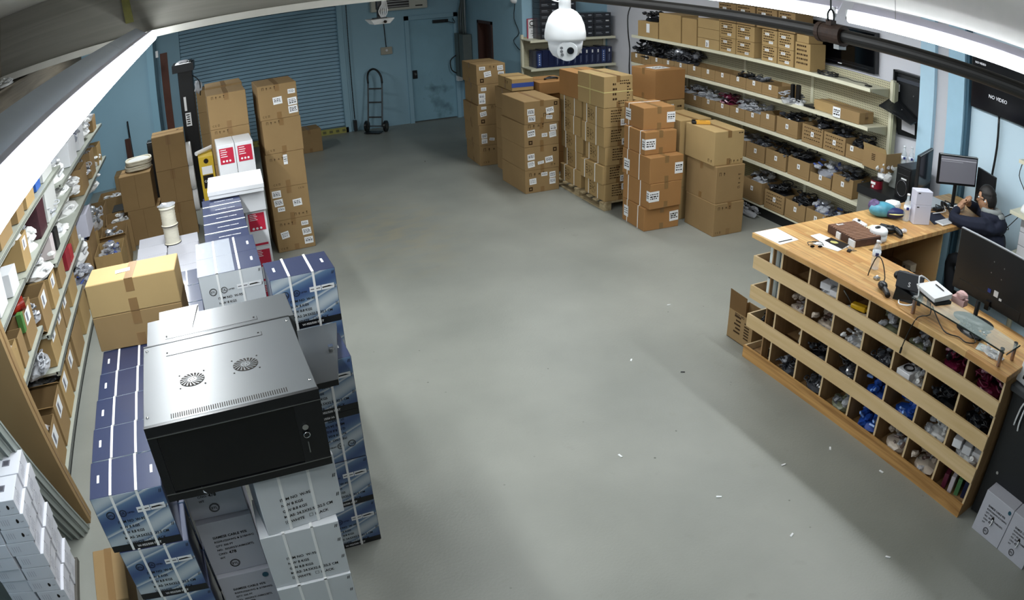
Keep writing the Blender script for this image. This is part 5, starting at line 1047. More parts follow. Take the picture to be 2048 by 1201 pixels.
def bin_box(label, y0, y1, z, h, depth=0.30, kind=None, x=6.02, tagtext='B', mat=CARD, group='labelled cardboard bins', ph=0.5, seed=0, tagpos=0.5, low=False, prints=False, tagz=None):
    w_ = y1-y0-0.008; t = thing('cardboard_bin', label, 'bin', (x+depth/2, (y0+y1)/2, z+0.001), 0.0, group); q = 0.005; hf = h*0.75 if low else h
    MB().box(-depth/2, depth/2, -w_/2, w_/2, 0, 0.005, CARD_D).box(-depth/2, -depth/2+q, -w_/2, w_/2, 0.005, hf, mat).box(depth/2-q, depth/2, -w_/2, w_/2, 0.005, h, mat).box(-depth/2+q, depth/2-q, -w_/2, -w_/2+q, 0.005, h, mat).box(-depth/2+q, depth/2-q, w_/2-q, w_/2, 0.005, h, mat).box(-depth/2-0.0008, -depth/2, -w_/2+0.01, w_/2-0.01, 0.03, 0.032, CARD_D).build('body', t)
    T = face('L', depth, w_, hf, 0.001); p = MB(); s = 0.045
    cx = w_*tagpos; cz = (hf-s*0.75) if tagz is None else tagz
    p.box(cx-s/2, cx+s/2, cz-s*0.62, cz+s*0.62, 0, 0.0009, LBL, T).text(tagtext, s*0.8, cx, cz-s*0.28, INK, T @ Matrix.Translation((0, 0, 0.0013)), bold=True, align='CENTER'); p.build('tag_card', t)
    if prints:
        k = MB(); Rr = random.Random(int(y0*100))
        for r in range(4):
            xx = w_*0.1
            while xx < w_*0.85: ww = Rr.uniform(0.012, 0.03); k.box(xx, xx+ww, hf-0.04-r*0.04, hf-0.03-r*0.04, 0, 0.0006, INKB, T); xx += ww+0.012
        k.build('printed_marks', t)
    if kind:
        pile(f'{ {"black": "tangled black cables", "grey": "dark grey bagged adapters", "clear": "clear silvery bags", "red": "reddish bagged cables", "shiny": "silver bags", "white": "white packets"}[kind] } spilling from the {label}', kind, x+depth/2, (y0+y1)/2, z+h*(0.55 if ph < 0.8 else 0.72), depth*1.1, w_*1.15, (h*1.5*ph if h > 0.18 else 0.34*ph), seed)
    return t
NUM = ['first', 'second', 'third', 'fourth', 'fifth', 'sixth', 'seventh', 'eighth', 'ninth', 'tenth', 'eleventh', 'twelfth']
# second shelf: eleven short bins counted from the far end
ye = [9.50, 9.20, 8.97, 8.68, 8.40, 8.09, 7.79, 7.50, 7.20, 6.89, 6.60, 6.31]
ks = ['black', 'black', 'black', 'grey', 'black', None, None, None, 'black', 'grey', None]
for i in range(11): bin_box(f'{NUM[i]} bin from far end on second shelf', ye[i+1], ye[i], 1.507, 0.142, 0.31 if i != 10 else 0.33, ks[i], tagtext=str((i*3) % 9+1), seed=i, ph=1.0 if i < 5 else 0.62)
pile('big mound of black bagged cables at far end under the top shelf', 'black', 6.15, 9.15, 1.62, 0.34, 0.75, 0.5, 3); pile('second mound of black bagged cables, mid of the far bins', 'grey', 6.17, 8.30, 1.62, 0.34, 0.60, 0.42, 4)
# third shelf bins
ye = [9.30, 9.0, 8.68, 8.36, 8.05, 7.76, 7.475, 7.18, 6.885, 6.60, 6.34]
ks = ['grey', 'clear', None, 'clear', 'clear', 'clear', 'red', 'clear', 'clear', None]
for i in range(10): bin_box(f'{NUM[i]} bin from far end on third shelf', ye[i+1], ye[i], 1.107, 0.15 if i < 9 else 0.19, 0.31, ks[i], tagtext=str((i*5) % 9+1), seed=i+2, ph=0.85)
big = [(5.95, 6.31, 0.20, 'black', False, 'B'), (5.545, 5.88, 0.21, 'black', True, '8'), (5.20, 5.535, 0.20, 'black', True, '8')]
for i, (a, b_, h_, k_, pr, tx) in enumerate(big): bin_box(f'{["larger bin beyond", "first printed bin behind", "second printed bin next to"][i]} the open flapped carton on third shelf', a, b_, 1.107, h_, 0.33, k_, tagtext=tx, prints=pr, seed=i, ph=0.9, tagz=h_*0.55)
bin_box('bin with long open flap at near end of third shelf', 4.90, 5.19, 1.107, 0.15, 0.34, 'black', tagtext='8', seed=5, ph=0.9, tagpos=0.3)
t = thing('open_flap_carton', 'open brown carton with wide flap at near shelf end', 'box', (5.97, 4.83, 1.107)); q = 0.004
MB().box(-0.0, 0.005, -0.26, 0.06, 0.0, 0.20, CARD).box(0.0, 0.30, -0.262, -0.257, 0.0, 0.20, CARD).build('body', t)
MB().hexa([(0, -0.26, 0.20), (0, 0.06, 0.20), (0.005, 0.06, 0.20), (0.005, -0.26, 0.20)], [(-0.02, -0.26, 0.25), (-0.02, 0.06, 0.25), (-0.015, 0.06, 0.25), (-0.015, -0.26, 0.25)], CARD_L).build('flap', t)
p = MB(); T = Matrix.Translation((-0.001, -0.06, 0.15)) @ Matrix(((0, 0, -1, 0), (-1, 0, 0, 0), (0, 1, 0, 0), (0, 0, 0, 1)))
for r in range(4): p.box(0, 0.05, -r*0.018, -r*0.018+0.009, 0, 0.001, INKB, T)
p.build('printed_marks', t)
# fourth shelf bins
for i, (a, b_, h_, k_, lo, tx) in enumerate([(6.83, 7.18, 0.20, 'clear', False, '8'), (6.48, 6.82, 0.205, 'grey', False, '8'), (6.10, 6.46, 0.205, 'black', False, '8'), (5.71, 6.07, 0.21, 'black', False, '8'), (5.36, 5.70, 0.17, 'shiny', True, '8'), (5.03, 5.345, 0.21, 'grey', False, '9')]):
    bin_box(f'{["sixth", "fifth", "fourth", "third", "low fronted second", "first"][i]} bin from near end on the fourth shelf', a, b_, 0.677, h_, 0.33, k_, tagtext=tx, seed=i+1, ph=0.85, low=lo, tagz=h_*0.6)
for i, (a, b_, h_, k_, pr) in enumerate([(6.46, 6.82, 0.27, 'clear', False), (6.05, 6.40, 0.23, 'black', True), (5.69, 6.03, 0.22, 'black', False), (5.36, 5.68, 0.22, 'shiny', False), (5.02, 5.34, 0.22, 'grey', False)]):
    bin_box(f'{["fifth", "fourth", "third", "second", "first"][i]} bin from near end on base deck', a, b_, 0.167, h_, 0.34, k_, x=6.0, tagtext='8', prints=pr, seed=i+3, ph=0.9, tagz=h_*0.62)
pile('clear bag slumped on floor before the base deck', 'clear', 5.93, 6.60, 0.04, 0.14, 0.40, 0.22, 1)
pile('silver packets pile near the counter on base deck', 'shiny', 6.1, 4.97, 0.30, 0.3, 0.35, 0.35, 2)
# things at near end of the second shelf
for i, (x, y) in enumerate([(6.05, 6.10), (6.09, 6.05), (6.05, 6.00)]):
    tag(MB().box(x-0.022, x+0.022, y-0.02, y+0.02, 1.506, 1.72, BLK, bev=0.004).build('black_tube_box'), f'upright black narrow box by clear bag, {["leftmost", "middle", "rightmost"][i]} of three', 'box', 'upright black boxes on second shelf')
pile('clear bag with black parts at foot of black boxes', 'clear', 6.07, 6.13, 1.51, 0.28, 0.34, 0.22, 2)
pile('small white and black fittings beside flat brown boxes', 'white', 6.04, 5.97, 1.51, 0.12, 0.16, 0.12, 1)
tag(MB().box(6.04, 6.30, 5.74, 5.90, 1.506, 1.53, BLK).build('black_tray'), 'flat black tray behind the upright black boxes', 'tray')
carton('flat brown box, left one lying on second shelf', (6.05, 5.43), -0.03, 0.26, 0.33, 0.11, 1.5065, CARD_T, 'flat boxes on the second shelf', 'y', [])
t_ = carton('flat brown box with white paper lying at shelf end', (5.985, 5.00), 0.03, 0.26, 0.385, 0.125, 1.5065, CARD, 'flat boxes on the second shelf', 'y', [('L', 0.06, 0.06, 0.11, 0.11, 0)])
# top shelf boxes
def tbox(label, y0, y1, z0, h, d_=0.30, mat=CARD_T, marks=True, stick=2, x=6.01, tape=None):
    mk = [('lines', 'L', 0.03, h*0.85, (y1-y0)*0.62, 0, 5, h*0.16)] if marks else []
    st = [('L', (y1-y0)*0.35, h*0.72, 0.07, 0.03, 0), ('L', (y1-y0)*0.6, h*0.22, 0.07, 0.03, 0)][:stick]
    return carton(label, (x, y0+0.003), 0.0, d_, y1-y0-0.006, h, z0, mat, 'boxes on the top right shelf', tape, st, mk, name='stored_box')
Z0 = 1.9165
tbox('box with big white tag at far end of top shelf', 8.78, 9.30, Z0, 0.23, marks=False, stick=0)
MB().box(-0.001, 0.001, -0.05, 0.03, 0.07, 0.20, LBL, Matrix.Translation((-0.152, 0.0, 0))).build('tag_card', [o for o in COL.objects if o.type == 'EMPTY'][-1])
pile('black cable bags on top of the tagged far box', 'black', 6.15, 9.05, 2.16, 0.28, 0.45, 0.3, 0)
tbox('tall plain box, second on the top shelf', 8.24, 8.76, Z0, 0.38, marks=False, stick=0)
t_ = tbox('torn open tall box, third on the top shelf', 7.89, 8.22, Z0, 0.36, marks=False, stick=0)
for i in range(3):
    tbox(f'{["lower", "middle", "upper"][i]} flat box with round number tag, fourth pile', 7.42, 7.87, Z0+0.13*i, 0.128, marks=False, stick=0, mat=CARD_L)
MB().box(-0.001, 0.001, -0.04, 0.03, 0.02, 0.11, LBL, Matrix.Translation((-0.153, 0.02, 0))).text('3', 0.07, -0.01, 0, INK, Matrix.Translation((-0.1545, 0.03, 0.03)) @ Matrix(((0, 0, -1, 0), (-1, 0, 0, 0), (0, 1, 0, 0), (0, 0, 0, 1))), bold=True).build('tag_card', [o for o in COL.objects if o.get('label', '').startswith('lower flat box with round')][0])
for a, b_, nm in ((7.10, 7.41, 'fifth pile'), (6.75, 7.09, 'sixth pile'), (6.35, 6.62, 'seventh pile'), (6.07, 6.34, 'eighth pile')):
    for i in range(2): tbox(f'{["lower", "upper"][i]} printed box with white tags, {nm} on top shelf', a, b_, Z0+0.192*i, 0.19, d_=0.30)
tbox('worn upright printed box beside the wall screen', 5.80, 6.05, Z0, 0.31, d_=0.26, marks=True, stick=0, mat=CARD_T)
tbox('small box topping the worn upright box', 5.83, 6.03, Z0+0.3115, 0.09, d_=0.24, marks=False, stick=0)
for i, (a, b_) in enumerate([(7.10, 7.44), (6.75, 7.09), (6.36, 6.72), (6.05, 6.34)]): tbox(f'third tier box above the {["fifth", "sixth", "seventh", "eighth"][i]} pile, partly behind the lights', a, b_, Z0+0.39, 0.24, mat=CARD, stick=1)
carton('flat dark box with white tag above the wall screen', (6.03, 5.60), 0, 0.32, 0.42, 0.05, Z0+0.63, CARD_D, None, None, [('L', 0.2, 0.025, 0.14, 0.04, 0)])
t = [o for o in COL.objects if o.type == 'EMPTY'][-1]; t.location.z = Z0+0.405; t.location.y = 5.83
tag(MB().tube([(6.15, 5.66+0.05*math.cos(k), 1.925+0.012*(k % 3)) if False else (6.12+0.09*math.cos(k), 5.62+0.14*math.sin(k), 1.93+0.02*math.sin(2.3*k)) for k in [j*0.9 for j in range(22)]], 0.007, CABLE).build('cable_coil'), 'messy black cable coil on the bare top shelf end', 'cable')
tag(MB().tube([(6.1, 5.5, 1.925), (6.2, 5.4, 1.923), (6.15, 5.25, 1.922), (6.22, 5.12, 1.922), (6.12, 5.02, 1.922)], 0.004, CABLE).box(6.08, 6.14, 4.97, 5.03, 1.917, 1.93, BLK).build('loose_cable'), 'thin black cable trailing along bare top shelf', 'cable')
# wall tv above
t = thing('wall_screen', 'large dark television on white wall above shelf end', 'television', (6.44, 5.67, 2.25), 0.0)
MB().box(-0.03, 0.05, -0.51, 0.51, -0.235, 0.235, M('tv_bezel', '#0d0d10', 0.25), bev=0.006).box(-0.0325, -0.03, -0.49, 0.49, -0.16, 0.215, M('tv_glass', '#050507', 0.08)).build('screen', t)
MB().box(-0.033, -0.03, 0.0, 0.06, -0.215, -0.205, LBL).box(-0.033, -0.03, -0.42, 0.40, -0.20, -0.197, M('tv_line', '#2b2b30', 0.4)).build('logo_and_trim', t)
# black wall cabinet with open door
t = thing('wall_cabinet', 'open black metal wall enclosure with lowered lid', 'wall cabinet', (6.44, 4.69, 1.9), 0.0)
MB().box(0.02, 0.055, -0.19, 0.19, -0.27, 0.235, BLKM).box(-0.04, 0.03, 0.17, 0.19, -0.22, 0.235, BLKM).box(-0.04, 0.03, -0.19, 0.19, 0.215, 0.235, BLKM).box(-0.005, 0.02, -0.17, 0.16, 0.12, 0.16, M('cabinet_bar', '#3b3f48', 0.35)).build('back_box', t)
MB().hexa([(-0.0, -0.19, -0.24), (-0.0, 0.185, -0.06), (-0.29, 0.18, -0.165), (-0.20, -0.22, -0.27)], [(-0.0, -0.19, -0.23), (-0.0, 0.185, -0.05), (-0.29, 0.18, -0.155), (-0.20, -0.22, -0.26)], BLKM).build('lowered_lid', t)
MB().box(0.014, 0.02, 0.13, 0.155, 0.0, 0.08, LBL).build('label_card', t)
MB().cyl((0.015, -0.08, -0.0), (0.005, -0.08, -0.0), 0.008, STEEL, 10).build('knob', t); MB().cyl((-0.12, -0.02, -0.16), (-0.12, -0.02, -0.152), 0.008, STEEL, 10).build('knob', t)
t = thing('wall_bracket_box', 'black wall bracket box with light panel under the enclosure', 'wall box', (6.44, 4.69, 1.56), 0.0)
MB().hexa([(-0.06, 0.19, 0.12), (0.06, 0.19, 0.12), (0.06, 0.10, -0.12), (0.0, 0.10, -0.12)], [(-0.06, -0.19, 0.10), (0.06, -0.19, 0.10), (0.06, -0.19, -0.10), (0.0, -0.19, -0.10)], BLKM).build('housing', t)
MB().quad([(-0.056, 0.02, 0.07), (-0.045, 0.02, -0.045), (-0.045, -0.17, -0.055), (-0.056, -0.17, 0.06)], M('grey_panel_face', '#b9b9bd', 0.4)).build('light_panel', t)
# small back shelf unit with boxes
t = thing('back_shelf_unit', 'small cream shelf unit on the blue back wall', 'shelf unit', (5.66, 10.97, 0))
MB().box(-0.72, 0.74, 0.0, 0.025, 0.3, 1.80, PEG).build('pegboard_panel', t)
for x in (-0.74, 0.75): MB().box(x-0.02, x+0.02, -0.03, 0.02, 0, 1.84, CREAM).build('upright', t)
for z, x1 in ((1.775, 0.76), (1.325, 0.77), (0.85, 0.75)): MB().box(-0.76, x1, -0.36, 0.0, z-0.012, z, CREAM).box(-0.76, x1, -0.372, -0.358, z-0.035, z+0.004, CREAM).build('shelf_board', t)
DNB = M('dark_navy_box', '#141f44', 0.35, coat=0.3); DGB = M('dark_product_box', '#20242c', 0.35, coat=0.3)
for i in range(13):
    x = 5.02+i*0.105; h_ = 0.27+0.01*(i % 2)
    t = thing('product_box', f'{NUM[i] if i < 12 else "thirteenth"} dark blue box from left on lower small back shelf', 'box', (x+0.05, 10.80, 1.326), 0.0, 'dark blue boxes on the small shelf')
    MB().box(-0.05, 0.05, -0.15, 0.12, 0, h_, DNB, bev=0.002).build('body', t)
    if i not in (1, 2):
        T = face('F', 0.1, 0.3, h_, 0.001); p = MB()
        if i in (0, 11):
            p.box(0.02, 0.08, 0.03, 0.23, 0, 0.0005, M('pale_blue_print', '#3b5288', 0.5), T)
            for k in range(5): p.cyl((0.05, 0.06+0.035*k, 0.0005), (0.05, 0.06+0.035*k, 0.001), 0.009, LBL, 8, T=T)
        else: p.box(0.04, 0.065, 0.19, 0.24, 0, 0.0006, LBL, T).box(0.04, 0.044, 0.03, 0.15, 0, 0.0006, M('pale_blue_print2', '#8793b4', 0.5), T).box(0.055, 0.059, 0.05, 0.16, 0, 0.0006, M('pale_blue_print2', '#8793b4', 0.5), T)
        p.build('printed_marks', t)
k = 0
for cidx, (x0, n) in enumerate([(5.10, 7), (5.42, 7), (5.74, 4), (6.06, 4)]):
    for i in range(n):
        z = 1.776+i*0.098
        t = thing('product_box', f'flat black box, {["leftmost", "second", "third", "rightmost"][cidx]} column, {LN[i]} up on upper small shelf', 'box', (x0+0.15, 10.80, z), 0.0, 'flat black boxes on the small shelf')
        MB().box(-0.155, 0.155, -0.15, 0.12, 0.0005, 0.0965, DGB, bev=0.002).build('body', t)
        T = face('F', 0.31, 0.3, 0.0965, 0.001)
        MB().box(0.03, 0.13, 0.06, 0.066, 0, 0.0005, M('grey_line_print', '#9da3ac', 0.5), T).box(0.03, 0.15, 0.04, 0.044, 0, 0.0005, M('grey_line_print', '#9da3ac', 0.5), T).box(0.21, 0.27, 0.05, 0.07, 0, 0.0005, LBL if (cidx, i) == (3, 2) else M('grey_line_print', '#9da3ac', 0.5), T).build('printed_marks', t)
# surveillance sign
t = thing('warning_sign', 'white surveillance camera sign with red edge on wall', 'sign', (5.16, 10.94, 1.93), 0.0)
MB().box(-0.155, 0.155, 0.0, 0.012, -0.165, 0.165, M('sign_red', '#a4485c', 0.5)).build('backing', t); MB().box(-0.135, 0.15, -0.003, 0.0, -0.16, 0.15, LBL).build('face_plate', t)
T = Matrix.Translation((0, -0.0045, 0)) @ Matrix.Rotation(PI/2, 4, 'X')
p = MB().cyl((-0.07, 0.085, 0), (-0.07, 0.085, 0.001), 0.045, INK, 20, T=T).cyl((-0.075, 0.085, 0.001), (-0.075, 0.085, 0.002), 0.028, LBL, 16, T=T).box(-0.03, 0.11, 0.05, 0.12, 0, 0.001, INK, T).cyl((-0.03, 0.085, 0.001), (-0.03, 0.085, 0.0015), 0.04, LBL, 16, T=T).cyl((-0.01, 0.085, 0.0015), (-0.01, 0.085, 0.002), 0.035, INK, 16, T=T)
p.text('WARNING', 0.05, 0, 0.005, INK, T, bold=True, align='CENTER')
for i, tx in enumerate(['SURVEILLANCE', 'CAMERAS IN USE', 'ON PREMISES']): p.text(tx, 0.026, 0, -0.045-0.038*i, INK, T, bold=True, align='CENTER')
p.build('sign_print', t)
t = thing('wall_sensor', 'small white dome on side wall trailing black cord', 'sensor', (4.945, 11.25, 2.38), 0.0)
MB().lathe([(0, -0.05), (0.05, -0.04), (0.075, 0), (0.075, 0.02), (0, 0.02)], WPL, 18).build('dome', t); MB().tube([(0, 0, -0.04), (-0.01, 0.03, -0.3), (-0.01, -0.15, -0.52), (-0.01, 0.08, -0.66), (-0.01, -0.10, -0.78), (-0.01, -0.24, -0.80)], 0.006, BLK).build('cord', t)
tag(MB().tube([(5.0, 10.9, 2.75), (5.4, 10.9, 2.52), (5.9, 10.9, 2.42), (6.3, 10.9, 2.55)], 0.008, CABLE).tube([(5.1, 10.92, 2.6), (5.7, 10.92, 2.5), (6.4, 10.92, 2.52)], 0.006, CABLE).build('wall_cable'), 'black cables drooping high on the back wall', 'cable')
tag(MB().tube([(6.02, 9.5, 2.35), (5.98, 9.52, 2.2), (5.97, 9.5, 1.95), (6.0, 9.5, 1.7), (5.98, 9.48, 1.45), (6.0, 9.5, 1.3)], 0.010, CABLE).build('hanging_cable'), 'thick black cable hanging at far end of shelving', 'cable')
pile('dim bags hanging beyond the big dark box', 'grey', 6.1, 9.3, 1.15, 0.3, 0.4, 0.5, 0)
t = thing('motion_sensor', 'tiny white sensor on the jutting wall near beam', 'sensor', (-0.82, 12.9, 2.15)); MB().box(0.0, 0.05, -0.06, 0.0, -0.06, 0.06, WPL, bev=0.006).build('body', t)
# wall screens on the blue wall
t = thing('wall_monitor', 'wall monitor on blue wall reading NO VIDEO', 'monitor', (6.45, 3.42, 2.15), 0.0)
MB().box(-0.03, 0.04, -0.40, 0.38, -0.135, 0.15, M('tv_bezel', '#0d0d10', 0.25), bev=0.004).box(-0.0325, -0.03, -0.385, 0.365, -0.12, 0.14, M('screen_off', '#0b0c12', 0.12)).build('screen', t)
TL = Matrix.Translation((-0.034, 0, 0)) @ Matrix(((0, 0, -1, 0), (-1, 0, 0, 0), (0, 1, 0, 0), (0, 0, 0, 1)))
MB().text('NO VIDEO', 0.052, -0.14, 0.015, M('screen_text', '#d8dbe0', 0.4, emis='#d8dbe0', estr=0.5), TL).build('screen_text', t)
t = thing('wall_monitor', 'second wall monitor above, mostly behind the pipe', 'monitor', (6.45, 3.42, 2.45), 0.0)
MB().box(-0.03, 0.04, -0.40, 0.38, -0.12, 0.13, M('tv_bezel', '#0d0d10', 0.25), bev=0.004).box(-0.0325, -0.03, -0.385, 0.365, -0.105, 0.10, M('screen_off', '#0b0c12', 0.12)).build('screen', t)
MB().text('NO VIDEO', 0.03, -0.33, 0.02, M('screen_text', '#d8dbe0', 0.4), TL, bold=True).build('screen_text', t)
MB().box(-0.034, -0.03, -0.38, 0.36, 0.105, 0.125, M('silver_bezel', '#8f9599', 0.3, 0.4)).build('bezel_strip', t)
tag(MB().tube([(6.44, 3.42, 2.02), (6.44, 3.42, 1.7), (6.43, 3.45, 1.35), (6.42, 3.44, 1.1)], 0.014, BLK, 8).build('monitor_power_cable'), 'thick black cord running down from wall monitors', 'cord')
tag(MB().tube([(6.45, 4.40, 2.0), (6.44, 4.36, 1.7), (6.44, 4.3, 1.4), (6.42, 4.28, 1.2)], 0.009, WPL, 8).build('wall_white_cable'), 'white cord down the grey wall strip', 'cord')
# ---------------------------------------------------------------- counter with bins
X0, X1, YL, YR = 3.65, 4.18, 3.94, 1.545
t = thing('bin_counter', 'long plywood counter front with rows of open bins', 'counter', (0, 0, 0)); ct = t
DY = [3.648, 3.355, 3.070, 2.775, 2.485, 2.185, 1.880, 1.556]
RZ0 = [(0.0, 0.104), (0.278, 0.388), (0.525, 0.632), (0.775, 0.876)]
MB().box(X1-0.012, X1, YR, YL-0.15, 0, 1.02, WOODIN).build('back_panel', t)
for y in DY: MB().box(X0+0.012, X1-0.012, y-0.010, y+0.006, 0.0, 1.02, WOODIN).box(X0+0.011, X0+0.013, y-0.010, y+0.006, 0, 1.02, M('ply_edge', '#c8b088', 0.6)).build('divider', t)
for i, (a, b_) in enumerate(RZ0):
    zf = [0.03, 0.285, 0.53, 0.78][i]
    MB().hexa([(X0+0.01, YR, zf), (X1-0.012, YR, zf+0.03), (X1-0.012, YL-0.02, zf+0.03), (X0+0.01, YL-0.02, zf)], [(X0+0.01, YR, zf+0.012), (X1-0.012, YR, zf+0.042), (X1-0.012, YL-0.02, zf+0.042), (X0+0.01, YL-0.02, zf+0.012)], WOODIN).build('shelf', t)
    MB().box(X0-0.006, X0+0.011, YR, YL, a, b_, PINE if i == 0 else PLYW).build('front_rail', t)
    MB().box(X0+0.011, X1-0.1, YL-0.014, YL, a, b_, M('ply_edge', '#c8b088', 0.6)).build('side_lip', t)
MB().box(X0+0.011, X1, YL-0.2, YL-0.188, 0.0, 1.02, WOODIN).build('side_panel', t)
MB().box(X0, X0+0.02, YR, YL-0.28, 1.0, 1.02, PLYW).build('top_rail', t)
# continuous worktop, L shaped
tw = MB(); tw.box(3.617, 4.222, 1.532, 3.955, 1.02, 1.06, BUTCH, bev=0.003).box(4.10, 6.42, 3.30, 3.955, 1.0195, 1.0595, BUTCH, bev=0.003)
o = tw.build('worktop'); tag(o, 'butcher block worktop of the L shaped counter', 'worktop')
t = thing('desk_support', 'plywood support cabinet below the return worktop', 'cabinet', (0, 0, 0))
MB().box(4.25, 5.85, 3.90, 3.92, 0, 1.018, WOODIN).box(5.40, 5.42, 3.36, 3.9, 0, 1.018, M('light_ply_panel', '#c3a372', 0.6)).box(4.3, 5.40, 3.5, 3.90, 0.55, 0.57, WOODIN).build('panel', t)
t = thing('open_shelf', 'low plywood shelf under the counter with dark clutter', 'shelf', (0, 0, 0)); MB().box(4.55, 5.38, 2.95, 3.85, 0.50, 0.52, PLYW).box(5.36, 5.38, 2.95, 3.5, 0.0, 0.5, PLYW).box(4.55, 4.57, 2.95, 3.5, 0, 0.5, PLYW).build('board', t)
pile('dark tangled gear on the shelf under the counter', 'black', 4.85, 3.35, 0.54, 0.55, 0.5, 0.4, 2); pile('grey and blue packets beside the dark gear', 'shiny', 5.1, 3.15, 0.53, 0.3, 0.3, 0.16, 1)
plain_box('pale open cup of tools under the return worktop', 5.2, 3.55, 0.521, 0.10, 0.10, 0.16, M('pale_cup', '#b9ad98', 0.5), 'cup')
# bin contents: [row][bay]
CK = [[('camera', 'black'), ('grey', 'black grey'), ('grey', ''), ('olive', ''), ('blue', ''), ('beige', ''), ('beige', ''), ('greenred', '')],
      [('black', ''), ('bolt', ''), ('black', ''), ('grey', ''), ('blue', ''), ('blue', ''), ('white', ''), ('white', '')],
      [('tube', ''), ('beige', ''), ('beige', ''), ('white', ''), ('grey', ''), ('white', ''), ('black', ''), ('black', '')],
      [('tube', ''), (None, ''), ('white', ''), ('yellow', ''), ('olive', ''), ('olive', ''), ('red', ''), ('red', '')]]
YB = [(YL, DY[0])]+[(DY[i], DY[i+1]) for i in range(7)]
RN = ['bottom', 'third', 'second', 'top']; WD = {'grey': 'grey bagged fittings', 'olive': 'greenish bagged parts', 'blue': 'blue plastic bags', 'beige': 'pale beige bags', 'black': 'black bagged connectors', 'white': 'white boxed parts', 'red': 'maroon bagged cables'}
for r in range(4):
    for c_ in range(8):
        kind = CK[r][c_][0]; a, b_ = YB[c_]; yc = (a+b_)/2; z = [0.045, 0.30, 0.545, 0.795][r]; xx = X0+0.15
        where = f'{RN[r]} row, {NUM[c_]} bin from open end'
        if kind in WD:
            pile(f'{WD[kind]} in counter {where}', kind, xx, yc, z+0.02, 0.24, abs(a-b_)*0.82, 0.24 if kind not in ('blue', 'red') else 0.30, r*8+c_)
        elif kind == 'greenred':
            for k in range(4):
                plain_box(f'flat product pack, {["maroon", "white", "green", "dark blue"][k]} one in counter bottom row last bin', xx-0.04+0.02*k, yc+0.09-0.055*k, z+0.0, 0.10, 0.035, 0.13, M(['pack_maroon', 'pack_white', 'pack_green', 'pack_navy'][k], ['#5d2236', '#cfc6cb', '#4f7d52', '#1d2544'][k], 0.4), 'package', 'product_pack', rz=0.3)
        elif kind == 'tube':
            for k in range(2):
                t = thing('paper_tube', f'{["left", "right"][k]} white roll with black end, {RN[r]} row by open end', 'roll', (X0+0.065+0.03*k, yc-0.02-0.09*k, z+0.0), 0, 'white rolls at the counter end')
                MB().cyl((0, 0, 0), (0, 0, 0.20), 0.043, M('roll_pale', '#cfd6d4', 0.5), 20).build('roll_body', t); MB().cyl((0, 0, 0.20), (0, 0, 0.205), 0.037, BLK, 20).build('end_cap', t)
        elif kind == 'camera':
            t = thing('bullet_camera', 'grey bullet camera lying in lowest bin at open end', 'camera', (xx, yc-0.02, z+0.06), 0.5); MB().cyl((-0.07, 0, 0), (0.07, 0, 0), 0.045, M('cam_grey', '#a5a8a4', 0.35), 20).build('body', t); MB().cyl((-0.075, 0, 0), (-0.068, 0, 0), 0.036, BLK, 20).build('lens', t)
        elif kind == 'bolt':
            for k in range(2):
                t = thing('mushroom_anchor', f'{["larger", "smaller"][k]} pale mushroom shaped fitting in third row bin', 'fitting', (xx-0.02, yc-0.03-0.09*k, z+0.015), 0); MB().cyl((0, 0, 0), (0.02, 0, 0.07), 0.009, M('bone', '#bcb5a5', 0.5)).build('stem', t); MB().lathe([(0, 0.02), (0.02, 0.014), (0.027, 0), (0, -0.002)], M('bone', '#bcb5a5', 0.5), 16, Matrix.Translation((0.02, 0, 0.07))).build('cap', t)
        elif kind == 'yellow':
            t = thing('yellow_tool', 'yellow hand tool in top row counter bin', 'tool', (xx-0.03, yc-0.02, z+0.05), 0.3)
            MB().box(-0.03, 0.03, -0.03, 0.09, -0.01, 0.03, M('tool_yellow', '#d0a51f', 0.4), bev=0.008).tube([(0, -0.03, 0.01), (0, -0.08, -0.01), (0.01, -0.12, -0.03)], 0.018, M('tool_yellow', '#d0a51f', 0.4), 8).build('body', t); MB().cyl((0, 0.09, 0.01), (-0.02, 0.16, 0.10), 0.007, STEEL).build('shaft', t)
            pile('small parts around the yellow tool', 'beige', xx, yc, z, 0.24, 0.22, 0.12, 3)
for k, (dx, dy, dz, mm) in enumerate([(0, 0.04, 0.05, WHITE), (0.0, -0.06, 0.03, WHITE), (0.03, -0.02, 0.10, M('box_grey_top', '#77787a', 0.4))]):
    plain_box(f'small device box, {["upper left", "lower right", "grey topped"][k]} one in top row third bin', X0+0.12+dx, (YB[2][0]+YB[2][1])/2+dy, 0.81+dz, 0.10, 0.09, 0.05, mm, rz=0.2)
plain_box('white camera box with ring print, second row', X0+0.10, (YB[5][0]+YB[5][1])/2+0.05, 0.585, 0.13, 0.12, 0.07, WHITE); 
tag(MB().tube([(X0+0.034+0.0, 0, 0)]+[(0, 0, 0)] if False else [(X0+0.10+0.04*math.cos(a_), (YB[5][0]+YB[5][1])/2+0.05+0.035*math.sin(a_), 0.661) for a_ in [2*PI*j/10 for j in range(10)]], 0.006, BLK, closed=True).build('black_ring'), 'black ring lying on white camera box in bin', 'ring')
for k in range(3): plain_box(f'white box, {["left", "middle", "right"][k]} of three in last third row bin', X0+0.08+0.03*k, 1.80-0.08*k, 0.40-0.02*k, 0.09, 0.07, 0.06, WHITE, rz=0.25)
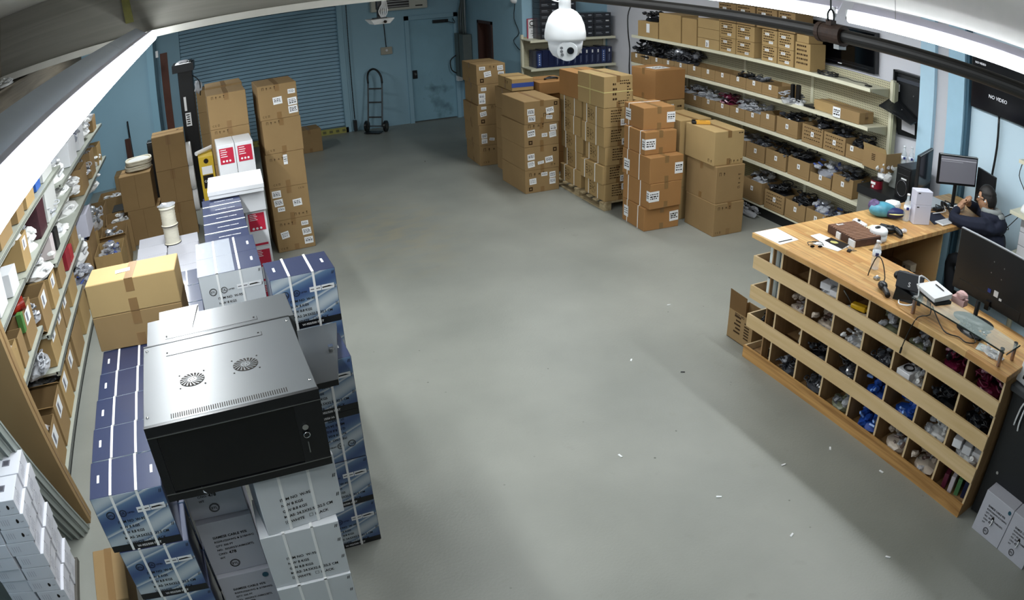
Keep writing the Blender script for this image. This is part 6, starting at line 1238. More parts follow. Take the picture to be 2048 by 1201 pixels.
# open carton at the end of counter
t = thing('open_carton', 'open printed carton on floor against counter end', 'box', (3.83, 4.17, 0), 0.0)
MB().box(-0.08, -0.075, -0.20, 0.11, 0, 0.265, CARD).box(-0.075, 0.14, -0.20, -0.195, 0, 0.25, CARD).box(-0.075, 0.14, 0.105, 0.11, 0, 0.265, CARD).box(-0.08, 0.14, -0.2, 0.11, 0, 0.005, CARD_D).box(0.135, 0.14, -0.2, 0.11, 0, 0.265, CARD).build('body', t)
MB().hexa([(-0.08, -0.10, 0.265), (-0.08, 0.11, 0.265), (-0.076, 0.11, 0.265), (-0.076, -0.10, 0.265)], [(-0.085, -0.10, 0.43), (-0.085, 0.11, 0.44), (-0.081, 0.11, 0.44), (-0.081, -0.10, 0.43)], CARD_D).build('flap', t)
p = MB(); T = Matrix.Translation((-0.0815, 0.08, 0)) @ Matrix(((0, 0, -1, 0), (-1, 0, 0, 0), (0, 1, 0, 0), (0, 0, 0, 1)))
for r in range(5): p.box(0.05+0.02*(r % 2), 0.13, 0.22-r*0.035, 0.235-r*0.035, 0, 0.0008, INKB, T)
for r in range(6): p.box(0.18, 0.24, 0.20-r*0.026, 0.212-r*0.026, 0, 0.0008, INKB, T)
p.text('BOX NO', 0.03, 0.05, 0.235, INKB, T, bold=True); p.build('printed_marks', t)
# black server cabinet at right end
t = thing('server_cabinet', 'black steel cabinet standing at near end of counter', 'cabinet', (3.80, 1.52, 0), 0)
MB().box(-0.02, 0.6, -1.1, -0.0, 0.02, 0.93, BLKM, bev=0.004).build('body', t); MB().box(-0.05, 0.62, -1.12, 0.02, 0.93, 0.97, M('cabinet_lid_grey', '#3a3c3f', 0.35), bev=0.004).build('lid', t)
MB().cyl((-0.028, -0.10, 0.38), (-0.02, -0.10, 0.38), 0.011, CHROME, 14).build('lock', t)
tag(MB().tube([(3.80, 1.30, 0.972), (3.765, 1.34, 0.965), (3.755, 1.40, 0.90), (3.76, 1.42, 0.80), (3.765, 1.425, 0.74)], 0.007, WPL).tube([(3.80, 1.29, 0.972), (3.76, 1.32, 0.96), (3.755, 1.37, 0.90), (3.76, 1.385, 0.78), (3.765, 1.38, 0.72)], 0.007, WPL).build('white_cable'), 'pair of white cables draped over black cabinet', 'cable')
t = thing('tablet', 'white framed tablet standing on black cabinet', 'tablet', (3.80, 1.33, 0.972), -0.15)
MB().box(-0.01, 0.0, -0.25, 0.22, 0, 0.30, WPL, Matrix.Rotation(0.35, 4, 'Y'), bev=0.003).build('frame', t); MB().box(-0.0115, -0.01, -0.22, 0.17, 0.03, 0.27, M('screen_off', '#0b0c12', 0.12), Matrix.Rotation(0.35, 4, 'Y')).build('screen', t)
for i in range(2):
    tt = siamese(f'coaxial cable box standing on floor by black cabinet, {["left", "right"][i]} one', (3.66, 1.40-0.29*i), -PI/2, 0.285, 0.18, 0.315, 0.0, full=True, group='cable boxes by the black cabinet')
    etl(MB(), Matrix(), 0.01)
    MB().tube([(0, -0.092, 0.16), (0.005, -0.10, 0.14), (0.0, -0.1, 0.11)], 0.005, WPL).lathe([(0, 0), (0.012, 0), (0.012, 0.003), (0, 0.003)], INK, 12, Matrix.Translation((0, -0.0925, 0.165)) @ Matrix.Rotation(PI/2, 4, 'X')).build('cable_outlet', tt)
# glass riser shelf on counter
GLS = M('clear_glass', '#cfe0dc', 0.03, alpha=0.22)
t = thing('glass_riser', 'glass riser shelf on chrome posts on the counter', 'glass shelf', (0, 0, 1.0605))
MB().hexa([(3.66, 2.43, 0.10), (3.655, 1.62, 0.10), (3.86, 1.60, 0.10), (3.90, 2.45, 0.10)], [(3.66, 2.43, 0.106), (3.655, 1.62, 0.106), (3.86, 1.60, 0.106), (3.90, 2.45, 0.106)], GLS).build('glass_plate', t)
MB().box(3.652, 3.657, 1.62, 2.43, 0.099, 0.107, M('glass_edge', '#16201d', 0.1)).box(3.655, 3.86, 1.598, 1.603, 0.099, 0.107, M('glass_edge', '#16201d', 0.1)).build('glass_edge', t)
for x, y in ((3.675, 2.41), (3.87, 2.42), (3.675, 1.65), (3.84, 1.63)):
    MB().cyl((x, y, 0), (x, y, 0.112), 0.015, M('chrome_rose', '#a58f86', 0.2, 0.9), 16).cyl((x, y, 0.107), (x, y, 0.115), 0.017, CHROME, 16).build('post', t)
# items on the counter
def tb(mb, name, label, cat): return tag(mb.build(name), label, cat)
Z = 1.0605
t = thing('desk_phone', 'black desk phone with handset and raised display', 'telephone', (3.84, 2.58, Z), 0.5)
MB().hexa([(-0.09, -0.10, 0), (0.09, -0.10, 0), (0.09, 0.10, 0), (-0.09, 0.10, 0)], [(-0.08, -0.09, 0.03), (0.08, -0.09, 0.03), (0.08, 0.09, 0.085), (-0.08, 0.09, 0.085)], BLK).build('base', t)
MB().box(-0.085, -0.03, -0.09, 0.10, 0.05, 0.16, M('phone_grey', '#34353a', 0.4), Matrix.Rotation(0.3, 4, 'Y'), bev=0.006).build('display_back', t)
MB().text('S', 0.04, -0.012, -0.012, LBL, Matrix.Translation((-0.075, 0.0, 0.115)) @ Matrix(((0, 0.3, -1, 0), (-1, 0, 0, 0), (0, 1, 0, 0), (0, 0, 0, 1))), bold=True).build('emblem', t)
MB().tube([(0.05, -0.11, 0.07), (0.06, -0.06, 0.10), (0.06, 0.04, 0.13), (0.05, 0.11, 0.12)], [0.02, 0.016, 0.014, 0.014, 0.014, 0.016, 0.02], BLK, 8).blob((0.05, -0.10, 0.06), 0.028, BLK, 1, 2, 0.02, smooth=True).blob((0.05, 0.11, 0.11), 0.028, BLK, 1, 2, 0.02, smooth=True).build('handset', t)
t = thing('barcode_scanner', 'black barcode scanner lying on counter, cable attached', 'scanner', (3.74, 2.73, Z), -0.5)
MB().blob((0, 0.03, 0.03), 0.035, BLK, 3, 2, 0.02, sc=(1, 1.2, 0.85), smooth=True).tube([(0, 0.03, 0.025), (0, -0.04, 0.022), (-0.01, -0.10, 0.02)], 0.02, BLK, 8).build('scanner_body', t); MB().tube([(0.01, 0.07, 0.03), (0.04, 0.10, 0.05), (0.03, 0.16, 0.14), (-0.0, 0.20, 0.16), (-0.03, 0.22, 0.06), (-0.035, 0.23, 0.01)], 0.0045, BLK).build('coiled_cord', t)
tb(MB().box(3.83, 3.87, 2.87, 2.91, Z, Z+0.018, STEEL, bev=0.004).blob((3.85, 2.89, Z+0.02), 0.012, LBL, 1, 1, 0.1), 'metal_grommet', 'small metal fitting by water bottle on the counter', 'fitting')
def bottle(label, x, y, z, h=0.21, r=0.032):
    t = thing('water_bottle', label, 'bottle', (x, y, z)); PET = M('clear_plastic_bottle', '#d9e4ea', 0.05, alpha=0.32)
    MB().lathe([(0, 0), (r*0.9, 0.002), (r, 0.012), (r*0.93, 0.02), (r, 0.032), (r*0.92, 0.045), (r, 0.06), (r*0.95, 0.085), (r, 0.10), (r, 0.145), (r*0.8, 0.17), (r*0.42, 0.19), (r*0.40, h-0.012)], PET, 20).build('body', t)
    MB().lathe([(r*1.01, 0.098), (r*1.01, 0.135)], M('bottle_label', '#dfe5ee', 0.4), 20).box(-0.033, -0.030, -0.012, 0.012, 0.105, 0.13, M('bottle_navy', '#27336e', 0.4), Matrix.Rotation(0.8, 4, 'Z')).build('bottle_label', t)
    MB().lathe([(0, h), (r*0.44, h), (r*0.46, h-0.014), (0, h-0.014)], LBL, 16).build('cap', t); return t
bottle('clear water bottle standing alone mid counter', 3.975, 3.02, Z); bottle('clear water bottle left of the stacked white boxes', 5.10, 3.60, Z-0.0005, 0.24)
PAP = M('paper', '#eceded', 0.6)
tb(MB().hexa([(3.63, 3.945, Z), (3.855, 3.94, Z), (3.84, 3.68, Z), (3.64, 3.665, Z)], [(3.63, 3.945, Z+0.002), (3.855, 3.94, Z+0.002), (3.84, 3.68, Z+0.002), (3.64, 3.665, Z+0.002)], PAP).box(3.66, 3.80, 3.70, 3.715, Z+0.002, Z+0.0026, INK, Matrix.Rotation(0, 4, 'Z')), 'paper_sheet', 'white printed sheet at outer corner of worktop', 'paper')
t = thing('brochure', 'white sheets with black and yellow picture near corner', 'brochure', (4.02, 3.52, Z), 0.2)
MB().hexa([(-0.09, -0.13, 0), (0.09, -0.13, 0), (0.10, 0.06, 0), (-0.12, 0.08, 0)], [(-0.09, -0.13, 0.003), (0.09, -0.13, 0.003), (0.10, 0.06, 0.003), (-0.12, 0.08, 0.003)], PAP).hexa([(-0.06, 0.0, 0.003), (0.08, 0.0, 0.003), (0.10, 0.16, 0.003), (0.0, 0.18, 0.003)], [(-0.06, 0.0, 0.006), (0.08, 0.0, 0.006), (0.10, 0.16, 0.006), (0.0, 0.18, 0.006)], PAP).build('sheets', t)
MB().hexa([(-0.03, -0.13, 0.0065), (0.09, -0.12, 0.0065), (0.10, 0.05, 0.0065), (0.0, 0.05, 0.0065)], [(-0.03, -0.13, 0.008), (0.09, -0.12, 0.008), (0.10, 0.05, 0.008), (0.0, 0.05, 0.008)], INK).blob((0.03, -0.02, 0.008), 0.03, M('print_yellow', '#b9b26a', 0.5), 2, 1, 0.2, sc=(1, 1.2, 0.05)).build('picture', t)
t = thing('sunglasses', 'pair of sunglasses lying on worktop near brochure', 'glasses', (3.85, 3.50, Z+0.012), -0.5)
for s in (-1, 1): MB().blob((s*0.03, 0, 0.0), 0.017, INK, 1, 2, 0.0, sc=(1.1, 0.2, 0.6), smooth=True).build('lens', t)
MB().tube([(-0.058, 0, 0.008), (-0.03, -0.003, 0.02), (0, 0, 0.012), (0.03, -0.003, 0.02), (0.058, 0, 0.008)], 0.003, STEEL).tube([(-0.058, 0, 0.008), (-0.05, 0.06, 0.008), (0.02, 0.075, 0.003)], 0.003, BLK).tube([(0.058, 0, 0.008), (0.055, 0.07, 0.008), (-0.01, 0.085, 0.003)], 0.003, BLK).build('frame', t)
t = thing('key_bunch', 'bunch of keys with black fob on worktop', 'keys', (4.05, 3.34, Z), 0.4)
MB().box(-0.03, 0.01, -0.015, 0.015, 0, 0.014, BLK, bev=0.004).build('fob', t)
for k in range(4): MB().box(0.01, 0.06, -0.004, 0.004, 0.002+0.002*k, 0.004+0.002*k, STEEL, Matrix.Rotation(-0.8+0.5*k, 4, 'Z')).build('key', t)
t = thing('striped_box', 'brown striped display tray with white corners on desk', 'box', (4.30, 3.52, Z), -0.12)
DKW = M('dark_brown_lath', '#4c3328', 0.6, noise=0.3, scale=20)
mb = MB().box(-0.14, 0.14, -0.17, 0.17, 0, 0.06, DKW, bev=0.004)
for k in range(13): mb.box(-0.14, 0.14, -0.165+k*0.0262, -0.152+k*0.0262, 0.06, 0.066, M('lath_light', '#8a6650', 0.6))
mb.build('body', t); MB().box(-0.152, -0.138, -0.17, -0.10, 0, 0.05, LBL).box(-0.152, -0.138, 0.0, 0.05, 0, 0.05, LBL).box(0.138, 0.152, -0.17, -0.10, 0, 0.05, LBL).build('corner_strap', t)
MB().text('Best', 0.04, -0.08, 0.12, LBL, Matrix.Translation((0, 0, 0.0665)), bold=True).build('lettering', t)
t = thing('tape_dispenser', 'white tape holder and roll right of striped tray', 'tape dispenser', (4.52, 3.60, Z), 0.2)
MB().hexa([(-0.05, -0.02, 0), (0.03, -0.02, 0), (0.03, 0.11, 0), (-0.05, 0.11, 0)], [(-0.04, -0.01, 0.05), (0.02, -0.01, 0.05), (0.02, 0.10, 0.07), (-0.04, 0.10, 0.07)], WPL).cyl((-0.01, 0.055, 0.07), (-0.01, 0.055, 0.072), 0.015, INK).build('holder', t); MB().box(-0.06, 0.07, -0.07, -0.03, 0, 0.045, M('cream_block', '#d8cfb0', 0.5), bev=0.003).box(-0.0, 0.02, -0.0715, -0.07, 0.02, 0.035, INK).build('cream_block', t); MB().box(-0.05, 0.09, -0.11, -0.08, 0, 0.03, M('pink_block', '#b08a80', 0.5)).build('pink_block', t)
t = thing('coffee_lid_cup', 'white round dome camera on desk edge before game controller', 'device', (4.46, 3.40, Z), 0)
MB().lathe([(0, 0), (0.062, 0), (0.074, 0.01), (0.074, 0.05), (0.072, 0.052)], WPL, 28).lathe([(0.072, 0.053), (0.076, 0.058), (0.076, 0.085), (0.066, 0.098), (0, 0.102)], WPL, 28).build('housing', t); MB().cyl((0, 0, 0.050), (0, 0, 0.056), 0.064, BLK, 28).blob((-0.02, 0, 0.108), 0.026, BLK, 1, 2, 0, sc=(1.3, 0.6, 0.3), smooth=True).build('dark_seam', t); t.name = 'round_device'
t = thing('game_controller', 'black game controller leaning beside the round device', 'controller', (4.66, 3.44, Z+0.01), -0.5)
MB().blob((0, 0, 0.035), 0.05, BLK, 1, 3, 0, sc=(1.3, 0.7, 0.5), smooth=True).tube([(-0.055, 0, 0.035), (-0.075, -0.04, 0.025), (-0.08, -0.085, 0.012)], [0.028]*4+[0.024, 0.02, 0.014], BLK, 10).tube([(0.055, 0, 0.035), (0.075, -0.04, 0.025), (0.08, -0.085, 0.012)], [0.028]*4+[0.024, 0.02, 0.014], BLK, 10).build('body', t); MB().cyl((-0.02, 0, 0.055), (-0.02, 0, 0.068), 0.012, M('dark_grey_parts', '#2c2d30', 0.45)).cyl((0.025, 0, 0.055), (0.025, 0, 0.068), 0.012, M('dark_grey_parts', '#2c2d30', 0.45)).build('thumb_stick', t)
tb(MB().hexa([(4.62, 3.47, Z), (4.78, 3.42, Z), (4.86, 3.50, Z), (4.70, 3.60, Z)], [(4.64, 3.48, Z+0.03), (4.77, 3.43, Z+0.02), (4.84, 3.50, Z+0.02), (4.71, 3.58, Z+0.04)], M('dark_grey_parts', '#2c2d30', 0.45)).blob((4.83, 3.42, Z+0.015), 0.03, FILM, 4, 2, 0.4, sc=(1, 1, 0.5)), 'grey_pouch', 'dark grey folded pouch behind the game controller', 'pouch')
for k, (z0, h_, dx) in enumerate([(0, 0.17, 0), (0.171, 0.12, 0.0)]):
    t = thing('white_product_box', ['lower white product box, taller, on the desk', 'upper white product box stacked on a taller one'][k], 'box', (5.20, 3.52, Z+z0), -0.47, 'white product boxes stacked on the desk')
    MB().box(-0.085, 0.085, -0.055, 0.055, 0.0005, h_, M('lilac_white_box', '#c8c8d6', 0.5), bev=0.002).build('body', t); MB().box(0.0855, 0.0865, -0.05, 0.05, 0.0, h_, M('side_print_purple', '#77748c', 0.5)).box(-0.07, -0.045, -0.0565, -0.055, h_-0.02, h_-0.012, INK).build('side_print', t)
t = thing('backpack', 'teal and navy lunch bag with yellow stripe', 'bag', (4.98, 3.74, Z), -0.45)
MB().blob((-0.03, 0.02, 0.06), 0.11, M('bag_teal', '#4b8ea3', 0.4, noise=0.4, scale=15), 5, 3, 0.05, sc=(1.2, 0.7, 0.6), smooth=True).build('teal_panel', t); MB().blob((0.07, -0.03, 0.05), 0.085, M('bag_navy', '#1d2554', 0.5), 6, 3, 0.03, sc=(1.25, 0.6, 0.55), smooth=True).build('navy_panel', t)
MB().blob((0.07, -0.045, 0.052), 0.08, M('bag_yellow', '#d6d08a', 0.5), 6, 3, 0.03, sc=(1.1, 0.55, 0.12), smooth=True).build('yellow_stripe', t); MB().blob((-0.10, 0.05, 0.08), 0.06, M('bag_purple', '#5b4a72', 0.5, noise=0.5, scale=30), 8, 2, 0.1).build('patterned_pocket', t); t.name = 'lunch_bag'
tb(MB().blob((5.20, 3.84, Z+0.05), 0.09, PAP, 3, 2, 0.12, sc=(1.1, 0.8, 0.5)), 'crumpled_paper', 'crumpled white paper behind the lunch bag', 'paper')
tb(MB().hexa([(5.32, 3.42, Z-0.0), (5.56, 3.40, Z), (5.68, 3.62, Z), (5.46, 3.66, Z)], [(5.32, 3.42, Z+0.003), (5.56, 3.40, Z+0.003), (5.68, 3.62, Z+0.003), (5.46, 3.66, Z+0.003)], M('mouse_mat_navy', '#14182c', 0.7)), 'mouse_mat', 'dark navy mouse mat right of white boxes', 'mat')
t = thing('keyboard', 'white keyboard on the desk edge by elbow', 'keyboard', (5.50, 3.40, Z+0.004), 0.0)
MB().box(-0.13, 0.13, -0.05, 0.05, 0, 0.012, WPL, bev=0.003).build('body', t); kb = MB()
for a_ in range(12):
    for b_ in range(4): kb.box(-0.12+a_*0.02, -0.104+a_*0.02, -0.042+b_*0.021, -0.025+b_*0.021, 0.012, 0.016, M('key_grey', '#c2c3c6', 0.5))
kb.build('key_set', t)
# monitors
def monitor(label, p0, p1, z0, z1, screen, name='computer_monitor', text=False):
    p0 = Vector((*p0, 0)); p1 = Vector((*p1, 0)); d = p1-p0; L_ = d.length; ang = math.atan2(d.y, d.x); c = (p0+p1)/2
    t = thing(name, label, 'monitor', (c.x, c.y, Z), ang); h0, h1 = z0-Z, z1-Z
    MB().box(-L_/2, L_/2, -0.012, 0.02, h0, h1, BLK, bev=0.004).box(-L_/2, L_/2, -0.013, -0.012, h1-0.004, h1, LBL).build('bezel', t)
    MB().box(-L_/2+0.018, L_/2-0.018, -0.0135, -0.012, h0+0.022, h1-0.018, screen).build('screen', t)
    if text:
        q = MB(); q.box(-L_/2+0.02, L_/2-0.02, -0.0142, -0.0137, h1-0.05, h1-0.046, M('ui_light', '#b9b9c0', 0.5, emis='#b9b9c0', estr=0.5)).box(-L_/2+0.03, 0.05, -0.0142, -0.0137, h1-0.066, h1-0.064, M('ui_light', '#b9b9c0', 0.5)); q.build('screen_lines', t)
    MB().cyl((0, 0.03, 0.01), (0, 0.02, h0+0.05), 0.02, BLK).box(-0.10, 0.10, -0.05, 0.11, 0, 0.012, BLK, bev=0.004).build('stand', t)
    return t
monitor('desk monitor showing a plain grey window, facing camera', (5.775, 3.75), (6.21, 3.53), 1.285, 1.575, M('screen_grey', '#6a6a72', 0.3, emis='#77777f', estr=0.28), text=True)
monitor('dark switched off monitor left of the lit one', (5.30, 3.67), (5.76, 3.83), 1.27, 1.60, M('screen_off_navy', '#1a1d28', 0.15))
t = thing('computer_monitor', 'black monitor seen dark behind the seated person', 'monitor', (6.2, 3.38, Z), 1.2); MB().box(-0.16, 0.16, -0.012, 0.02, 0.08, 0.42, BLK, bev=0.004).build('bezel', t); MB().cyl((0, 0, 0), (0, 0, 0.1), 0.03, BLK).box(-0.1, 0.1, -0.08, 0.08, 0, 0.01, BLK).build('stand', t)
tb(MB().box(5.62, 6.0, 3.70, 3.92, Z, Z+0.02, M('pale_grey_device', '#aeb4b8', 0.4), bev=0.004).box(5.66, 5.76, 3.62, 3.68, Z+0.0, Z+0.03, BLK), 'flat_device', 'pale flat device under the monitors', 'device')
tb(MB().tube([(5.5, 3.7, Z+0.02), (5.62, 3.6, Z+0.03), (5.7, 3.68, Z+0.05), (5.82, 3.6, Z+0.02), (5.9, 3.7, Z+0.06), (6.0, 3.6, Z+0.02)], 0.005, CABLE).tube([(5.55, 3.6, Z+0.01), (5.7, 3.55, Z+0.03), (5.85, 3.66, Z+0.02), (6.0, 3.52, Z+0.02)], 0.005, WPL), 'desk_cable', 'tangle of black and white cables under monitors', 'cable')
tb(MB().tube([(5.66, 3.56, Z+0.05), (5.72, 3.62, Z+0.09), (5.80, 3.6, Z+0.05), (5.76, 3.52, Z+0.02)], 0.015, BLK, 8).box(5.86, 6.0, 3.50, 3.56, Z+0.02, Z+0.07, WPL, bev=0.005), 'headset', 'black headset and white adapter near lit monitor', 'headset')
# big TV back on counter
t = thing('television', 'large black television seen from behind on counter', 'television', (4.31, 2.15, Z), 0.0)
MB().box(-0.012, 0.012, -0.36, 0.36, 0.02, 0.445, M('tv_back', '#17191b', 0.4), bev=0.004).box(-0.012, 0.014, -0.36, 0.36, 0.440, 0.447, M('tv_edge', '#9b9da0', 0.3)).build('back_cover', t)
MB().box(-0.016, -0.010, -0.30, 0.30, 0.03, 0.10, M('tv_back', '#17191b', 0.4), bev=0.002).build('rear_hump', t)
for y, z in ((0.02, 0.33), (-0.08, 0.32), (0.03, 0.25), (-0.07, 0.24)): MB().cyl((-0.0135, y, z), (-0.012, y, z), 0.005, STEEL, 8).build('mount_screw', t)
MB().box(-0.018, -0.012, -0.07, -0.03, 0.11, 0.15, LBL).box(-0.018, -0.012, -0.11, -0.085, 0.10, 0.115, LBL).box(-0.018, -0.012, 0.0, 0.03, 0.115, 0.14, M('port_blue', '#28408c', 0.4)).build('port_labels', t)
MB().box(-0.04, 0.0, -0.02, 0.02, -0.0, 0.06, BLK).build('stand_neck', t)
t = thing('tv_stand', 'black oval monitor stand with clutter behind glass riser', 'stand', (4.02, 2.10, Z), 0.35)
MB().lathe([(0, 0), (0.12, 0), (0.12, 0.008), (0.03, 0.018), (0, 0.018)], BLK, 24, Matrix.Diagonal((0.75, 1.35, 1, 1))).cyl((0.0, 0, 0.018), (0.03, 0.0, 0.13), 0.018, BLK).build('base', t)
t = thing('white_router', 'white card terminal tray on glass riser', 'router', (3.80, 2.34, Z+0.11), -0.3)
MB().hexa([(-0.08, -0.10, 0.02), (0.07, -0.10, 0.03), (0.07, 0.10, 0.03), (-0.08, 0.10, 0.02)], [(-0.09, -0.11, 0.05), (0.075, -0.10, 0.065), (0.075, 0.10, 0.065), (-0.09, 0.11, 0.05)], WPL).build('body', t); MB().box(0.035, 0.042, -0.05, 0.05, 0.0615, 0.064, INK, Matrix.Rotation(-0.09, 4, 'Y')).build('slot', t); MB().box(-0.07, 0.07, -0.11, 0.10, 0, 0.02, BLK).build('base', t)
tb(MB().blob((3.93, 2.20, Z+0.16), 0.03, M('pink_paper', '#c9a3a0', 0.5), 4, 2, 0.3, sc=(1, 1.6, 0.8)).box(3.9, 3.96, 2.15, 2.26, Z+0.1, Z+0.14, M('pink_paper', '#c9a3a0', 0.5)), 'receipt_roll', 'pinkish receipt roll behind the white tray', 'roll')
pile('black adapters and cables heaped beneath glass riser', 'black', 3.86, 2.02, Z+0.0, 0.18, 0.30, 0.10, 1); pile('papers and small bits under near end of riser', 'white', 3.77, 1.76, Z+0.0, 0.14, 0.24, 0.06, 0)
tb(MB().hexa([(3.70, 1.87, Z), (3.78, 1.68, Z), (3.84, 1.74, Z), (3.80, 1.9, Z)], [(3.70, 1.87, Z+0.003), (3.78, 1.68, Z+0.003), (3.84, 1.74, Z+0.003), (3.80, 1.9, Z+0.003)], M('paper_bluish', '#cfdad8', 0.5)), 'receipt_sheet', 'pale sheet lying under the glass riser', 'paper')
tb(MB().tube([(3.70, 2.30, Z+0.11), (3.66, 2.26, Z+0.06), (3.625, 2.33, Z+0.02), (3.61, 2.37, Z-0.10), (3.615, 2.40, Z-0.22)], 0.004, BLK).cyl((3.615, 2.40, Z-0.22), (3.616, 2.405, Z-0.26), 0.008, BLK), 'dangling_cable', 'black cable with plug dangling over the counter front', 'cable')
tb(MB().tube([(3.70, 2.28, Z+0.1), (3.68, 2.18, Z+0.03), (3.66, 2.10, Z+0.01), (3.70, 2.02, Z+0.01), (3.69, 1.95, Z+0.01), (3.74, 1.9, Z+0.02), (3.78, 2.0, Z+0.05)], 0.004, BLK), 'loop_cable', 'black cable looping below the front of glass riser', 'cable')
tb(MB().tube([(3.70, 2.56, Z+0.02), (3.66, 2.52, Z+0.02), (3.67, 2.43, Z+0.05), (3.72, 2.42, Z+0.11), (3.78, 2.48, Z+0.2), (3.86, 2.46, Z+0.17), (3.88, 2.38, Z+0.13)], 0.005, WPL), 'white_lead', 'white lead arching between phone and white tray', 'cable')
# cabinet, tower, tin behind return desk
t = thing('file_cabinet', 'grey sided low cabinet with black top behind desk', 'cabinet', (5.98, 4.45, 0), 0)
MB().box(-0.14, 0.38, -0.42, 0.35, 0, 0.93, M('cabinet_grey_side', '#78786f', 0.5), bev=0.003).build('body', t); MB().box(-0.15, 0.39, -0.43, 0.36, 0.93, 0.945, BLKM).box(-0.155, -0.15, -0.43, 0.36, 0.86, 0.945, BLKM).build('top', t)
t = thing('coffee_tin', 'dark red round tin with white label on cabinet', 'tin', (5.93, 4.63, 0.946)); MB().cyl((0, 0, 0), (0, 0, 0.085), 0.065, M('tin_red', '#7d1428', 0.35), 28).build('tin_body', t); MB().cyl((0, 0, 0.085), (0, 0, 0.10), 0.067, BLK, 28).build('lid', t); MB().box(-0.067, -0.060, -0.03, 0.03, 0.045, 0.07, LBL).box(-0.067, -0.060, -0.012, 0.012, 0.012, 0.035, LBL).build('label_print', t)
t = thing('computer_tower', 'black computer tower on the low grey cabinet', 'computer', (6.08, 4.27, 0.946), 0.0)
MB().box(-0.17, 0.22, -0.10, 0.10, 0, 0.33, BLKM, bev=0.006).build('case', t); MB().box(-0.178, -0.17, -0.09, 0.09, 0.02, 0.31, BLK, bev=0.003).build('front_panel', t); MB().tube([(-0.18, 0.065*math.cos(a_), 0.11+0.08*math.sin(a_)) for a_ in [2*PI*j/14 for j in range(14)]], 0.006, M('dark_chrome', '#6b6b70', 0.2, 0.8), closed=True).box(-0.181, -0.178, -0.05, 0.02, 0.2, 0.215, LBL).box(-0.181, -0.178, -0.07, 0.07, 0.245, 0.25, M('dark_chrome', '#6b6b70', 0.2, 0.8)).build('front_ring', t); MB().box(0.02, 0.03, -0.1015, -0.1, 0.08, 0.26, M('side_vent_grey', '#66686b', 0.4)).build('side_vent', t)
for i, (x, y) in enumerate([(6.20, 4.50), (6.26, 4.44)]): bottle(f'{["left", "right"][i]} clear bottle in plastic pack atop the cabinet', x, y, 0.946+0.22, 0.24)
plain_box('clear wrapped bottle pack base behind the tower', 6.23, 4.50, 0.946, 0.2, 0.24, 0.219, M('pack_pale', '#b9beb8', 0.3), 'pack')
pile('pale plastic bag hanging over the cabinet back', 'white', 6.02, 4.60, 1.06, 0.18, 0.22, 0.30, 1)
# right rack of shelves near frame edge
t = thing('side_shelf_unit', 'cream slotted shelf unit at right edge of room', 'shelf unit', (6.3, 2.75, 0))
for z, xf in ((1.765, -0.25), (1.30, -0.33), (0.88, -0.36)): MB().box(xf, 0.17, -0.45, 0.17, z-0.012, z, CREAM).box(xf-0.012, xf, -0.45, 0.17, z-0.03, z+0.004, CREAM).build('shelf_board', t)
MB().box(-0.02, 0.02, 0.05, 0.09, 0, 1.95, M('slotted_post', '#b5b199', 0.5)).box(0.12, 0.16, 0.13, 0.17, 0, 1.95, M('slotted_post', '#b5b199', 0.5)).build('slotted_post', t)
sl_ = MB()
for k in range(50): sl_.box(-0.0215, -0.0195, 0.06, 0.075, 0.5+k*0.028, 0.516+k*0.028, INK)
sl_.build('slot_marks', t)
t = thing('recorder_box', 'black recorder on top shelf at right edge', 'recorder', (6.25, 2.62, 1.766)); MB().box(-0.14, 0.15, -0.2, 0.12, 0, 0.05, BLK, bev=0.004).box(-0.12, 0.15, -0.2, 0.12, 0.052, 0.09, BLK, bev=0.004).build('body', t); MB().box(-0.1415, -0.14, 0.04, 0.06, 0.02, 0.03, LBL).build('badge', t)
t = thing('small_dome_camera', 'white small dome camera on middle side shelf', 'camera', (6.10, 2.80, 1.301)); MB().lathe([(0, 0), (0.055, 0), (0.055, 0.02), (0.045, 0.05), (0.025, 0.075), (0.018, 0.10), (0, 0.102)], WPL, 24).build('body', t)
tb(MB().tube([(6.15, 2.8, 1.40), (6.12, 2.76, 1.55), (6.18, 2.7, 1.72)], 0.007, BLK).tube([(6.1, 2.9, 1.74), (6.04, 2.9, 1.62), (6.12, 2.86, 1.5), (6.14, 2.82, 1.42)], 0.005, BLK), 'shelf_cable', 'black cables hanging between the side shelves', 'cable')
tb(MB().tube([(6.0, 2.9, 1.27), (5.96, 3.0, 1.18), (6.05, 2.95, 1.1), (6.3, 3.1, 1.0)], 0.005, BLK).tube([(6.05, 2.85, 1.25), (6.02, 2.95, 1.12), (6.2, 3.05, 1.08)], 0.004, BLK), 'low_shelf_cable', 'black cables drooping below the middle side shelf', 'cable')
for k in range(3): plain_box(f'white labelled carton, {["lower", "middle", "upper"][k]} one stacked on low side shelf', 6.18, 2.66, 0.881+0.125*k, 0.26, 0.30, 0.12, M('pale_grey_white', '#c9c9cd', 0.5))
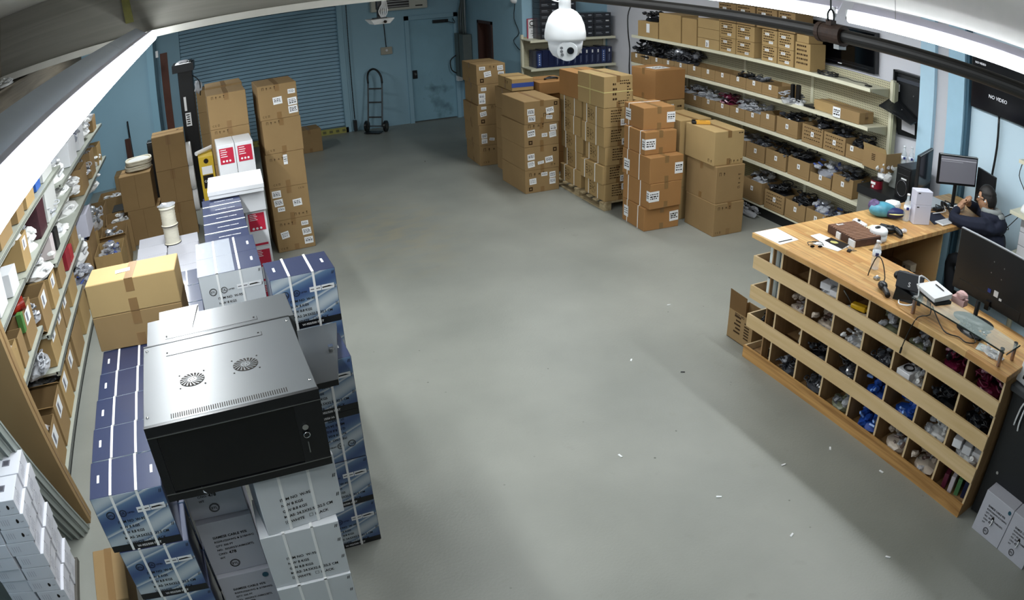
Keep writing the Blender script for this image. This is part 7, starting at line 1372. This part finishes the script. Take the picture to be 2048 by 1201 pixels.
# small floor litter
for i, (x, y, mt, tx) in enumerate([(3.912-0.27, 4.99, LBL, 'white bottle cap on open floor beyond the counter'), (2.81, 4.30, LBL, 'torn paper scrap mid floor'), (2.10, 3.28, LBL, 'white scrap in the middle of near floor'), (2.425, 2.64, LBL, 'thin paper sliver right of centre near floor'), (2.595, 2.13, LBL, 'small white scrap near lower right floor'), (3.20, 10.95, BLK, 'dark crumb on the far aisle floor'), (2.97, 1.62, LBL, 'bent paper strip by near counter end'), (2.99, 2.68, LBL, 'pale sliver beside the shadow edge'), (3.395, 2.64, LBL, 'round white bit by the kickboard middle'), (3.53, 2.24, LBL, 'white disc against the kickboard'), (3.07, 3.96, BLK, 'dark sliver right of the aisle centre')]):
    a_ = i*0.9; T = Matrix.Translation((x, y, 0.0005)) @ Matrix.Rotation(a_, 4, 'Z')
    tag(MB().hexa([(-0.018, -0.005, 0), (0.016, -0.007, 0), (0.019, 0.004, 0), (-0.014, 0.007, 0)], [(-0.018, -0.005, 0.004), (0.016, -0.007, 0.006), (0.019, 0.004, 0.003), (-0.014, 0.007, 0.005)], mt, T).build('floor_scrap'), tx, 'litter')
# ---------------------------------------------------------------- seated person
SKIN = M('skin', '#b98d6e', 0.5, noise=0.04, scale=20); NAVYC = M('navy_hoodie', '#141a2e', 0.85, noise=0.15, scale=9, bump=0.4); PANTS = M('dark_trousers', '#22242a', 0.85); HAIRM = M('black_hair', '#17120f', 0.6, noise=0.3, scale=60)
def skin_mesh(verts, edges, radii, sub=1):
    me = bpy.data.meshes.new('sk'); me.from_pydata([tuple(v) for v in verts], edges, []); o = bpy.data.objects.new('sk', me); COL.objects.link(o)
    md = o.modifiers.new('s', 'SKIN'); md.use_smooth_shade = True
    for i, r in enumerate(radii):
        sv = me.skin_vertices[0].data[i]; sv.radius = (r, r) if not isinstance(r, tuple) else r; sv.use_root = (i == 0)
    if sub: o.modifiers.new('u', 'SUBSURF').levels = sub
    dg = bpy.context.evaluated_depsgraph_get(); dg.update(); out = bpy.data.meshes.new_from_object(o.evaluated_get(dg)); bpy.data.objects.remove(o); return out
def remesh(parts, vox, name):
    b = bmesh.new()
    for p_ in parts: b.from_mesh(p_)
    me = bpy.data.meshes.new(name); b.to_mesh(me); b.free(); o = bpy.data.objects.new(name, me); COL.objects.link(o)
    md = o.modifiers.new('r', 'REMESH'); md.mode = 'VOXEL'; md.voxel_size = vox; md.use_smooth_shade = True
    sm = o.modifiers.new('m', 'SMOOTH'); sm.factor = 0.5; sm.iterations = 2
    dg = bpy.context.evaluated_depsgraph_get(); dg.update(); out = bpy.data.meshes.new_from_object(o.evaluated_get(dg)); bpy.data.objects.remove(o); return out
HM = Matrix.Translation((5.865, 3.165, 1.315)) @ Matrix.Rotation(0.22, 4, 'Z') @ Matrix.Rotation(-0.12, 4, 'X')
def g2(x, z, cx, cz, s): return math.exp(-((x-cx)**2+(z-cz)**2)/(2*s*s))
def head_co(v):
    x, y, z = v.x*0.078, v.y*0.098, v.z*0.122
    if z < 0: k = 1-0.35*(-z/0.122)**1.3; x *= k; y = y*(1-0.18*(-z/0.122)) if y < 0 else y*(1-0.04*(-z/0.122))
    if y > 0.03:
        y += 0.030*g2(x, z, 0, -0.012, 0.010)+0.012*g2(x, z, 0, 0.008, 0.009)        # nose
        y += 0.010*g2(x, z, 0, -0.052, 0.016)+0.010*g2(x, z, 0, -0.095, 0.018)        # lips, chin
        y -= 0.010*(g2(x, z, 0.032, 0.018, 0.013)+g2(x, z, -0.032, 0.018, 0.013)); y += 0.006*(g2(x, z, 0.03, 0.042, 0.012)+g2(x, z, -0.03, 0.042, 0.012))
        y -= 0.005*g2(x, z, 0, -0.062, 0.006)
    return Vector((x, y, z))
b = bmesh.new(); bmesh.ops.create_icosphere(b, subdivisions=5, radius=1)
for v in b.verts: v.co = HM @ head_co(v.co)
headm = bpy.data.meshes.new('head'); b.to_mesh(headm); b.free()
earm = []
for s in (-1, 1):
    e = MB().blob((s*0.079, -0.008, -0.002), 0.026, None, 1, 3, 0.0, T=HM, sc=(0.35, 0.7, 1.15), smooth=True); earm.append(e.mesh('ear'))
P = [(5.87, 3.03, 0.72), (5.87, 3.03, 0.90), (5.87, 3.05, 1.06), (5.87, 3.07, 1.16), (5.868, 3.11, 1.22),      # 0 pelvis .. 4 neck
     (5.70, 3.08, 1.13), (5.55, 3.39, 1.105), (5.725, 3.40, 1.185),                                              # 5-7 left shoulder, elbow, wrist
     (6.04, 3.08, 1.13), (6.12, 3.42, 1.11), (5.90, 3.43, 1.20),                                                 # 8-10 right
     (5.77, 3.08, 0.70), (5.74, 3.44, 0.68), (5.74, 3.36, 0.28), (5.73, 3.50, 0.24),                             # 11-14 left leg
     (5.97, 3.08, 0.70), (6.00, 3.44, 0.68), (6.00, 3.36, 0.28), (6.01, 3.50, 0.24)]                             # 15-18 right leg
E_ = [(0, 1), (1, 2), (2, 3), (3, 4), (3, 5), (5, 6), (6, 7), (3, 8), (8, 9), (9, 10), (0, 11), (11, 12), (12, 13), (13, 14), (0, 15), (15, 16), (16, 17), (17, 18)]
RR = [0.13, 0.13, 0.135, 0.10, 0.055, 0.058, 0.042, 0.028, 0.058, 0.042, 0.028, 0.08, 0.058, 0.042, 0.035, 0.08, 0.058, 0.042, 0.035]
handparts = []
def hand(wi, f, n):
    f = Vector(f).normalized(); n = (Vector(n)-f*Vector(n).dot(f)).normalized(); s = f.cross(n); w0 = Vector(P[wi])
    V = [w0.lerp(Vector(P[wi-1]), 0.3), w0+f*0.02, w0+f*0.07]; Ed = [(0, 1), (1, 2)]; Rd = [0.040, (0.036), (0.031)]
    for i in range(4):
        L_ = [0.9, 1.0, 0.95, 0.8][i]; o = len(V); b0 = w0+f*0.075+s*(i-1.5)*0.019
        V += [b0, b0+(f*0.028+n*0.010)*L_, b0+(f*0.028+n*0.034)*L_, b0+(f*0.008+n*0.040)*L_]; Ed += [(2, o), (o, o+1), (o+1, o+2), (o+2, o+3)]; Rd += [0.011, 0.0098, 0.009, 0.008]
    o = len(V); V += [w0+f*0.03-s*0.028+n*0.008, w0+f*0.055-s*0.036+n*0.020, w0+f*0.078-s*0.030+n*0.030]; Ed += [(1, o), (o, o+1), (o+1, o+2)]; Rd += [0.013, 0.011, 0.0095]
    return skin_mesh(V, Ed, Rd, 1)
def biggest(me):
    b = bmesh.new(); b.from_mesh(me); seen = set(); best = []; keep = set()
    for v in b.verts:
        if v in seen: continue
        st_ = [v]; comp = []; seen.add(v)
        while st_:
            u = st_.pop(); comp.append(u)
            for e in u.link_edges:
                o2 = e.other_vert(u)
                if o2 not in seen: seen.add(o2); st_.append(o2)
        if len(comp) > 250: keep |= set(comp)
    bmesh.ops.delete(b, geom=[v for v in b.verts if v not in keep], context='VERTS'); b.to_mesh(me); b.free(); return me
body = biggest(remesh([skin_mesh(P, E_, RR, 1), headm]+earm+[hand(7, (0.55, -0.25, 0.62), (0.3, -1, 0.1)), hand(10, (-0.45, -0.35, 0.5), (-0.2, -1, 0.0))], 0.0055, 'body'))
pt = thing('person', 'seated person in navy hoodie and glasses, hands at mouth', 'person', (0, 0, 0))
bo = bpy.data.objects.new('body', body); COL.objects.link(bo); bo.parent = pt; body.materials.clear(); body.materials.append(SKIN)
# hoodie over torso and arms
HP = [(5.87, 3.03, 0.74), (5.87, 3.02, 0.90), (5.87, 3.04, 1.05), (5.868, 3.07, 1.155), (5.69, 3.08, 1.125), (5.62, 3.23, 1.10), (5.545, 3.385, 1.108), (5.71, 3.40, 1.178), (6.05, 3.08, 1.125), (6.12, 3.25, 1.10), (6.125, 3.42, 1.115), (5.92, 3.43, 1.19)]
HE = [(0, 1), (1, 2), (2, 3), (3, 4), (4, 5), (5, 6), (6, 7), (3, 8), (8, 9), (9, 10), (10, 11)]
HR = [0.165, 0.168, 0.170, 0.115, 0.085, 0.072, 0.062, 0.044, 0.085, 0.072, 0.062, 0.044]
hm = MB().tube([(5.80, 3.16, 1.185), (5.775, 3.05, 1.20), (5.86, 2.97, 1.19), (5.96, 3.03, 1.20), (5.935, 3.15, 1.185)], 0.042, None, 10).blob((5.865, 2.955, 1.135), 0.085, None, 3, 3, 0.03, sc=(1.15, 0.7, 0.9), smooth=True).mesh('hood')
cloth = remesh([skin_mesh(HP, HE, HR, 1), hm], 0.010, 'hoodie'); cloth.materials.clear(); cloth.materials.append(NAVYC)
co = bpy.data.objects.new('hoodie', cloth); COL.objects.link(co); co.parent = pt
MB().tube([(5.81, 3.17, 1.225), (5.79, 3.08, 1.238), (5.86, 3.00, 1.245), (5.94, 3.06, 1.238), (5.93, 3.15, 1.225)], 0.028, M('grey_hood_lining', '#8d9290', 0.8), 10).blob((5.87, 2.975, 1.215), 0.05, M('grey_hood_lining', '#8d9290', 0.8), 3, 2, 0.04, sc=(1.3, 0.8, 0.7), smooth=True).build('hood_lining', pt)
TP = [(5.87, 3.03, 0.74), (5.77, 3.10, 0.71), (5.74, 3.44, 0.69), (5.74, 3.36, 0.32), (5.97, 3.10, 0.71), (6.00, 3.44, 0.69), (6.00, 3.36, 0.32)]
tr = skin_mesh(TP, [(0, 1), (1, 2), (2, 3), (0, 4), (4, 5), (5, 6)], [0.15, 0.10, 0.075, 0.058, 0.10, 0.075, 0.058], 1); tr.materials.clear(); tr.materials.append(PANTS)
to = bpy.data.objects.new('trousers', tr); COL.objects.link(to); to.parent = pt
for s in (5.735, 6.005): MB().blob((s, 3.46, 0.245), 0.05, BLK, 2, 3, 0.0, sc=(0.9, 2.3, 0.8), smooth=True).build('shoe', pt)
b = bmesh.new(); bmesh.ops.create_icosphere(b, subdivisions=5, radius=1); R = random.Random(2)
for v in b.verts:
    c_ = head_co(v.co); k = 1.075+R.uniform(-0.006, 0.012)
    if c_.z > 0.05: k += 0.05
    v.co = Vector((c_.x*k, c_.y*k-0.003, c_.z*(k+0.02)+0.002))
dele = [v for v in b.verts if (v.co.y > 0.045 and v.co.z < 0.075) or (v.co.z < -0.055) or (v.co.y > 0.022 and v.co.z < 0.03) or (v.co.z < 0.0 and v.co.y > -0.03)]
bmesh.ops.delete(b, geom=dele, context='VERTS')
for f_ in b.faces: f_.smooth = True
bmesh.ops.solidify(b, geom=list(b.faces), thickness=0.008)
hmb = MB(); hmb._add(b, HM, HAIRM); hmb.build('hair', pt)
gl = MB()
for s in (-1, 1):
    gl.tube([(s*0.034+0.022*math.cos(a_), 0.108, 0.016+0.016*math.sin(a_)) for a_ in [2*PI*j/12 for j in range(12)]], 0.0028, BLK, 6, T=HM, closed=True)
    gl.tube([(s*0.056, 0.106, 0.02), (s*0.078, 0.06, 0.02), (s*0.084, 0.0, 0.014)], 0.0028, BLK, 6, T=HM)
gl.tube([(-0.012, 0.108, 0.018), (0, 0.114, 0.022), (0.012, 0.108, 0.018)], 0.0025, BLK, 6, T=HM); gl.build('glasses', pt)
for s in (-1, 1): MB().blob((s*0.032, 0.082, 0.016), 0.011, LBL, 1, 2, 0, T=HM, smooth=True).blob((s*0.032, 0.091, 0.016), 0.005, INK, 1, 2, 0, T=HM, smooth=True).build('eye', pt)
MB().blob((-0.083, -0.006, 0.0), 0.011, M('bud_white', '#e2e4e6', 0.3), 1, 2, 0, T=HM, smooth=True).build('earphone', pt)
# stool
t = thing('office_stool', 'tall black swivel stool under the seated person', 'stool', (5.87, 3.05, 0))
MB().cyl((0, 0, 0.555), (0, 0, 0.595), 0.19, BLK, 28).build('seat', t); MB().cyl((0, 0, 0.06), (0, 0, 0.555), 0.025, STEEL, 14).build('column', t)
MB().tube([(0.2*math.cos(a_), 0.2*math.sin(a_)+0.1, 0.2) for a_ in [2*PI*j/14 for j in range(14)]], 0.012, CHROME, closed=True).build('foot_ring', t)
for k in range(5):
    a_ = 2*PI*k/5; MB().tube([(0, 0, 0.09), (0.26*math.cos(a_), 0.26*math.sin(a_), 0.055)], 0.018, BLK, 8, smooth=0).cyl((0.27*math.cos(a_), 0.27*math.sin(a_)-0.01, 0.03), (0.27*math.cos(a_), 0.27*math.sin(a_)+0.01, 0.03), 0.03, BLK, 14).build('leg', t)
